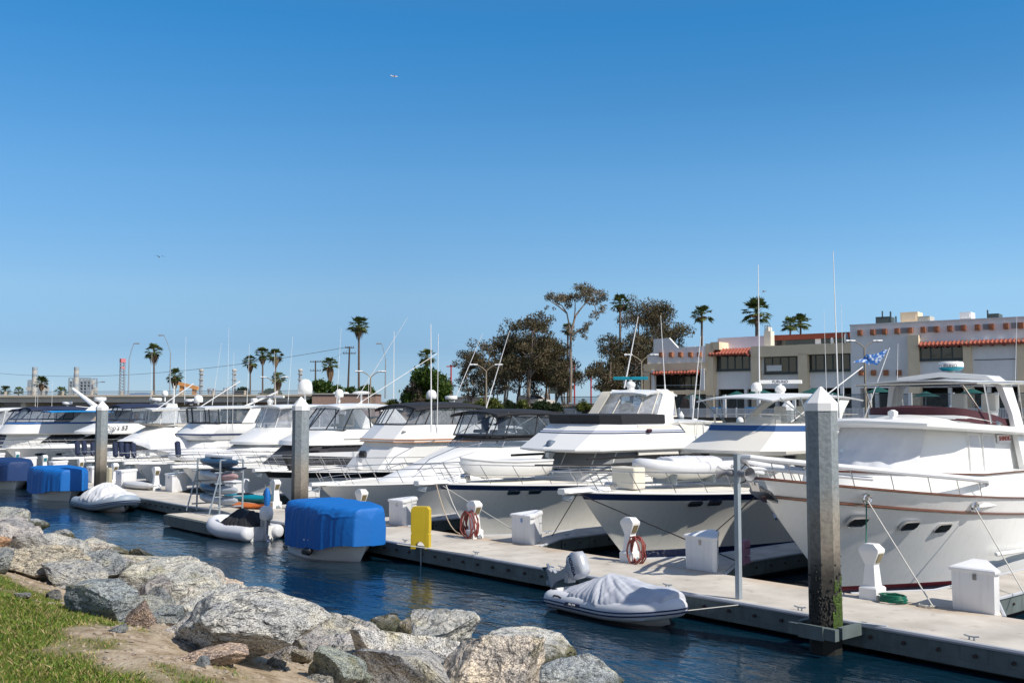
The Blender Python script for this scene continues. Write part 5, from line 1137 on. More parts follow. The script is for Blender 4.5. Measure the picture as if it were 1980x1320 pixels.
def outboard(label,loc,rz,tilt=0,sc=1,cowl=None,parent=None,brand=None):
    P=thing('outboard_motor',label,'outboard motor',loc,rz) if parent is None else parent
    # fore = +x ; pivot at origin
    T=Matrix.Rotation(tilt,3,'Y'); S=lambda p:tuple(T@Vector(p)*sc)
    b=MB(); rs=[]
    for z,a0,a1,w_ in ((.05,-.26,.10,.10),(.10,-.34,.16,.14),(.30,-.38,.18,.155),(.46,-.34,.15,.14),(.53,-.24,.06,.09)):
        rs.append([S((x,y,z)) for x,y in ((a1,-w_*.6),(a1,w_*.6),(a1*.6,w_),(a0*.7,w_),(a0,w_*.55),(a0,-w_*.55),(a0*.7,-w_),(a1*.6,-w_))])
    b.loft(rs); b.build('cowling',cowl or M('silver_cowl',(.50,.52,.55),.3,metal=.2),P,ang=50)
    b=MB(); b.loft([[S((x,y,z)) for x,y in ((a1,-w_),(a1,w_),(a0,w_),(a0,-w_))] for z,a0,a1,w_ in ((.07,-.24,.08,.08),(-.1,-.16,.04,.05),(-.45,-.15,.02,.04),(-.50,-.24,.03,.045),(-.55,-.2,.03,.04),(-.62,-.3,.08,.05),(-.70,-.3,.10,.05),(-.74,-.12,.02,.01),(-.86,-.10,-.02,.008))]); b.box(S((.06,0,-.06)),(.12*sc,.2*sc,.2*sc)); b.build('drive_leg',M('grey_cast_alloy',(.42,.44,.46),.35,metal=.3),P,ang=50)
    b=MB()
    for k in range(3):
        a=k*math.tau/3; c,s=math.cos(a),math.sin(a); b.loft([[S((-.34,.02*c-.02*s,-.66+.02*s+.02*c)),S((-.36,.02*c+.02*s,-.66+.02*s-.02*c)),S((-.35,.03*c,-.66+.03*s))],[S((-.30,.12*c-.06*s,-.66+.12*s+.06*c)),S((-.38,.12*c+.06*s,-.66+.12*s-.06*c)),S((-.35,.14*c,-.66+.14*s))]])
    b.tube([S((-.42,0,-.66)),S((-.28,0,-.66))],.03*sc,6); b.build('propeller',steel,P)
    if brand:
        for s in (1,-1):
            r_=(Matrix.Rotation(tilt,3,'Y')@Matrix.Rotation(s*R(90),3,'X')).to_euler() if s>0 else None
            m_=Matrix.Rotation(tilt,3,'Y')@Matrix(((1,0,0),(0,0,-1),(0,1,0))) if s<0 else Matrix.Rotation(tilt,3,'Y')@Matrix(((-1,0,0),(0,0,1),(0,1,0)))
            text(brand,.12*sc,navy,P,S((-.1,s*.158,.27)),m_.to_euler(),bold=.003)
    return P
DG='inflatable dinghies'
# D1: silver covered inflatable in the front
P=thing('inflatable_dinghy','white inflatable dinghy under a crumpled silver cover with a raised outboard','dinghy',(-14.98,15.75,0),R(-3),DG)
P.scale=(.90,.9,.88)
rib(P,3.5,.62,.225,.20,stripe=navy); 
drape(P,'boat_cover',greyc,[(-1.55,.56,.34,.50,2.2),(-1.0,.74,.42,.70,2),(-.35,.80,.40,.98,1.5),(.3,.80,.34,.88,1.7),(.9,.78,.22,.82,2.1),(1.35,.66,.22,.84,2.4),(1.62,.42,.5,.80,2.2)],.045,seed=4,vf=4,peak=-.45)
b=MB(); b.loft([[(-1.05,-.845,.22),(-.55,-.845,.24),(-.5,-.84,.32),(-1.0,-.835,.31)],[(-1.05,-.86,.22),(-.55,-.86,.24),(-.5,-.85,.32),(-1.0,-.85,.31)]]); e_=b.build('brand_patch',navy,P); text('AVON',.085,whitep,P,(-.78,-.865,.27),(R(90),0,0),shear=.3)
b=MB(); b.tube([(-1.5,-.8,.36),(-1.42,-.84,.40),(-1.28,-.84,.40),(-1.2,-.8,.36)],.02,6); b.tube([(-1.72,-.66,.45),(-1.65,-.6,.5)],.03,6); b.build('grab_handle',blackp,P)
outboard('silver outboard motor tilted up on the silver covered dinghy',(-16.55,15.80,.70),R(-3),R(66),1.05,brand='HONDA')
# D2
P=thing('inflatable_dinghy','grey tubed dinghy under a white rumpled cover beside the left pile','dinghy',(-45.3,15.7,0),R(0),DG); P.scale=(.88,.9,.92); rib(P,4.9,.8,.26,.3,mat=dinghyg,stripe=navy)
drape(P,'boat_cover',whitec,[(-2.3,.7,.34,.48,2.2),(-1.4,.95,.42,.85,2),(-.5,1.0,.48,1.25,1.5),(.4,1.0,.40,1.1,1.7),(1.0,.98,.45,.78,2.1),(1.7,.8,.4,.95,2.2),(2.25,.5,.5,.85,2.2)],.06,seed=14,vf=3,peak=-.5)
# D3
P=thing('inflatable_dinghy','white inflatable dinghy half covered with black cloth, its bow towards the left','dinghy',(-32.75,15.75,0),R(180+8),DG); P.scale=(.8,.9,.9); rib(P,3.3,.66,.27,.22)
drape(P,'boat_cover',blackc,[(-1.55,.45,.4,.62,2.2),(-1.1,.6,.5,1.0,1.8),(-.7,.72,.42,.85,2),(-.1,.78,.34,1.08,1.7),(.4,.72,.36,.8,2),(.7,.4,.5,.6,2)],.05,seed=24,vf=3,peak=-.2)
outboard('white and black outboard motor on the black covered dinghy',(-31.3,15.93,.62),R(188),R(0),.95,cowl=whitep)
# dinghies stowed on yacht foredecks
P=thing('tender_dinghy','pale inflatable tender lashed upside on the foredeck of the blue striped yacht','dinghy',(-20.7,24.5,2.32),R(-90),'tenders stowed on foredecks'); rib(P,3.9,.62,.19,.14,zc=.22)
drape(P,'seat_cover',dinghyf,[(-1.4,.45,.3,.52,2.5),(-.3,.5,.32,.56,2.5),(.8,.4,.35,.55,2.5)],.03,seed=2)
b=MB(); 
for x in(-1,.8): b.box((x,0,-.1),(.08,.9,.3))
b.box((-.1,0,-.2),(1.8,.08,.06)); b.build('chocks',galv,P)
text('Caribe',.13,navy,P,(-1.5,.82,.24),(R(90),0,R(180)),shear=.3)
P=thing('tender_dinghy','white hard tender lying on the foredeck of the teal radar yacht','dinghy',(-27.1,22.7,2.0),R(-90),'tenders stowed on foredecks')
b=MB(); rs=[]
for x,w_,zk,zs in ((-1.75,.62,.02,.55),(-1.0,.72,-.02,.55),(0,.75,-.03,.56),(.9,.62,.0,.60),(1.5,.36,.12,.66),(1.85,.04,.42,.72)):
    rs.append([(x,y*w_,lerp(zk,zs,q)) for y,q in ((0,0),(-.5,.04),(-.85,.3),(-.97,.7),(-1,1),(-.85,1.04),(.85,1.04),(1,1),(.97,.7),(.85,.3),(.5,.04))])
b.loft(rs); b.build('hull_shell',gel,P,ang=50); b=MB(); b.tube([(r[4][0],r[4][1]*1.02,r[4][2]) for r in rs]+[(r[7][0],r[7][1]*1.02,r[7][2]) for r in rs[::-1]],.03,6); b.build('gunwale',gel2,P)
outboard('blue grey covered outboard on the foredeck tender of the teal radar yacht',(-27.0,24.75,2.75),R(-90),R(-10),.9,cowl=M('slate_cover',(.10,.14,.20),.6))
P=thing('tender_dinghy','large white shrink covered tender on the yacht with dark framed glass','dinghy',(-60.2,24.6,1.7),R(-100),'tenders stowed on foredecks'); drape(P,'boat_cover',whitec,[(-2.2,.5,.2,.75,2.2),(-1,.95,.05,1.0,2.2),(.3,.95,.05,.98,2.2),(1.5,.7,.3,.9,2.2),(2.3,.1,.6,.8,2)],.02,seed=8); b=MB(); b.box((0,0,.05),(3,1.2,.3)); b.build('cradle',gel2,P)
P=thing('tender_dinghy','white covered inflatable behind the kayak rack on the yacht with the big dome','dinghy',(-53.2,23.4,1.5),R(-95),'tenders stowed on foredecks'); rib(P,3.6,.65,.22,.1,zc=.25); drape(P,'boat_cover',whitec,[(-1.8,.6,.2,.5,2.2),(-.6,.9,.2,.75,2.2),(.6,.85,.2,.7,2.2),(1.7,.3,.4,.6,2)],.03,seed=18)
# ------------------------------------------------------------------ kayaks and rack
def kayak(label,loc,rz,L_,w_,h,mats,cock=True,tilt=0,name='kayak',cat='kayak'):
    P=thing(name,label,cat,loc,rz,'kayaks'); P.rotation_euler=(tilt,0,rz); b=MB(); rs=[]; n=18
    for k in range(n+1):
        f=2*k/n-1; q=max(.0,1-abs(f)**2.3)**.75+.01; z=.16*abs(f)**3
        rs.append([(f*L_/2,w_/2*q*math.cos(a),z+h*(.5+.5*math.sin(a))*(.35+.65*q)) for a in [math.tau*i/14 for i in range(14)]])
    mi=[1 if (len(mats)>1 and (k>n*.62)) else 0 for k in range(n)]
    b.loft(rs,mi); b.build('kayak_hull',mats,P,ang=60)
    if cock: b=MB(); b.tube([(.45*math.cos(a)-.1,w_*.28*math.sin(a),h*.98) for a in [math.tau*i/16 for i in range(16)]],.025,6,closed=True); b.ell((-.1,0,h*.93),(.86,w_*.5,.05)); b.build('cockpit_rim',blackp,P)
    return P
navk=M('navy_kayak',(.03,.07,.13),.35); greyk=M('pale_grey_plastic',(.42,.46,.50),.4); pinkk=M('faded_rose_plastic',(.45,.30,.30),.5,var=.1); whk=M('white_kayak_plastic',(.62,.62,.62),.4)
P=thing('kayak_rack','open steel rack holding five kayaks at the dock corner','rack',(-36.6,16.9,.5)); b=MB()
for x in (-1.1,.9):
    for y in (-.55,.35): b.tube([(x,y,0),(x,y,1.95)],.035,6)
    b.tube([(x,-.55,1.95),(x,.35,1.95)],.03,6); b.tube([(x,-.95,0),(x,-.55,1.5)],.03,6)
    for z in (.25,.62,1.1,1.5): b.tube([(x,-.75,z),(x,.35,z)],.028,6)
b.tube([(-1.1,.35,1.2),(.9,.35,1.2)],.028,6); b.build('frame',galv,P)
b=MB(); b.tube([(-1.3,-.1,2.02),(1.1,-.1,2.02)],.09,8); b.build('foam_roll',whitec,P)
for l_,z,mt in (('navy kayak on the top shelf of the rack',1.66,[navk]),('faded rose and white kayak on the second shelf of the rack',1.16,[whk,pinkk]),('navy kayak with pale nose on the third shelf of the rack',.66,[navk,greyk]),('pale grey kayak on the lowest shelf of the rack',.28,[greyk]),('slim dark kayak wedged under the top one on the rack',1.5,[navk])):
    kayak(l_,(-36.6,16.7+(.35 if z==1.5 else 0),.5+z),0,3.2,.7 if z!=1.5 else .35,.34 if z!=1.5 else .15,mt,z>.3)
kayak('teal kayak lying on the dock right of the rack',(-38.2+.5,18.4,.68),R(12),2.9,.7,.32,[tealp]); kayak('orange kayak lying under the teal one',(-37.2,18.15,.5),R(10),2.2,.6,.2,[M('orange_plastic',(.62,.16,.03),.45)],False)
kayak('long white kayak lying on the dock left of a pedestal',(-49.8+.3,18.5,.5),R(5),3.0,.75,.36,[whk],False)
b=MB(); b.box((-35.5,15.95,.25),(4.0,1.7,.4)); Q=b.build('float_platform',conc); tag(Q,'small square floating platform carrying the kayak rack','platform')
b=MB(); b.box((0,-.9,.24),(4.1,.08,.36)); b.box((2.04,0,.24),(.08,1.8,.36)); o=b.build('waler',waler,Q); o.location=(-35.5,15.95,0); b=MB(); b.box((-35.5,15.95,0),(3.7,1.5,.3)); b.build('float',floatm,Q)
P=thing('folded_stroller','dark folded bag and frame leaning on the pedestal beside the teal kayak','bag',(-36.9,18.85,.5)); b=MB(); b.ell((0,0,.38),(.38,.3,.75)); b.build('bag_body',navy2,P); b=MB(); b.tube([(0,-.1,.1),(.1,-.12,.9)],.015,5); b.build('strap',greyp,P)
b=MB(); b.ell((-36.0,18.4,.95),(.3,.25,.8)); tag(b.build('blue_bundle',bluec),'small blue bundle tied beside the middle pile','bundle')
# navy fenders racked on the rails
random.seed(8); fl=['leftmost','second','third','fourth','fifth','sixth','seventh','eighth']
f0=None
for k,(px,py) in enumerate(((150,866),(163,865),(180,868),(223,869),(235,868),(246,871),(258,870),(344,868))):
    p=dist(px,py,60 if px<190 else 56.5 if px<300 else 53); b=MB()
    if not f0:
        b.tube([(0,0,-.42),(0,0,-.36),(0,0,.36),(0,0,.42)],[.05,.145,.145,.05],10); f0=b.build('fender',navy2)
    o=f0 if k==0 else f0.copy()
    if k: COL.objects.link(o)
    o.location=p; o.rotation_euler=(0,R(-14),0); tag(o,'navy cloth covered fender, %s from the left in the row on the bow rails'%fl[k],'fender','navy fenders racked on bow rails')
# flag
P=thing('flag','blue flag with pale pattern streaming from a slanted white pole','flag',dist(1668,818,32)); base=dist(1668,818,32); top=dist(1720,672,32); d=top-base
b=MB(); b.tube([(0,0,0),tuple(d)],[.022,.015],6); b.build('pole',whitep,P)
fm_=bpy.data.materials.new('flag_cloth'); fm_.use_nodes=True; t=fm_.node_tree; c=t.nodes.new('ShaderNodeTexCoord'); n=t.nodes.new('ShaderNodeTexNoise'); n.inputs['Scale'].default_value=11; n.inputs['Detail'].default_value=6; r=t.nodes.new('ShaderNodeValToRGB'); e=r.color_ramp.elements; e[0].position=.52; e[0].color=(.02,.13,.42,1); e[1].position=.6; e[1].color=(.55,.62,.72,1); t.links.new(c.outputs['Object'],n.inputs['Vector']); t.links.new(n.outputs['Fac'],r.inputs[0]); t.links.new(r.outputs[0],t.nodes['Principled BSDF'].inputs['Base Color']); t.nodes['Principled BSDF'].inputs['Roughness'].default_value=.8
A=dist(1716,676,32)-base; Bq=dist(1694,706,32)-base; C_=dist(1656,700,32)-base; E_=dist(1659,692,32)-base; b=MB(); rows=[]
for i in range(17):
    f=i/16; rows.append([(A.lerp(E_,f)).lerp(Bq.lerp(C_,f),j/8)+Vector((.04*math.sin(f*9+j*.3),.12*math.sin(f*8+j*.5)*f,.03*math.sin(f*11))) for j in range(9)])
b.loft(rows,0,False,False,closed=False); b.build('cloth',fm_,P,ang=80)
# ------------------------------------------------------------------ far shore
stuccow=M('white_stucco',(.84,.83,.82),.9,var=.06,vs=.5,streak=.16,bump=.4,bs=3)
stuccob=M('beige_stucco',(.82,.66,.46),.9,var=.05,vs=.8,streak=.12,bump=.4,bs=4)
stuccom=M('mauve_stucco',(.68,.60,.66),.9,var=.05,vs=.8,streak=.2)
terra=M('terracotta_tile',(.34,.095,.06),.75,var=.22,vs=5); rustr=M('rust_red_roof',(.27,.06,.03),.8,var=.1); brk=M('terracotta_bracket',(.40,.16,.08),.8,var=.12)
wingr=M('grey_green_frame',(.055,.075,.075),.5); wglass=M('window_glass',(.012,.018,.022),.08,var=.4,vs=.7,spec=.8); recshade=M('recess_shade_black',(.012,.013,.014),.8,var=.5,vs=.8)  # last one: near-black with the shade of arcade and balcony recesses painted in
stonew=M('stone_seawall',(.14,.12,.10),.9,var=.3,vs=1.2,bump=.8,bs=4,streak=.4); seatank=M('teal_canvas',(.0,.07,.065),.7); asph=M('pale_paving',(.32,.31,.29),.9); bronzew=M('rust_sculpture',(.12,.045,.025),.7)
# facade frame
F0=dist(1645,790,117); F1=dist(1980,790,106.6); F0.z=F1.z=0; FX=(F1-F0).normalized(); FY=Vector((-FX.y,FX.x,0)); 
if FY.dot(Vector((F0.x,F0.y,0)))<0: FY=-FY          # away from the camera
FRZ=math.atan2(FX.y,FX.x)
def fac(px,py,off=0):
    r=ray(px,py); o=F0+FY*off; k=(o.x*FY.x+o.y*FY.y)/(r.x*FY.x+r.y*FY.y); p=r*k; q=Vector((p.x,p.y,0))-F0; return (q.dot(FX),CZ+p.z)
GZ=3.35
B=thing('waterfront_building','long white and beige stucco waterfront building with tiled awnings and terracotta beam ends','building',tuple(F0)[:2]+(0,),FRZ)
def fbox(mb,x0,x1,y0,y1,off,dep,mi=0,uz=None):
    """box seen at pixels x0..x1, y0 (top) .. y1 (bottom) on the plane off, going dep back"""
    a,zt=fac((x0+x1)/2,y0,off); _,zb_=fac((x0+x1)/2,y1,off); u0=fac(x0,700,off)[0]; u1=fac(x1,700,off)[0]
    mb.box(((u0+u1)/2,off+dep/2,(zt+zb_)/2),(u1-u0,dep,zt-zb_),mi)
    return u0,u1,zb_,zt
uR0=fac(1645,700)[0]; uR1=uR0+34; zR=fac(1645,629)[1]
b=MB(); b.box(((uR0+uR1)/2,8,(GZ+3.4+zR)/2),(uR1-uR0,16,zR-GZ-3.4)); b.box(((uR0+fac(1662,700)[0])/2+.0,8,GZ+1.7),(fac(1662,700)[0]-uR0,16,3.4)); b.box(((fac(1738,700)[0]+fac(1760,700)[0])/2,8,GZ+1.7),(2.,16,3.4))
b.box(((uR0+uR1)/2,.15,zR+.03),(uR1-uR0+.1,.5,.12)); b.build('main_wall',stuccow,B)
b=MB()
b.box(((uR0+uR1)/2,3.2,GZ+1.75),(uR1-uR0,.1,3.5)); u_a=fac(1250,700)[0]; b.box(((u_a+uR0)/2,3.6,GZ+1.8),(uR0-u_a,.1,3.7)); b.build('arcade_back_wall',recshade,B)
def awning(x0,x1,ytop,ybot,off,out):
    u0,zt=fac(x0,ytop,off); u1=fac(x1,ytop,off)[0]; zt=fac((x0+x1)/2,ytop,off)[1]; zb_=fac((x0+x1)/2,ybot,off-out)[1]
    b=MB(); n=int((u1-u0)/.42); 
    for k in range(n):
        x=u0+(k+.5)*(u1-u0)/n; b.tube([(x,off+.05,zt),(x,off-out-.05,zb_+.03)],[.13,.17],6)
    b.box(((u0+u1)/2,off-out/2,(zt+zb_)/2-.04),(u1-u0,math.hypot(out,zt-zb_),.07),rx=math.atan2(zt-zb_,out),mi=1); b.build('tile_awning',[terra,rustr],B)
    b=MB(); 
    k=u0+.5
    while k<u1: b.box((k,off-out/2,zb_-.10),(.16,out*1.0,.18)); k+=1.15
    b.build('awning_beams',rustr,B)
def window(x0,x1,y0,y1,off,n,sill=True,name='window'):
    u0,zt=fac(x0,y0,off); u1=fac(x1,y0,off)[0]; zt=fac((x0+x1)/2,y0,off)[1]; zb_=fac((x0+x1)/2,y1,off)[1]
    f=MB(); w_=u1-u0; h=zt-zb_; y=off-.06
    f.box(((u0+u1)/2,y,zt-.06),(w_,.14,.14)); f.box(((u0+u1)/2,y,zb_+.10),(w_,.16,.2))
    for k in range(n+1): f.box((u0+w_*k/n+(.06 if k==0 else -.06 if k==n else 0),y,(zt+zb_)/2),(.13,.12,h-.3))
    o=f.build(name,wingr,B); g=MB()
    g.box(((u0+u1)/2,off-.02,(zt+zb_)/2),(w_-.1,.05,h-.1)); g.build('pane',wglass,o)
    if sill: s=MB(); s.box(((u0+u1)/2,off-.12,zb_-.05),(w_+.2,.26,.09)); s.build('sill',wingr,o)
def beamends(xs_,y,off,sz=.5,y2=None):
    b=MB(); n=len(xs_)
    for k,x in enumerate(xs_): u,z=fac(x,y+(y2-y)*k/(n-1) if y2 else y,off); b=MB(); b.box((u,off-.18,z),(sz*.8,.42,sz)); b.box((u,off-.42,z),(sz*.45,.08,sz*.55)); b.build('beam_end',brk,B)
beamends([1664,1688.5,1711.5,1735.5,1761,1786,1812,1837.5,1864,1891,1918,1946,1975,2004,2034],643.5,0,.62,627); beamends([1666,1690,1714,1739],720.5,0,.62)
for x in (1699,1749,1801,1854,1908,1963): u,z=fac(x,641-(x-1699)*.045,0); b=MB(); b.box((u,-.03,z),(.75,.08,.6)); b.build('wall_vent',M('vent_grey',(.28,.29,.30),.6),B)
pr=[]
for x0,x1,y0 in ((1756,1777,648),(1862,1878,659),(1966,1990,654),(2075,2100,650)):
    b=MB(); fbox(b,x0,x1,y0,835,-.9,1.3); b.build('stucco_pier',stuccob,B)
b=MB(); fbox(b,1880,1966,655,735,-.45,.6); fbox(b,1778,1862,697,735,-.45,.6); b.build('white_panel',stuccow,B)
awning(1778,2100,656,664,-.4,.9); window(1779,1862,664,696,-.42,4); window(1990,2075,662,694,-.42,4)
b=MB(); fbox(b,1884,1964,694.2,695.6,-.5,.1); b.build('panel_ledge',wingr,B)
# rooftop gear
for nm,x0,x1,y0,y1,mt in (('rooftop_unit',1695,1722,612,628,wingr),('rooftop_unit',1743,1777,603,624,stuccob),('rooftop_unit',1777,1800,611,622,M('roof_metal',(.45,.43,.38),.6)),('rooftop_unit',1858,1880,603,617,stuccow),('rooftop_unit',1912,1934,606,615,wingr),('roof_pipe',1707,1709,601,615,wingr),('roof_pipe',1722.5,1725,602,627,wingr),('roof_pipe',1733,1735,611,626,wingr),('roof_pipe',1911,1913.5,599,615,wingr)):
    b=MB(); u0,u1,z0,z1=fbox(b,x0,x1,y0,y1,3,2.2 if nm[-1]=='t' else .2)
    if nm=='rooftop_unit': b.box(((u0+u1)/2,2.95,(z0+z1)/2),(abs(u1-u0)*.8,.12,(z1-z0)*.5)); b.box(((u0+u1)/2,4,z0-.5),(abs(u1-u0),2,1.2))
    b.build(nm,mt,B)
# middle section
uM0=fac(1450,700)[0]
b=MB(); zM=fac(1550,672)[1]; zb2=GZ+3.5
b.box(((uM0+uR0)/2,8.9,(zb2+zM)/2),(uR0-uM0,16,zM-zb2)); b.build('white_wall',stuccow,B)
for x0,x1,yt in ((1452,1543,668),(1543,1645,664)):
    b=MB(); yb=689 if x0<1500 else 684
    fbox(b,x0,x1,yt,yb,-.1,1.0); fbox(b,x0,x0+(15 if x0<1500 else 17),yb,835,-.1,1.0); b.build('stucco_frame',stuccob,B)
window(1478,1541,689,722,.85,4); window(1561,1644,684,717,.85,5)
b=MB(); fbox(b,1468,1480,689,717,.8,.2); fbox(b,1482,1511,706,717,.66,.1); b.build('white_blind',whitep,B)
b=MB(); fbox(b,1487,1644,645,655,4,3); b.build('rust_fascia',rustr,B); b=MB(); fbox(b,1490,1644,653,672,4.5,5); b.build('clerestory_glass',wglass,B)
b=MB(); fbox(b,1577,1588,654,668,4.4,.1); b.build('clerestory_panel',whitep,B)
b=MB(); 
for x0,x1,y0,y1 in ((1478,1491,640,668),(1482,1487,632,640)): fbox(b,x0,x1,y0,y1,2,1.2)
b.build('chimney',cream,B)
b=MB()
for x in (1479,1484,1489): u,z=fac(x,628,2.5); b.tube([(u,2.5,z),(u,2.5,z-1.2)],.05,5)
u,z=fac(1479,630,2.5); u1,_=fac(1490,630,2.5); b.tube([(u,2.5,z),(u1,2.5,z)],.05,5); b.tube([(u,2.5,z-.5),(u1,2.5,z-.5)],.05,5); b.build('roof_railing',galv,B)
for x,y in ((1636,655),(1609,661)):
    u,z=fac(x,y,.2); b=MB(); b.ell((u,.2,z),(.15,1.5 if x>1620 else 1.1,1.5 if x>1620 else 1.1),0,12,6); b.tube([(u,.2,z),(u,.4,z-1.2)],.06,5); o=b.build('satellite_dish',galv,B)
# left section
uL0=fac(1245,700)[0]
b=MB(); uA,zA=fac(1378,683,.8); uB=fac(1452,683,.8)[0]; zL=fac(1415,680,.8)[1]; b.box(((uA+uB)/2,8.8,(zb2+zL)/2),(uB-uA,16,zL-zb2)); b.build('white_wall',stuccow,B)
b=MB(); u0,z0=fac(1388,655,2.5); u1,z1=fac(1455,650,2.5); z1=fac(1455,650,2.5)[1]
b.loft([[(u0-.4,2.5,zL-.2),(u0,2.5,z1-.05),(u1+1.8,2.5,z1),(u1+1.8,2.5,zL-.2)],[(u0-.4,9,zL-.2),(u0,9,z1-.05),(u1+1.8,9,z1),(u1+1.8,9,zL-.2)]]); b.build('mauve_penthouse',stuccom,B)
awning(1377,1452,674,685,.8,1.3); window(1379,1450,687,716,.78,5)
b=MB(); fbox(b,1364,1379,664,835,-.3,1.6); b.build('stucco_pier',stuccob,B); b=MB(); fbox(b,1374,1391,661,676,-.3,3); b.build('pier_cap',stuccob,B)
b=MB(); u0=fac(1266,700)[0]; u1=fac(1366,700)[0]; zt=fac(1266,656,0)[1]; zs_=fac(1320,672,0)[1]; zc_=fac(1300,702,0)[1]
pts=[(u0-.9,zc_),(u1,zc_),(u1,zs_+.1)]+[(lerp(fac(1313,700)[0],fac(1296,700)[0],q),lerp(zs_,zt+.1,q**1.0)) for q in (0,.33,.66,1)]+[(u0,zt),(u0,zt-1.6),(u0-.9,zt-2.0)]
b.loft([[(x,-.3,z) for x,z in pts],[(x,.1,z) for x,z in pts]]); b.box(((u0+u1)/2,5,(zc_+zs_)/2),(u1-u0,9.6,zs_-zc_)); 
b.loft([[(fac(1328,660,4)[0],4,zs_-.2),(fac(1318,660,4)[0],4,zt-.9),(fac(1344,660,4)[0],4,zt-.8),(fac(1356,670,4)[0],4,zs_-.1)],[(fac(1328,660,4)[0],4.3,zs_-.2),(fac(1318,660,4)[0],4.3,zt-.9),(fac(1344,660,4)[0],4.3,zt-.8),(fac(1356,670,4)[0],4.3,zs_-.1)]]); b.build('swooping_parapet',stuccow,B)
beamends([1280,1299,1317,1336.5,1353.5],685.5,-.35,.6)
b=MB(); fbox(b,1244,1366,702,719,-.5,6); fbox(b,1244,1256,718,835,-.5,1); fbox(b,1256,1366,754,762,-.5,6); b.build('stucco_band',stuccob,B)
b=MB(); fbox(b,1259,1265,716,790,-.7,.5); fbox(b,1354,1361,712,754,-.7,.5); b.build('white_post',whitep,B); awning(1264,1354,717,722,-.5,.7)
b=MB(); fbox(b,1256,1366,719,754,3.2,.3); b.build('balcony_back_wall',recshade,B); window(1285,1350,726,752,3.1,5,False,'balcony_window')
b=MB(); fbox(b,1262,1358,744,745,-.55,.05); b.build('balcony_rail',galv,B)
for u in np.arange(uL0+2,uR1-1,3.9): b=MB(); b.box((u,.6,GZ+1.75),(.4,.4,3.5)); b.build('arcade_post',whitep,B)
# promenade, fence, seawall
P=thing('seawall','dark stone seawall below the promenade fence','seawall',tuple(F0)[:2]+(0,),FRZ); b=MB(); b.box((15,-7.5,1.2),(130,1.0,GZ*2-2.55)); b.box((15,-7.55,GZ+.02-.0),(130,1.3,.12)); b.build('stone_wall',stonew,P)
b=MB(); b.box((15,20,GZ-.3),(130,54,.6)); o=b.build('promenade',asph); o.location=tuple(F0)[:2]+(0,); o.rotation_euler=(0,0,FRZ); tag(o,kind='structure')
P=thing('promenade_fence','low white picket fence along the promenade edge','fence',tuple(F0)[:2]+(0,),FRZ); b=MB(); x=-42.
b.box((15,-7.2,GZ+1.08),(114,.08,.07)); b.box((15,-7.2,GZ+.16),(114,.06,.07))
while x<72: b.box((x,-7.2,GZ+.6),(.07,.04,.95)); x+=.14
b.build('picket_panel',whitep,P); b=MB(); x=-42
while x<72: b.box((x,-7.2,GZ+.6),(.12,.12,1.2)); x+=2.4
b.build('post',whitep,P)
GG='patio furniture behind the promenade fence'
for k,(px,w_) in enumerate(((1340,1.6),(1425,2.),(1470,2.2),(1610,2.2),(1505,1.6),(1700,2),(1790,2),(1880,1.8),(1575,2.4))):
    u,_=fac(px,770,-3.2); z=GZ+2.35+.25*(k%3); b=MB(); b.loft([[(u+w_*.75*math.cos(q*math.pi/4),-3.2+w_*.75*math.sin(q*math.pi/4),z) for q in range(8)],[(u+.1*math.cos(q*math.pi/4),-3.2+.1*math.sin(q*math.pi/4),z+.55) for q in range(8)]])
    Q=thing('patio_umbrella',['teal patio umbrella, %s from the left along the patio'%n for n in ('first','second','third','fifth','fourth','sixth','seventh','eighth','ninth')][k],'umbrella',tuple(F0)[:2]+(0,),FRZ,'teal umbrellas on the patio'); b.build('canopy',seatank,Q); b=MB(); b.tube([(u,-3.2,GZ),(u,-3.2,z+.3)],.04,5); b.build('pole',galv,Q)
for k,px in enumerate((1385,1394,1452,1744,1832,1842,1905)):
    u,_=fac(px,780,-5); b=MB(); b.bbox((u,-5,GZ+1.0),(1.3,.9,.5),.1); b.box((u,-5,GZ+.4),(1.1,.7,.8)); o=b.build('patio_bench',bluel); o.location=tuple(F0)[:2]+(0,); o.rotation_euler=(0,0,FRZ); tag(o,'light blue padded patio seat, %s from the left'%('first','second','third','fourth','fifth','sixth','seventh')[k],'patio seat',GG)
u,z=fac(1325,783,-2.5); b=MB(); b.ell((u,-2.5,GZ+1.2),(1.2,.4,2.9)); o=b.build('oval_sculpture',bronzew); o.location=tuple(F0)[:2]+(0,); o.rotation_euler=(0,0,FRZ); tag(o,'tall rusty oval sculpture behind the fence at the left of the patio','sculpture')
P=thing('glass_windscreen','row of glass windscreen panels on white posts above the picket fence','windscreen',tuple(F0)[:2]+(0,),FRZ); b=MB(); b.box((16,-6.4,GZ+1.5),(104,.03,2.2)); b.build('glass_panel',vinyl_mat('tinted_pane',.12,(.2,.25,.25)),P); b=MB()
for u in np.arange(fac(1277,780,-6.4)[0],60,4.15): b.box((u,-6.4,GZ+1.35),(.34,.34,2.7))
b.build('white_post',whitep,P); b=MB(); b.box((16,-6.4,GZ+2.6),(104,.07,.07)); b.build('top_rail',wingr,P)
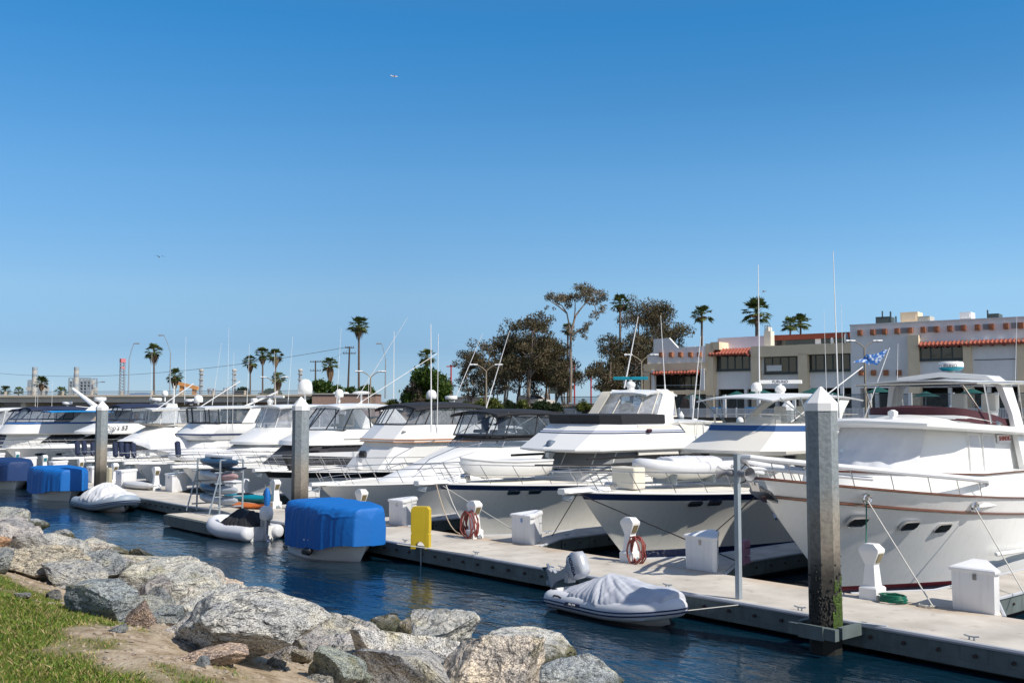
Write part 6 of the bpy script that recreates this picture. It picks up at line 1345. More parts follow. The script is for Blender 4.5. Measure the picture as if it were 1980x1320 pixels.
# far land: one sheet with a shore line
def oldxy(X,D): return (.6484*X-.7613*D,.7613*X+.6484*D)
shore=[(-420,330),(-150,260),(-82,212),(-40,176),(-22,150),(-8,140),(4,133),(15,128),(22,127),(70,110),(130,80)]
sx_=[q[0] for q in shore]; sd_=[q[1] for q in shore]
me=bpy.data.meshes.new('far_shore'); vv=[];Xs=np.concatenate([np.arange(-420,-60,12),np.arange(-60,40,1.6),np.arange(40,131,6)]); Ds=[-4,0,1,2.5,4,6,8,11,15,22,35,60,120,300,900,4000]
def zfar(X,d):
    top=3.3+(1.9 if -26<X<13 else .6 if -40<X<-26 else 0)
    z=-1.2+min(1,max(0,d+4)/15)**.8*(top+1.2) if d<11 else top
    if d>30: z=lerp(top,3.6,min(1,(d-30)/40))
    return z+.35*noise.noise(Vector((X*.2,d*.3,0)))*(1 if d>0 else 0)*(d<60)
for X in Xs:
    D0=float(np.interp(X,sx_,sd_))
    for d in Ds: s_=1+ (d/ D0 if d>60 else 0); x,y=oldxy(X*s_ if d>60 else X,D0+d); vv.append((x,y,zfar(X,d)))
ny=len(Ds); me.from_pydata(vv,[],[(i*ny+j,(i+1)*ny+j,(i+1)*ny+j+1,i*ny+j+1) for i in range(len(Xs)-1) for j in range(ny-1)]); me.polygons.foreach_set('use_smooth',[True]*len(me.polygons))
me.materials.append(M('dry_earth',(.27,.21,.14),.95,var=.25,vs=.25,bump=.6,bs=2)); o=bpy.data.objects.new('far_shore',me); COL.objects.link(o); tag(o,kind='structure')
b=MB(); random.seed(2); prev=None; n=60
rs=[]
for k in range(n+1): X=lerp(-2600,900,k/n); h=35+95*(1 if X<-900 else .6)*abs(noise.noise(Vector((k*.13,0,4))))*(1 if X<-900 else .15); rs.append([(*oldxy(X,5200),-5),(*oldxy(X,5200),h*.75),(*oldxy(X*1.05,5600),h),(*oldxy(X*1.1,6000),-5)])
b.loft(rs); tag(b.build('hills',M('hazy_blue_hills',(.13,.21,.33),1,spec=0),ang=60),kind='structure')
# ------------------------------------------------------------------ vegetation
def leafmat(name,c1,c2): 
    m=bpy.data.materials.new(name); m.use_nodes=True; t=m.node_tree; l=t.links.new; b=t.nodes['Principled BSDF']; b.inputs['Roughness'].default_value=.6; b.inputs['Specular IOR Level'].default_value=.2
    a=t.nodes.new('ShaderNodeAttribute'); a.attribute_name='tone'; x=t.nodes.new('ShaderNodeMixRGB'); x.inputs[1].default_value=(*c1,1); x.inputs[2].default_value=(*c2,1); l(a.outputs['Fac'],x.inputs[0]); l(x.outputs[0],b.inputs['Base Color'])
    tr=t.nodes.new('ShaderNodeBsdfTranslucent'); l(x.outputs[0],tr.inputs[0]); ms=t.nodes.new('ShaderNodeMixShader'); ms.inputs[0].default_value=.2; l(b.outputs[0],ms.inputs[1]); l(tr.outputs[0],ms.inputs[2]); l(ms.outputs[0],t.nodes['Material Output'].inputs[0]); return m
euc=leafmat('eucalyptus_leaf',(.045,.050,.024),(.16,.12,.068)); eucg=leafmat('eucalyptus_leaf_pale',(.08,.085,.05),(.24,.18,.12)); grn=leafmat('green_leaf',(.020,.050,.008),(.075,.12,.018)); shr=leafmat('shrub_leaf',(.05,.07,.015),(.16,.18,.04)); palmf=leafmat('palm_frond',(.035,.065,.018),(.15,.18,.055)); darkg=leafmat('dark_shrub_leaf',(.012,.026,.010),(.04,.06,.02))
bark=M('pale_bark',(.24,.19,.15),.9,var=.25,vs=2); barkd=M('dark_bark',(.07,.055,.045),.9,var=.2,vs=2); skirt=M('dead_fronds',(.20,.135,.08),.95,var=.3,vs=2); palmb=M('palm_bark',(.13,.10,.08),.95,var=.2,vs=4)
def leaves(clumps,size,per,seed,long=1.6):
    rg=np.random.default_rng(seed); V=[];T=[]
    for (cx,cy,cz,r,rz_) in clumps:
        n=int(per*r*r); d=rg.normal(size=(n,3)); d/=np.linalg.norm(d,axis=1)[:,None]; rad=rg.random(n)**.45
        c=np.stack([cx+d[:,0]*rad*r,cy+d[:,1]*rad*r,cz+d[:,2]*rad*rz_],1)
        # break the clump up into sprays
        c+=rg.normal(size=(n,3))*r*.10; a=rg.normal(size=(n,3)); a/=np.linalg.norm(a,axis=1)[:,None]; a[:,2]-=.4; b_=np.cross(a,rg.normal(size=(n,3))); b_/=np.linalg.norm(b_,axis=1)[:,None]
        s=size*rg.uniform(.6,1.4,n)[:,None]
        q=np.stack([c-a*s*long*.5,c+b_*s*.35,c+a*s*long*.5,c-b_*s*.35],1); V.append(q.reshape(-1,3)); T.append(np.repeat(np.clip(rg.normal(.45+.3*rg.normal()*.5,.28,n),0,1),4))
    return np.concatenate(V),np.concatenate(T)
def leafobj(V,T,mat,name,parent):
    n=len(V)//4; me=bpy.data.meshes.new(name); me.vertices.add(len(V)); me.vertices.foreach_set('co',V.ravel()); me.loops.add(len(V)); me.loops.foreach_set('vertex_index',np.arange(len(V),dtype=np.int32)); me.polygons.add(n); me.polygons.foreach_set('loop_start',np.arange(0,len(V),4,dtype=np.int32)); me.update(calc_edges=True)
    at=me.attributes.new('tone','FLOAT','POINT'); at.data.foreach_set('value',T.astype(np.float32)); me.materials.append(mat); o=bpy.data.objects.new(name,me); COL.objects.link(o); o.parent=parent; return o
def tree(label,px,D,base_y,top_y,wpx,seed,mat=None,kind='euc',trunk_frac=.45,name='eucalyptus_tree',bk=None,dens=1.,gp='eucalyptus trees on the far bank',lean=0,z0=None):
    mat=mat or euc; p=dist(px,base_y,D); z0=z0 if z0 is not None else min(p.z,5.2); t=dist(px,top_y,D); H=t.z-z0; Wd=wpx*D/1980; P=thing(name,label,'tree',(p.x,p.y,z0),0,gp)
    rn=random.Random(seed); b=MB(); r0=.09+H*.008; clumps=[]
    ns=2 if kind=='euc' else 1; tips=[]
    for s in range(ns):
        a0=rn.uniform(0,6.28); path=[Vector((s*.3,0,-.4))]; d=Vector((math.cos(a0)*.10*(s+1)+lean,math.sin(a0)*.10,1))
        for k in range(7): path.append(path[-1]+d*(H*.82/7)+Vector((rn.gauss(0,.1),rn.gauss(0,.1),0))); 
        b.tube(path,[r0*(1-.12*k)/(1 if s==0 else 1.3) for k in range(8)],7); tips.append(path)
    nb=int(15*dens)+8
    for k in range(nb):
        pth=rn.choice(tips); f=rn.uniform(trunk_frac,1.0); i=min(6,int(f*7)); st=pth[i].lerp(pth[i+1],f*7-i); a=rn.uniform(0,6.28); hf=(f-trunk_frac)/(1-trunk_frac+1e-6)
        rr=Wd*.5*rn.uniform(.45,1)*(math.sin(math.pi*min(1,.18+hf*.85))**.6); e=st+Vector((math.cos(a)*rr,math.sin(a)*rr,H*rn.uniform(.05,.17))); mid=st.lerp(e,.5)+Vector((0,0,-.1*rr+rn.uniform(0,.5)))
        b.tube([st,mid,e],[r0*.38,r0*.25,r0*.1],5)
        for q in range(rn.choice((2,3,3))):
            cr=Wd*rn.uniform(.09,.17); c=e+Vector((rn.gauss(0,.09)*Wd,rn.gauss(0,.09)*Wd,rn.gauss(0,.035)*H)); c.z=min(c.z,H-cr*.7); clumps.append((c.x,c.y,c.z,cr,cr*rn.uniform(.6,.95)))
        if rn.random()<.5: c=mid; cr=Wd*.08; clumps.append((c.x,c.y,c.z,cr,cr*.8))
    b.build('trunk',bk or (bark if kind=='euc' else barkd),P,ang=80); V,T=leaves(clumps,.18,128 if kind=='euc' else 230,seed); leafobj(V,T,mat,'crown',P); return P
E_=['eucalyptus']
for a in [
 ('left edge eucalyptus of the large grove, with drooping crown',935,140,780,640,80,1,euc,.25),
 ('dense eucalyptus second from the left edge of the grove',975,143,780,612,92,2,euc,.3),
 ('tallest eucalyptus at the middle of the grove behind the lamp',1020,139,780,598,105,3,euc,.35),
 ('forked bare trunk eucalyptus right of the grove middle',1052,146,780,640,80,4,euc,.35),
 ('right edge eucalyptus of the large grove with low foliage',1090,142,782,655,90,5,euc,.2),
 ('short eucalyptus in front at the right of the grove',1072,135,784,690,60,15,euc,.2),
 ('short eucalyptus in front at the left of the grove',955,135,784,690,60,16,euc,.2),
 ('thin eucalyptus at the far left fringe of the grove',908,150,782,668,62,17,euc,.12),
 ('bushy low eucalyptus filling the middle of the grove',1000,150,782,640,100,18,euc,.12),
 ('bushy low eucalyptus filling the right of the grove',1062,152,782,640,90,19,euc,.1),
 ('low crowned eucalyptus between leaning one and shaggy palm',1196,136,782,660,84,20,euc,.1),
 ('dense dark eucalyptus directly behind the building corner lamp',1262,140,778,640,90,24,euc,.1),
 ('dark leaning eucalyptus left of the white building',1175,130,782,632,85,7,euc,.2),
 ('dark eucalyptus beside the tall shaggy palm',1218,134,782,640,80,8,euc,.15),
 ('broad brown eucalyptus behind the white building',1245,150,775,560,120,9,euc,.35),
 ('brown topped eucalyptus rising over the building parapet',1292,153,775,590,95,10,euc,.3),
 ]: tree(a[0],a[1],a[2],a[3],a[4],a[5],a[6],a[7],'euc',a[8],dens=1.35)
# tall open crowned eucalyptus
def talltree():
    D=128; p=dist(1103,770,D); P=thing('eucalyptus_tree','tallest slender eucalyptus with pale forked trunk and open crown','tree',(p.x,p.y,4.6),0,'eucalyptus trees on the far bank'); o0=Vector((p.x,p.y,4.6)); q=lambda x,y,o=0: dist(x,y,D+o)-o0
    b=MB(); tube=lambda pts,r0,r1: b.tube([q(*z) for z in pts],[lerp(r0,r1,i/(len(pts)-1)) for i in range(len(pts))],7)
    tube([(1103,778),(1104,720),(1103,670),(1105,640),(1112,612)],.2,.13); tube([(1103,655),(1100,625),(1096,605),(1086,590),(1074,587)],.12,.05); tube([(1112,612,0),(1122,598,1),(1133,585,2),(1145,570,2)],.12,.05); tube([(1110,620),(1112,600),(1112,580)],.1,.05); tube([(1104,650),(1120,638),(1135,632)],.13,.05); tube([(1096,605),(1080,592,-1),(1064,582,-2)],.12,.04); tube([(1133,585,2),(1150,590,3),(1153,603,3)],.1,.04)
    b.build('trunk',bark,P,ang=80); cl=[]; rn=random.Random(4)
    for x,y,r in ((1060,572,10),(1072,578,12),(1085,576,13),(1098,580,12),(1110,576,12),(1095,590,9),(1120,572,12),(1120,556,12),(1132,562,14),(1145,560,14),(1158,568,12),(1166,576,9),(1150,582,11),(1138,578,12),(1164,596,9),(1152,604,8),(1145,610,6),(1062,596,5),(1120,640,9),(1133,634,8),(1140,626,6),(1110,650,7),(1096,633,7),(1128,652,6)):
        for _ in range(3): c=q(x+rn.gauss(0,4),y+rn.gauss(0,3),rn.gauss(0,1.6)); rr=r*D/1980*.95; cl.append((c.x,c.y,c.z,rr,rr*.75))
    V,T=leaves(cl,.15,200,77); leafobj(V,T,eucg,'crown',P)
talltree()
def bush(label,px,py0,py1,wpx,D,seed,mat,name='shrub',cat='shrub',dens=160,size=.16,gp=None,z0=None):
    p=dist(px,py1,D); t=dist(px,py0,D); Wd=wpx*D/1980; z0=p.z if z0 is None else z0; H=t.z-z0; P=thing(name,label,cat,(p.x,p.y,z0),0,gp); rn=random.Random(seed); cl=[]
    n=max(12,int(14*max(1,Wd/max(H,.5))*1.2)); dens*=2.4; size*=1.3
    for _ in range(n*2):
        f=rn.uniform(-1,1); h=rn.uniform(.2,1)*(1-.55*abs(f)**2.5); r=min(Wd,H*1.4)*rn.uniform(.14,.26); a=rn.gauss(0,.22)*min(Wd,H*1.5)
        x,y=.6484*f*(Wd/2-r*.6)-.7613*a,.7613*f*(Wd/2-r*.6)+.6484*a; cl.append((x,y,max(r*.4,h*H-r*.8),r,r*.8))
    V,T=leaves(cl,size,dens,seed); leafobj(V,T,mat,'crown',P); b=MB()
    for c in cl[::3]: b.tube([(c[0]*.3,c[1]*.3,-.5),(c[0]*.8,c[1]*.8,c[2])],[.08,.03],5)
    b.build('stems',barkd,P); return P
bush('round dense green tree left of the white mast, with clipped crown',830,706,790,100,128,21,grn,'broadleaf_tree','tree',170,.2,z0=3.8)
bush('leafless brown shrub in front of the dense green tree',802,725,782,46,126,22,leafmat('bare_twigs',(.10,.075,.05),(.20,.16,.12)),'bare_shrub','shrub',110,.10,z0=3.8)
for a in (('round hedge behind the bridge left of the twin palms',468,745,764,48,205,30),('round hedge behind the bridge right of the twin palms',520,746,764,50,205,31),('tall hedge behind the middle pile',620,730,790,70,150,32),('hedge below the distant utility poles',655,740,785,60,150,33),('hedge just right of the tall lone palm',708,742,785,46,150,34),('dark hedge between pole and lone palm',678,744,785,34,152,35)):
    bush(a[0],a[1],a[2],a[3],a[4],a[5],a[6],grn,'hedge','hedge',170,.2,'rounded hedges on the far side',z0=3.3 if a[5]<200 else 5.0)
random.seed(9)
for k,(x,y0,y1,w_,D,m_) in enumerate(((930,770,790,30,128,shr),(955,768,790,34,127,shr),(985,772,792,30,128,darkg),(1010,770,792,26,129,shr),(1045,772,798,46,126,darkg),(1075,776,798,30,125,darkg),(1130,772,792,30,128,shr),(1168,776,792,26,126,shr),(900,775,790,24,128,shr),(1195,778,795,30,124,darkg),(1215,772,795,26,122,shr),(760,770,795,40,127,shr))):
    bush(['yellow green shrub on the earth bank, first from the left of the grove foot','yellow green shrub on the bank below the left lamp','dark shrub on the bank behind the black bimini','light shrub between grove trunks on the bank','dark bougainvillea like shrub below the white pickup','low dark shrub right of the pickup','light shrub on the bank right of the tall pale trunk','small light shrub below the dark leaning eucalyptus','light shrub at the left end of the bank','dark shrub behind the cream arch','light shrub behind the teal radar','low light shrub below the bare shrub'][k],x,y0,y1,w_,D,50+k,m_,'shrub','shrub',120,.14,'shrubs on the far bank')
# palms
def frond_rows(n,seed,rr=1.0,droop=.5):
    rn=random.Random(seed); V=[];T=[]
    for k in range(n):
        el=rn.uniform(-.75,1.35); a=rn.uniform(0,6.28); L_=rr*rn.uniform(.85,1.15); d=Vector((math.cos(a)*math.cos(el),math.sin(a)*math.cos(el),math.sin(el))); st=Vector((0,0,0)); en=d*L_*.55; side=d.cross(Vector((0,0,1))).normalized(); nr=side.cross(d)
        tone=min(1,max(0,rn.gauss(.45,.25))); m_=9
        for j in range(m_):
            ang=(j/(m_-1)-.5)*2.3; dd=(d*math.cos(ang)+side*math.sin(ang)).normalized(); tip=en+dd*L_*rn.uniform(.42,.58)+Vector((0,0,-droop*.35*L_*rn.uniform(.3,1.2))); wv=(side*math.cos(ang)-d*math.sin(ang))*L_*.055+nr*rn.uniform(-.03,.03)
            V+= [en-wv*.5,en+dd*L_*.25-wv,tip,en+dd*L_*.25+wv]; T+=[tone+rn.uniform(-.1,.1)]*4
        w2=side*.03*L_; V+=[st-w2,en-w2*.6,en+w2*.6,st+w2]; T+=[tone]*4
    return np.array([tuple(v) for v in V]),np.clip(np.array(T),0,1)
pmeshes=[]
def palm(label,px,py,rpx,D,base_py,sk=1.0,lean=0,k=0,gp='fan palms'):
    c=dist(px,py,D); r=rpx*D/1980; p=dist(px-lean,base_py,D); z0=p.z-1.5; P=thing('palm_tree',label,'palm tree',(p.x,p.y,z0),0,gp); o0=Vector((p.x,p.y,z0)); cc=c-o0; b=MB(); tr=max(.16,r*.11)
    b.tube([(0,0,0),cc*.25*1+Vector((0,0,0)),cc*.6,cc],[tr*1.35,tr,tr*.9,tr*.85],8); b.build('trunk',palmb,P,ang=80)
    V,T=frond_rows(46,100+k,r*1.05); o=leafobj(V,T,palmf,'crown',P); o.location=cc; 
    if sk>0:
        rn=random.Random(k); b=MB()
        for i in range(70):
            a=rn.uniform(0,6.28); rr=r*rn.uniform(.15,.42); z1=-r*sk*rn.uniform(.7,1.6); s0=Vector((math.cos(a)*r*.2,math.sin(a)*r*.2,-r*.12)); s1=Vector((math.cos(a)*rr*1.2,math.sin(a)*rr*1.2,z1*.45)); s2=Vector((math.cos(a)*rr*.55,math.sin(a)*rr*.55,z1)); t_=Vector((-math.sin(a),math.cos(a),0))*r*.09
            b.add([s0-t_*.4,s1-t_,s2,s1+t_],[(0,1,2,3)])
        o=b.build('dead_frond_skirt',skirt,P,flat=True); o.location=cc
    return P
for k,a in enumerate([
 ('lone fan palm at the left with tall thin trunk',298,680,18,190,770,1.0),('short bushy palm beside the orange gantry',338,726,16,190,775,1.2),
 ('left palm of the trio, leaning slightly left',484,700,15,200,772,1.0),('middle palm of the trio, the tallest',508,685,16,200,772,.9),('right palm of the trio with shaggy skirt',533,688,15,202,772,1.1),('low palm tucked under the trio at the right',538,732,15,196,775,1.2),
 ('squat palm beside the utility pole in the middle distance',638,705,17,165,775,1.5),('tallest lone palm with dark round crown left of centre',694,630,21,150,785,.9),
 ('palm rising behind the dense green tree',826,690,18,145,780,.8),('shaggy palm in the right eucalyptus group',1199,587,20,138,775,.6),('half hidden small palm behind the tall pale trunk',1098,637,14,150,780,.6),
 ('windblown palm above the left end of the building',1357,610,22,150,775,.3),('tall crowned palm behind the building roof railing',1463,605,30,155,775,.25),('low palm pair crown over the middle roof',1528,628,18,160,775,.1),('palm crown right of the low pair over the roof',1548,624,20,162,775,.1),
 ('golden green palm in front of the power plant stack',80,740,14,210,790,.8),('small palm behind the bridge at far left',10,755,11,230,775,.4),('small palm behind the bridge next to the far left one',36,756,10,230,775,.4),('small palm behind the bridge right of the golden palm',118,757,12,230,775,.4),('tiny palm on the horizon in the gap between groves',1128,775,5,330,785,.3)]):
    palm(*a[:7],0,k)
# ------------------------------------------------------------------ bridge
con2=M('bridge_concrete',(.60,.52,.42),.85,var=.08,vs=.4,streak=.2); dk=M('under_bridge_shade',(.05,.05,.05),.9)
A_=Vector((*oldxy(-120,178),0)); B_=Vector((*oldxy(-40,160),0))
P=thing('road_bridge','low concrete road bridge with twin rail parapet crossing the channel at the left','bridge',tuple(A_)); d=B_-A_; Lb=d.length; P.rotation_euler=(0,0,math.atan2(d.y,d.x)); 
b=MB(); b.box((Lb/2-14,6,6.0),(Lb+60,12,1.0)); b.box((Lb/2-14,-.15,6.55),(Lb+60,.5,.32)); b.build('deck_girder',con2,P)
b=MB(); 
for z in (6.95,7.25): b.tube([(-44,0,z),(Lb+16,0,z)],.06,5)
b.build('rail',galv,P); x=-44
while x<Lb+16: b=MB(); b.box((x,0,7.0),(.28,.3,.65)); b.build('rail_post',con2,P); x+=5.4
b=MB(); x=-38
while x<Lb+10: b.box((x,6,2.6),(.9,11,5.9)); x+=13
b.build('pier_walls',con2,P); b=MB(); b.box((Lb/2-14,30,3.4),(Lb+60,1,4.6)); b.build('under_bridge_shade_sheet',dk,P)  # dark sheet stands for the shade under the bridge, put into its colour
# ------------------------------------------------------------------ lamps and poles
lampm=M('lamp_bronze',(.30,.25,.18),.5)
def lamp2(label,px,py,D,base_py,wpx=25,gp='double arm street lamps'):
    c=dist(px,py,D); p=dist(px,base_py,D); P=thing('street_lamp',label,'street lamp',(p.x,p.y,p.z-1)); P['group']=gp; h=c.z-p.z+1; w_=wpx*D/1980; U_=Vector((.6484,.7613,0)); b=MB(); b.tube([(0,0,0),(0,0,h-w_*.55)],[.13,.08],7); b.build('pole',lampm,P)
    for s in (1,-1):
        b=MB(); b.tube([U_*s*w_*q+Vector((0,0,h-w_*.55*(1-q)**2.2)) for q in (0,.08,.2,.4,.65,.85)],.055,6); b.build('arm',lampm,P)
        b=MB(); c_=U_*s*w_*1.0+Vector((0,0,h)); b.ell(tuple(c_),(.45,.45,.2)); q=[c_-U_*.45*s,c_+U_*.45*s]; b.tube(q,[.09,.12],8); b.build('lamp_head',whitep,P)
for a in (('double arm lamp in front of the large eucalyptus grove',940,705,118,790,24),('double arm lamp at the left end of the building',1241,686,112,790,25),('double arm lamp in front of the white building wall',1674,659,100,790,26),('double arm lamp right of the tallest lone palm',716,718,125,790,22),('double arm lamp by the right palm of the trio',530,729,150,790,21)): lamp2(*a)
def lamp1(label,px,py,D,base_py,dx):
    c=dist(px,py,D); p=dist(px+dx,base_py,D); P=thing('street_lamp',label,'street lamp',(p.x,p.y,p.z)); P['group']='tall single arm street lamps'; d=c-Vector((p.x,p.y,p.z)); b=MB(); m=Vector((0,0,d.z*.72)); b.tube([(0,0,0),m],[.14,.09],6); b.build('pole',galv,P); b=MB(); b.tube([m,m.lerp(d,.5)+Vector((0,0,.25)),d],.06,6); b.build('arm',galv,P); b=MB(); e=d.normalized(); b.tube([d,d+Vector((d.x,d.y,0)).normalized()*.9],[.1,.14],6); b.build('lamp_head',galv,P)
for a in (('single arm lamp left of the lone left palm, its arm rising to the right',259,664,170,770,-11),('single arm lamp right of the lone left palm, its arm rising to the left',317,648,170,770,11),('thin single arm lamp behind the outrigger right of the tall palm',738,664,170,770,7),('slanted arm lamp behind the bridge at the left',195,738,220,775,-25)): lamp1(*a)
def upole(label,px,py,D,base,arms,lean=0):
    c=dist(px,py,D); p=dist(px+lean,base,D); P=thing('utility_pole',label,'utility pole',tuple(p),0,'wooden utility poles'); d=c-p; b=MB(); b.tube([(0,0,0),d],[.18,.12],7); b.build('pole',barkd,P); U_=Vector((.6484,.7613,0))
    b=MB()
    for f,w_ in arms: q=d*f; b.tube([q-U_*w_,q+U_*w_],.07,5); [b.tube([q+U_*w_*g,q+U_*w_*g+Vector((0,0,.25))],.05,5) for g in (-.9,-.4,.4,.9)]
    b.build('crossarm',barkd,P)
upole('leaning wooden utility pole beside the tallest palm',676,670,160,780,((.98,.7),(.88,1.0)),-4); upole('wooden utility pole left of the squat palm',610,697,190,775,((.97,1.0),(.75,1.0)),0)
def wire(label,a,c,sag,r=.03):
    a,c=Vector(a),Vector(c); b=MB(); b.tube([a.lerp(c,k/24)-Vector((0,0,sag*4*(k/24)*(1-k/24))) for k in range(25)],r,4); tag(b.build('power_line',M('wire_grey',(.10,.11,.12),.6)),label,'power line','overhead wires')
wire('overhead wire running from the left edge across to the leaning pole',dist(-80,712,260),dist(676,670,160),3.2,.035)
wire('short overhead wire between the two utility poles',dist(610,697,190),dist(676,674,160),.6,.02)
redst=M('red_paint',(.42,.03,.03),.5)
for l_,x,y,D,by in (('thin red pole right of the tall pale eucalyptus',1143,716,170,790),('thin red pole at the right edge of the grove',1111,700,170,790),('red crossed sign pole above the dense green tree',872,705,175,780)):
    c=dist(x,y,D); p=dist(x,by,D); P=thing('red_pole',l_,'pole',tuple(p),0,'thin red poles'); b=MB(); b.tube([(0,0,0),(0,0,c.z-p.z)],.13,6); b.build('pole',redst,P)
    if x==872: b=MB(); U_=Vector((.6484,.7613,0)); h=c.z-p.z; b.tube([U_*-.8+Vector((0,0,h-.3)),U_*.8+Vector((0,0,h-.3))],.1,5); b.build('cross_arm',redst,P)
b=MB(); c=dist(1075,748,175); P=thing('billboard','dark billboard on a post seen through the grove','billboard',tuple(dist(1075,785,175))); b.box((0,0,c.z-P.location.z),(2.6,2.6,2.2),rz=.8); b.build('panel',wingr,P); b=MB(); b.tube([(0,0,0),(0,0,c.z-P.location.z)],.2,6); b.build('post',galv,P)
# ------------------------------------------------------------------ industrial skyline
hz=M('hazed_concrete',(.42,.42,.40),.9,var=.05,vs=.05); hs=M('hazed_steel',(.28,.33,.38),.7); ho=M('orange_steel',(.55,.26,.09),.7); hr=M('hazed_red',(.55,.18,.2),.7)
def stack(label,x,yt,D,w_):
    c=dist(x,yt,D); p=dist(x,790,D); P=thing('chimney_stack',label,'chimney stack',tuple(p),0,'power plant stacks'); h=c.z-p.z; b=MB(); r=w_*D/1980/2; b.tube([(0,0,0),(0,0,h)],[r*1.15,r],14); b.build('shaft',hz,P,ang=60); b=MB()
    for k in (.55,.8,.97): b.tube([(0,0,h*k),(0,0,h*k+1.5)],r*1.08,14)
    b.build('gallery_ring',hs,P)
stack('left concrete power plant stack behind the golden palm',65,713,520,9); stack('right concrete power plant stack',146,713,520,9)
def boiler(label,x0,x1,y0,D):
    c0=dist(x0,y0,D); c1=dist(x1,y0,D); p=dist((x0+x1)/2,790,D); P=thing('boiler_house',label,'industrial building',tuple(p),math.atan2(.7613,.6484),'power plant boiler frames'); w_=(c1-c0).length; h=c0.z-p.z; b=MB(); n=6
    for i in range(n+1):
        for j in (0,8): b.box((-w_/2+w_*i/n,j,h/2),(.6,.6,h))
    for k in range(1,8):
        z=h*(.3+.7*k/7)
        for j in (0,8): b.box((0,j,z),(w_,.5,.5))
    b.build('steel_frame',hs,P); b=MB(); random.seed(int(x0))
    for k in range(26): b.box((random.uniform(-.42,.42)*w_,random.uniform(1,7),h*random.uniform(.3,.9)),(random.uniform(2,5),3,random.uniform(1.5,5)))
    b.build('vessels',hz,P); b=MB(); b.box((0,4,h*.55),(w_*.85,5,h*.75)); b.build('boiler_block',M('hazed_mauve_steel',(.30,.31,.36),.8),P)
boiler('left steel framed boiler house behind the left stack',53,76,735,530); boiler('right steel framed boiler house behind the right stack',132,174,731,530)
def lattice(label,x,yt,D,w_,mats):
    c=dist(x,yt,D); p=dist(x,790,D); P=thing('lattice_tower',label,'tower',tuple(p)); h=c.z-p.z; r=w_*D/1980/2; b=MB(); q=[(r,r),(-r,r),(-r,-r),(r,-r)]
    for x_,y_ in q: b.tube([(x_*1.3,y_*1.3,0),(x_,y_,h)],.16,4)
    for k in range(16):
        z=h*k/16; z2=h*(k+1)/16
        for i in range(4): a,c_=q[i],q[(i+1)%4]; b.tube([(a[0]*1.1,a[1]*1.1,z),(c_[0]*1.1,c_[1]*1.1,z2)],.09,4)
    b.build('lattice',mats[0],P); b=MB(); b.box((0,0,h),(r*2.6,r*2.6,1.6)); b.box((0,0,h*.85),(r*2.1,r*2.1,1.0)); b.build('top_platform',mats[1],P)
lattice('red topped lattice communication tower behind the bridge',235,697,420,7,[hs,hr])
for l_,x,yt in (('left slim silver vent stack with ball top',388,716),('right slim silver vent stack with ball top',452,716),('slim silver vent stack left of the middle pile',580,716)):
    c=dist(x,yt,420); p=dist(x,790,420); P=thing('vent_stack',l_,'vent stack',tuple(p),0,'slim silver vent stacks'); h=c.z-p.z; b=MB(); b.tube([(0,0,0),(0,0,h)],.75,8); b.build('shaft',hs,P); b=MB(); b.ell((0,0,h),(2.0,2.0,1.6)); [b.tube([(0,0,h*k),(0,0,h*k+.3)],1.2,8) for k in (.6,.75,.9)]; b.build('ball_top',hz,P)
p=dist(365,790,330); P=thing('gantry_crane','orange gantry crane arm beside the short bushy palm','crane',tuple(p),math.atan2(.7613,.6484)); b=MB(); f=330/1980
b.loft([[(-20*f,-1,(790-738)*f),(-20*f,1,(790-738)*f),(-20*f,1,(790-744)*f),(-20*f,-1,(790-744)*f)],[(17*f,-1,(790-747)*f),(17*f,1,(790-747)*f),(17*f,1,(790-754)*f),(17*f,-1,(790-754)*f)]])
b.box((-14*f,0,20*f),(1.2,1.2,50*f)); b.box((10*f,0,18*f),(1.2,1.2,40*f)); b.build('orange_boom',ho,P)
p=dist(420,790,400); P=thing('refinery_block','low grey refinery tanks and columns behind the bridge','industrial building',tuple(p),math.atan2(.7613,.6484)); b=MB(); random.seed(3)
for k in range(22): x=random.uniform(-4,4); h=random.uniform(4,8.6); b.tube([(x,random.uniform(0,5),0),(x,random.uniform(0,5),h)],random.uniform(.3,.8),6)
b.build('columns',hs,P); b=MB(); b.box((0,3,5),(9,.4,.4)); b.box((0,3,7),(8,.4,.4)); b.build('pipe_rack',hs,P)
# low warehouse and shelter
p=dist(665,778,145); P=thing('low_warehouse','low brown warehouse with small white roof domes behind the yachts','building',(p.x,p.y,3.4),math.atan2(.7613,.6484)); b=MB(); b.box((0,3,1.55),(9,6,3.1)); b.build('wall',M('brown_panel',(.30,.20,.16),.8),P); b=MB(); b.box((0,3,3.15),(9.4,6.4,.12)); b.build('roof',hz,P); b=MB()
for k in range(4): b.ell((-1.4+k*1.4,1.5,3.2),(1.0,1.0,.5),z0=0)
b.build('roof_domes',whitep,P)
p=dist(880,772,150); P=thing('beach_shelter','pale pitched roof shelter at the left foot of the grove','building',(p.x,p.y,4.2),math.atan2(.7613,.6484)); b=MB(); b.box((2,2,1),(6,3,2)); b.build('wall',stuccow,P); b=MB(); b.loft([[(-1.4,0,1.6),(5.5,0,2.4),(5.5,0,2.55),(-1.4,0,1.75)],[(-1.4,4,1.6),(5.5,4,2.4),(5.5,4,2.55),(-1.4,4,1.75)]]); b.build('roof',M('tan_roof',(.40,.33,.25),.8),P)
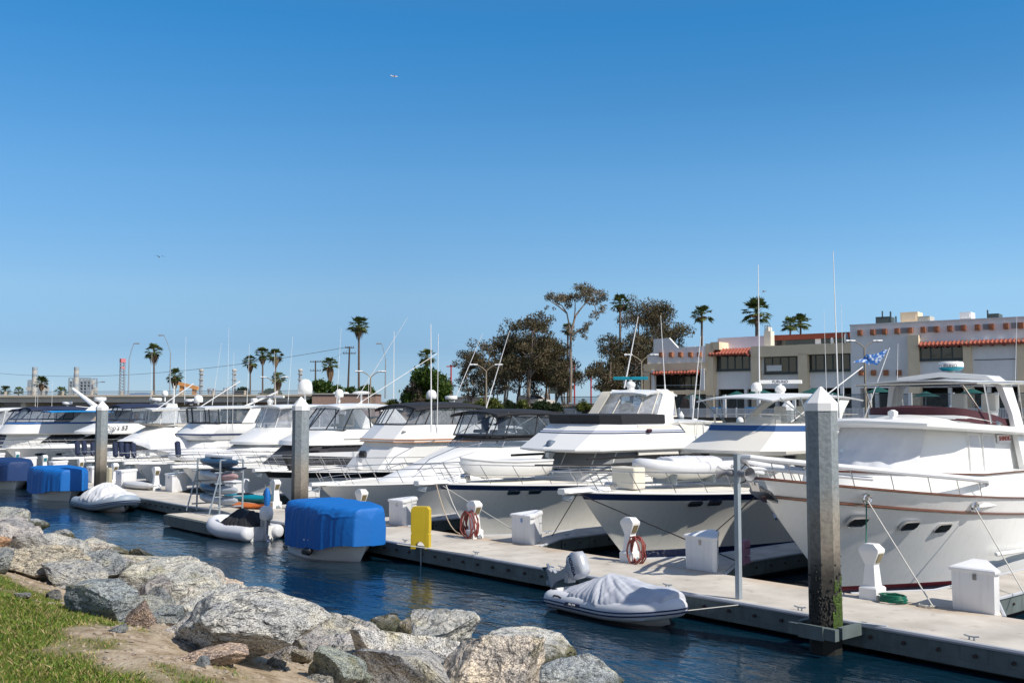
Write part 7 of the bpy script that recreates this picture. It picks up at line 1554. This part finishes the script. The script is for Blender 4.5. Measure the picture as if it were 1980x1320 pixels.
# vehicle on the bank
p=dist(1036,777,150); P=thing('pickup_truck','white pickup truck parked on top of the earth bank','pickup truck',(p.x,p.y,dist(1036,779,150).z-.55),math.atan2(.7613,.6484)+.05)
b=MB(); b.loft([[(-2.6,s_*.9,.45),(2.7,s_*.9,.45),(2.75,s_*.88,.95),(1.5,s_*.9,1.1),(-2.6,s_*.9,1.08)] for s_ in (-1,1)]); b.loft([[(-1.0,s_*.8,1.08),(1.4,s_*.8,1.08),(.7,s_*.7,1.72),(-.8,s_*.7,1.75)] for s_ in (-1,1)]); b.loft([[(-2.5,s_*.8,1.08),(-1.1,s_*.8,1.08),(-1.1,s_*.72,1.7),(-2.4,s_*.72,1.66)] for s_ in (-1,1)]); b.build('body',whitep,P)
b=MB()
for s_ in (-1,1): b.loft([[(-.85,s_*.8,1.15),(1.15,s_*.8,1.15),(.62,s_*.725,1.62),(-.75,s_*.725,1.64)],[(-.85,s_*.82,1.15),(1.15,s_*.82,1.15),(.62,s_*.745,1.62),(-.75,s_*.745,1.64)]])
b.build('side_window',dglass,P)
for x in (-1.7,1.75):
    for s_ in (-1,1): b=MB(); b.tube([(x,s_*.75,.4),(x,s_*.93,.4)],.4,14); b.build('wheel',blackp,P)
# ------------------------------------------------------------------ boats in the far channel
FB='boats moored across the channel'
def cruiser(label,px,D,wl_z,heading,L_,B_,hull,top,kind=0,sc=1):
    p=dist(px,790,D); P=thing('motor_boat',label,'boat',(p.x,p.y,0),heading,FB); H=Hull(P,L_,B_,1.5,1.15,1.2,[navy,hull,hull,hull],toe=gel,n=14); H.rail(.2,L_*.45,6,.5,-.3,bow=.3)
    house(P,'cabin',gel,[(1.2,L_*.16,L_*.8,B_*.75,B_*.4,1.3,.4),(2.1,L_*.33,L_*.8,B_*.75,B_*.5,.9,.3)]); a=(2.1,L_*.33,L_*.72,B_*.74,B_*.5,.9,.3); c=(3.1,L_*.42,L_*.7,B_*.68,B_*.5,.5,.2)
    band(P,'windshield',dglass if kind!=2 else vinyl,a,c,0,1,0,frames=blackp if kind else gel,fr=.05,back=True); canopy(P,'hardtop',top,L_*.38,L_*.74,B_*.8,3.1,.12,.08,.05); dome(P,0,L_*.6,3.2,.5,.45)
    if kind==1: house(P,'side_cover',blackc,[(1.3,L_*.5,L_*.97,B_*.97,B_*.95,.2,0),(2.6,L_*.55,L_*.95,B_*.85,B_*.8,.2,0)])
    return P
cruiser('white hardtop cruiser with black glass and black cockpit canvas left of the cream arch',1128,62,0,R(-50),11,1.7,hullw,gel,1)
cruiser('dark hulled cruiser with clear curtains behind the flag',1690,50,0,R(-40),10,1.6,blackp,gel,2)
cruiser('small white boat with green canvas right of the cream arch',1302,70,0,R(-30),8,1.4,hullw,seatank,2)
cruiser('white sportfisher with rooftop array behind the grove foot lamp',1070,75,0,R(-60),13,2,hullw,gel,0)
cruiser('white cruiser glimpsed behind the orange striped yacht',760,70,0,R(-20),12,1.9,hullw,gel,0)
cruiser('white cruiser glimpsed between the outriggers at the left',330,95,0,R(0),12,1.9,hullw,navy2,1)
cruiser('white cruiser with pale canvas at the left end of the channel',20,100,0,R(10),12,1.9,hullw,greyc,2)
cruiser('white cruiser moored right of the maroon cover in the channel',1960,52,0,R(-40),11,1.8,hullw,bluel,0)
def mastpole(label,x0,y0,x1,y1,D,r=.03):
    a,c=dist(x0,y0,D),dist(x1,y1,D); b=MB(); b.tube([(0,0,0),tuple(c-a)],[r,r*.4],6); o=b.build('whip_antenna',whitep); o.location=a; tag(o,label,'antenna','tall white whip antennas')
for l_,a in (('very tall white antenna right of the big trawler pile',(1622,808,1611,486,29,.026)),('tall white antenna in front of the beige building frame',(1469,800,1466,512,38,.035)),('white antenna slanting up left of the cream arch',(1207,750,1234,612,44,.04)),('long white outrigger crossing the grove, right one',(938,795,985,640,52,.032)),('long thin outrigger crossing the grove, left one',(872,790,933,645,56,.03)),('tall white antenna before the dense green tree',(834,836,833,626,43,.035)),('steeply slanted outrigger over the charcoal covered cruiser',(690,770,788,614,60,.024)),('upright white antenna left of the grove',(761,770,762,640,60,.03)),('white antenna slanting over the building left wall',(1335,850,1355,650,42,.035)),('white antenna before the tiled awning at the right',(1963,740,1966,610,60,.03))): mastpole(l_,*a)
# plane and birds
p=dist(763,148,1500); P=thing('airliner','tiny white airliner high in the left of the sky','airplane',tuple(p),math.atan2(.7613,.6484)); b=MB(); b.tube([(-5.6,0,.8),(-3.5,0,.3),(3,0,-.3),(4.8,0,-.6)],[.3,.75,.8,.15],8); b.build('fuselage',gel,P); b=MB(); b.loft([[(-.5,-4.5,.2),(1.2,-.5,-.3),(1.2,.5,-.3),(-.5,4.5,.2),(-1.3,4.5,.2),(-.8,0,-.2),(-1.3,-4.5,.2)],[(-.5,-4.5,.3),(1.2,-.5,-.2),(1.2,.5,-.2),(-.5,4.5,.3),(-1.3,4.5,.3),(-.8,0,-.1),(-1.3,-4.5,.3)]]); b.build('wings',redst,P); b=MB(); b.loft([[(-5.6,-.1,.9),(-4,-.1,.6),(-5.2,-.1,2.3),(-6,-.1,2.3)],[(-5.6,.1,.9),(-4,.1,.6),(-5.2,.1,2.3),(-6,.1,2.3)]]); b.build('tail_fin',gel,P)
for l_,x,y,D in (('small gull gliding in the left sky',308,497,120),('small gull gliding above the right antenna',1477,564,140)):
    p=dist(x,y,D); b=MB(); b.tube([(-.28,0,0),(0,0,.02),(.25,0,0)],[.02,.07,.02],6); b.loft([[(.08,-.6,.1),(.1,-.25,.16),(.1,0,.03),(.1,.25,.16),(.08,.6,.1)],[(-.08,-.62,.1),(-.1,-.25,.16),(-.1,0,.03),(-.1,.25,.16),(-.08,.62,.1)]],closed=False,cap0=False,cap1=False); o=b.build('gull',M('gull_grey',(.35,.37,.4),.7)); o.location=p; tag(o,l_,'bird')
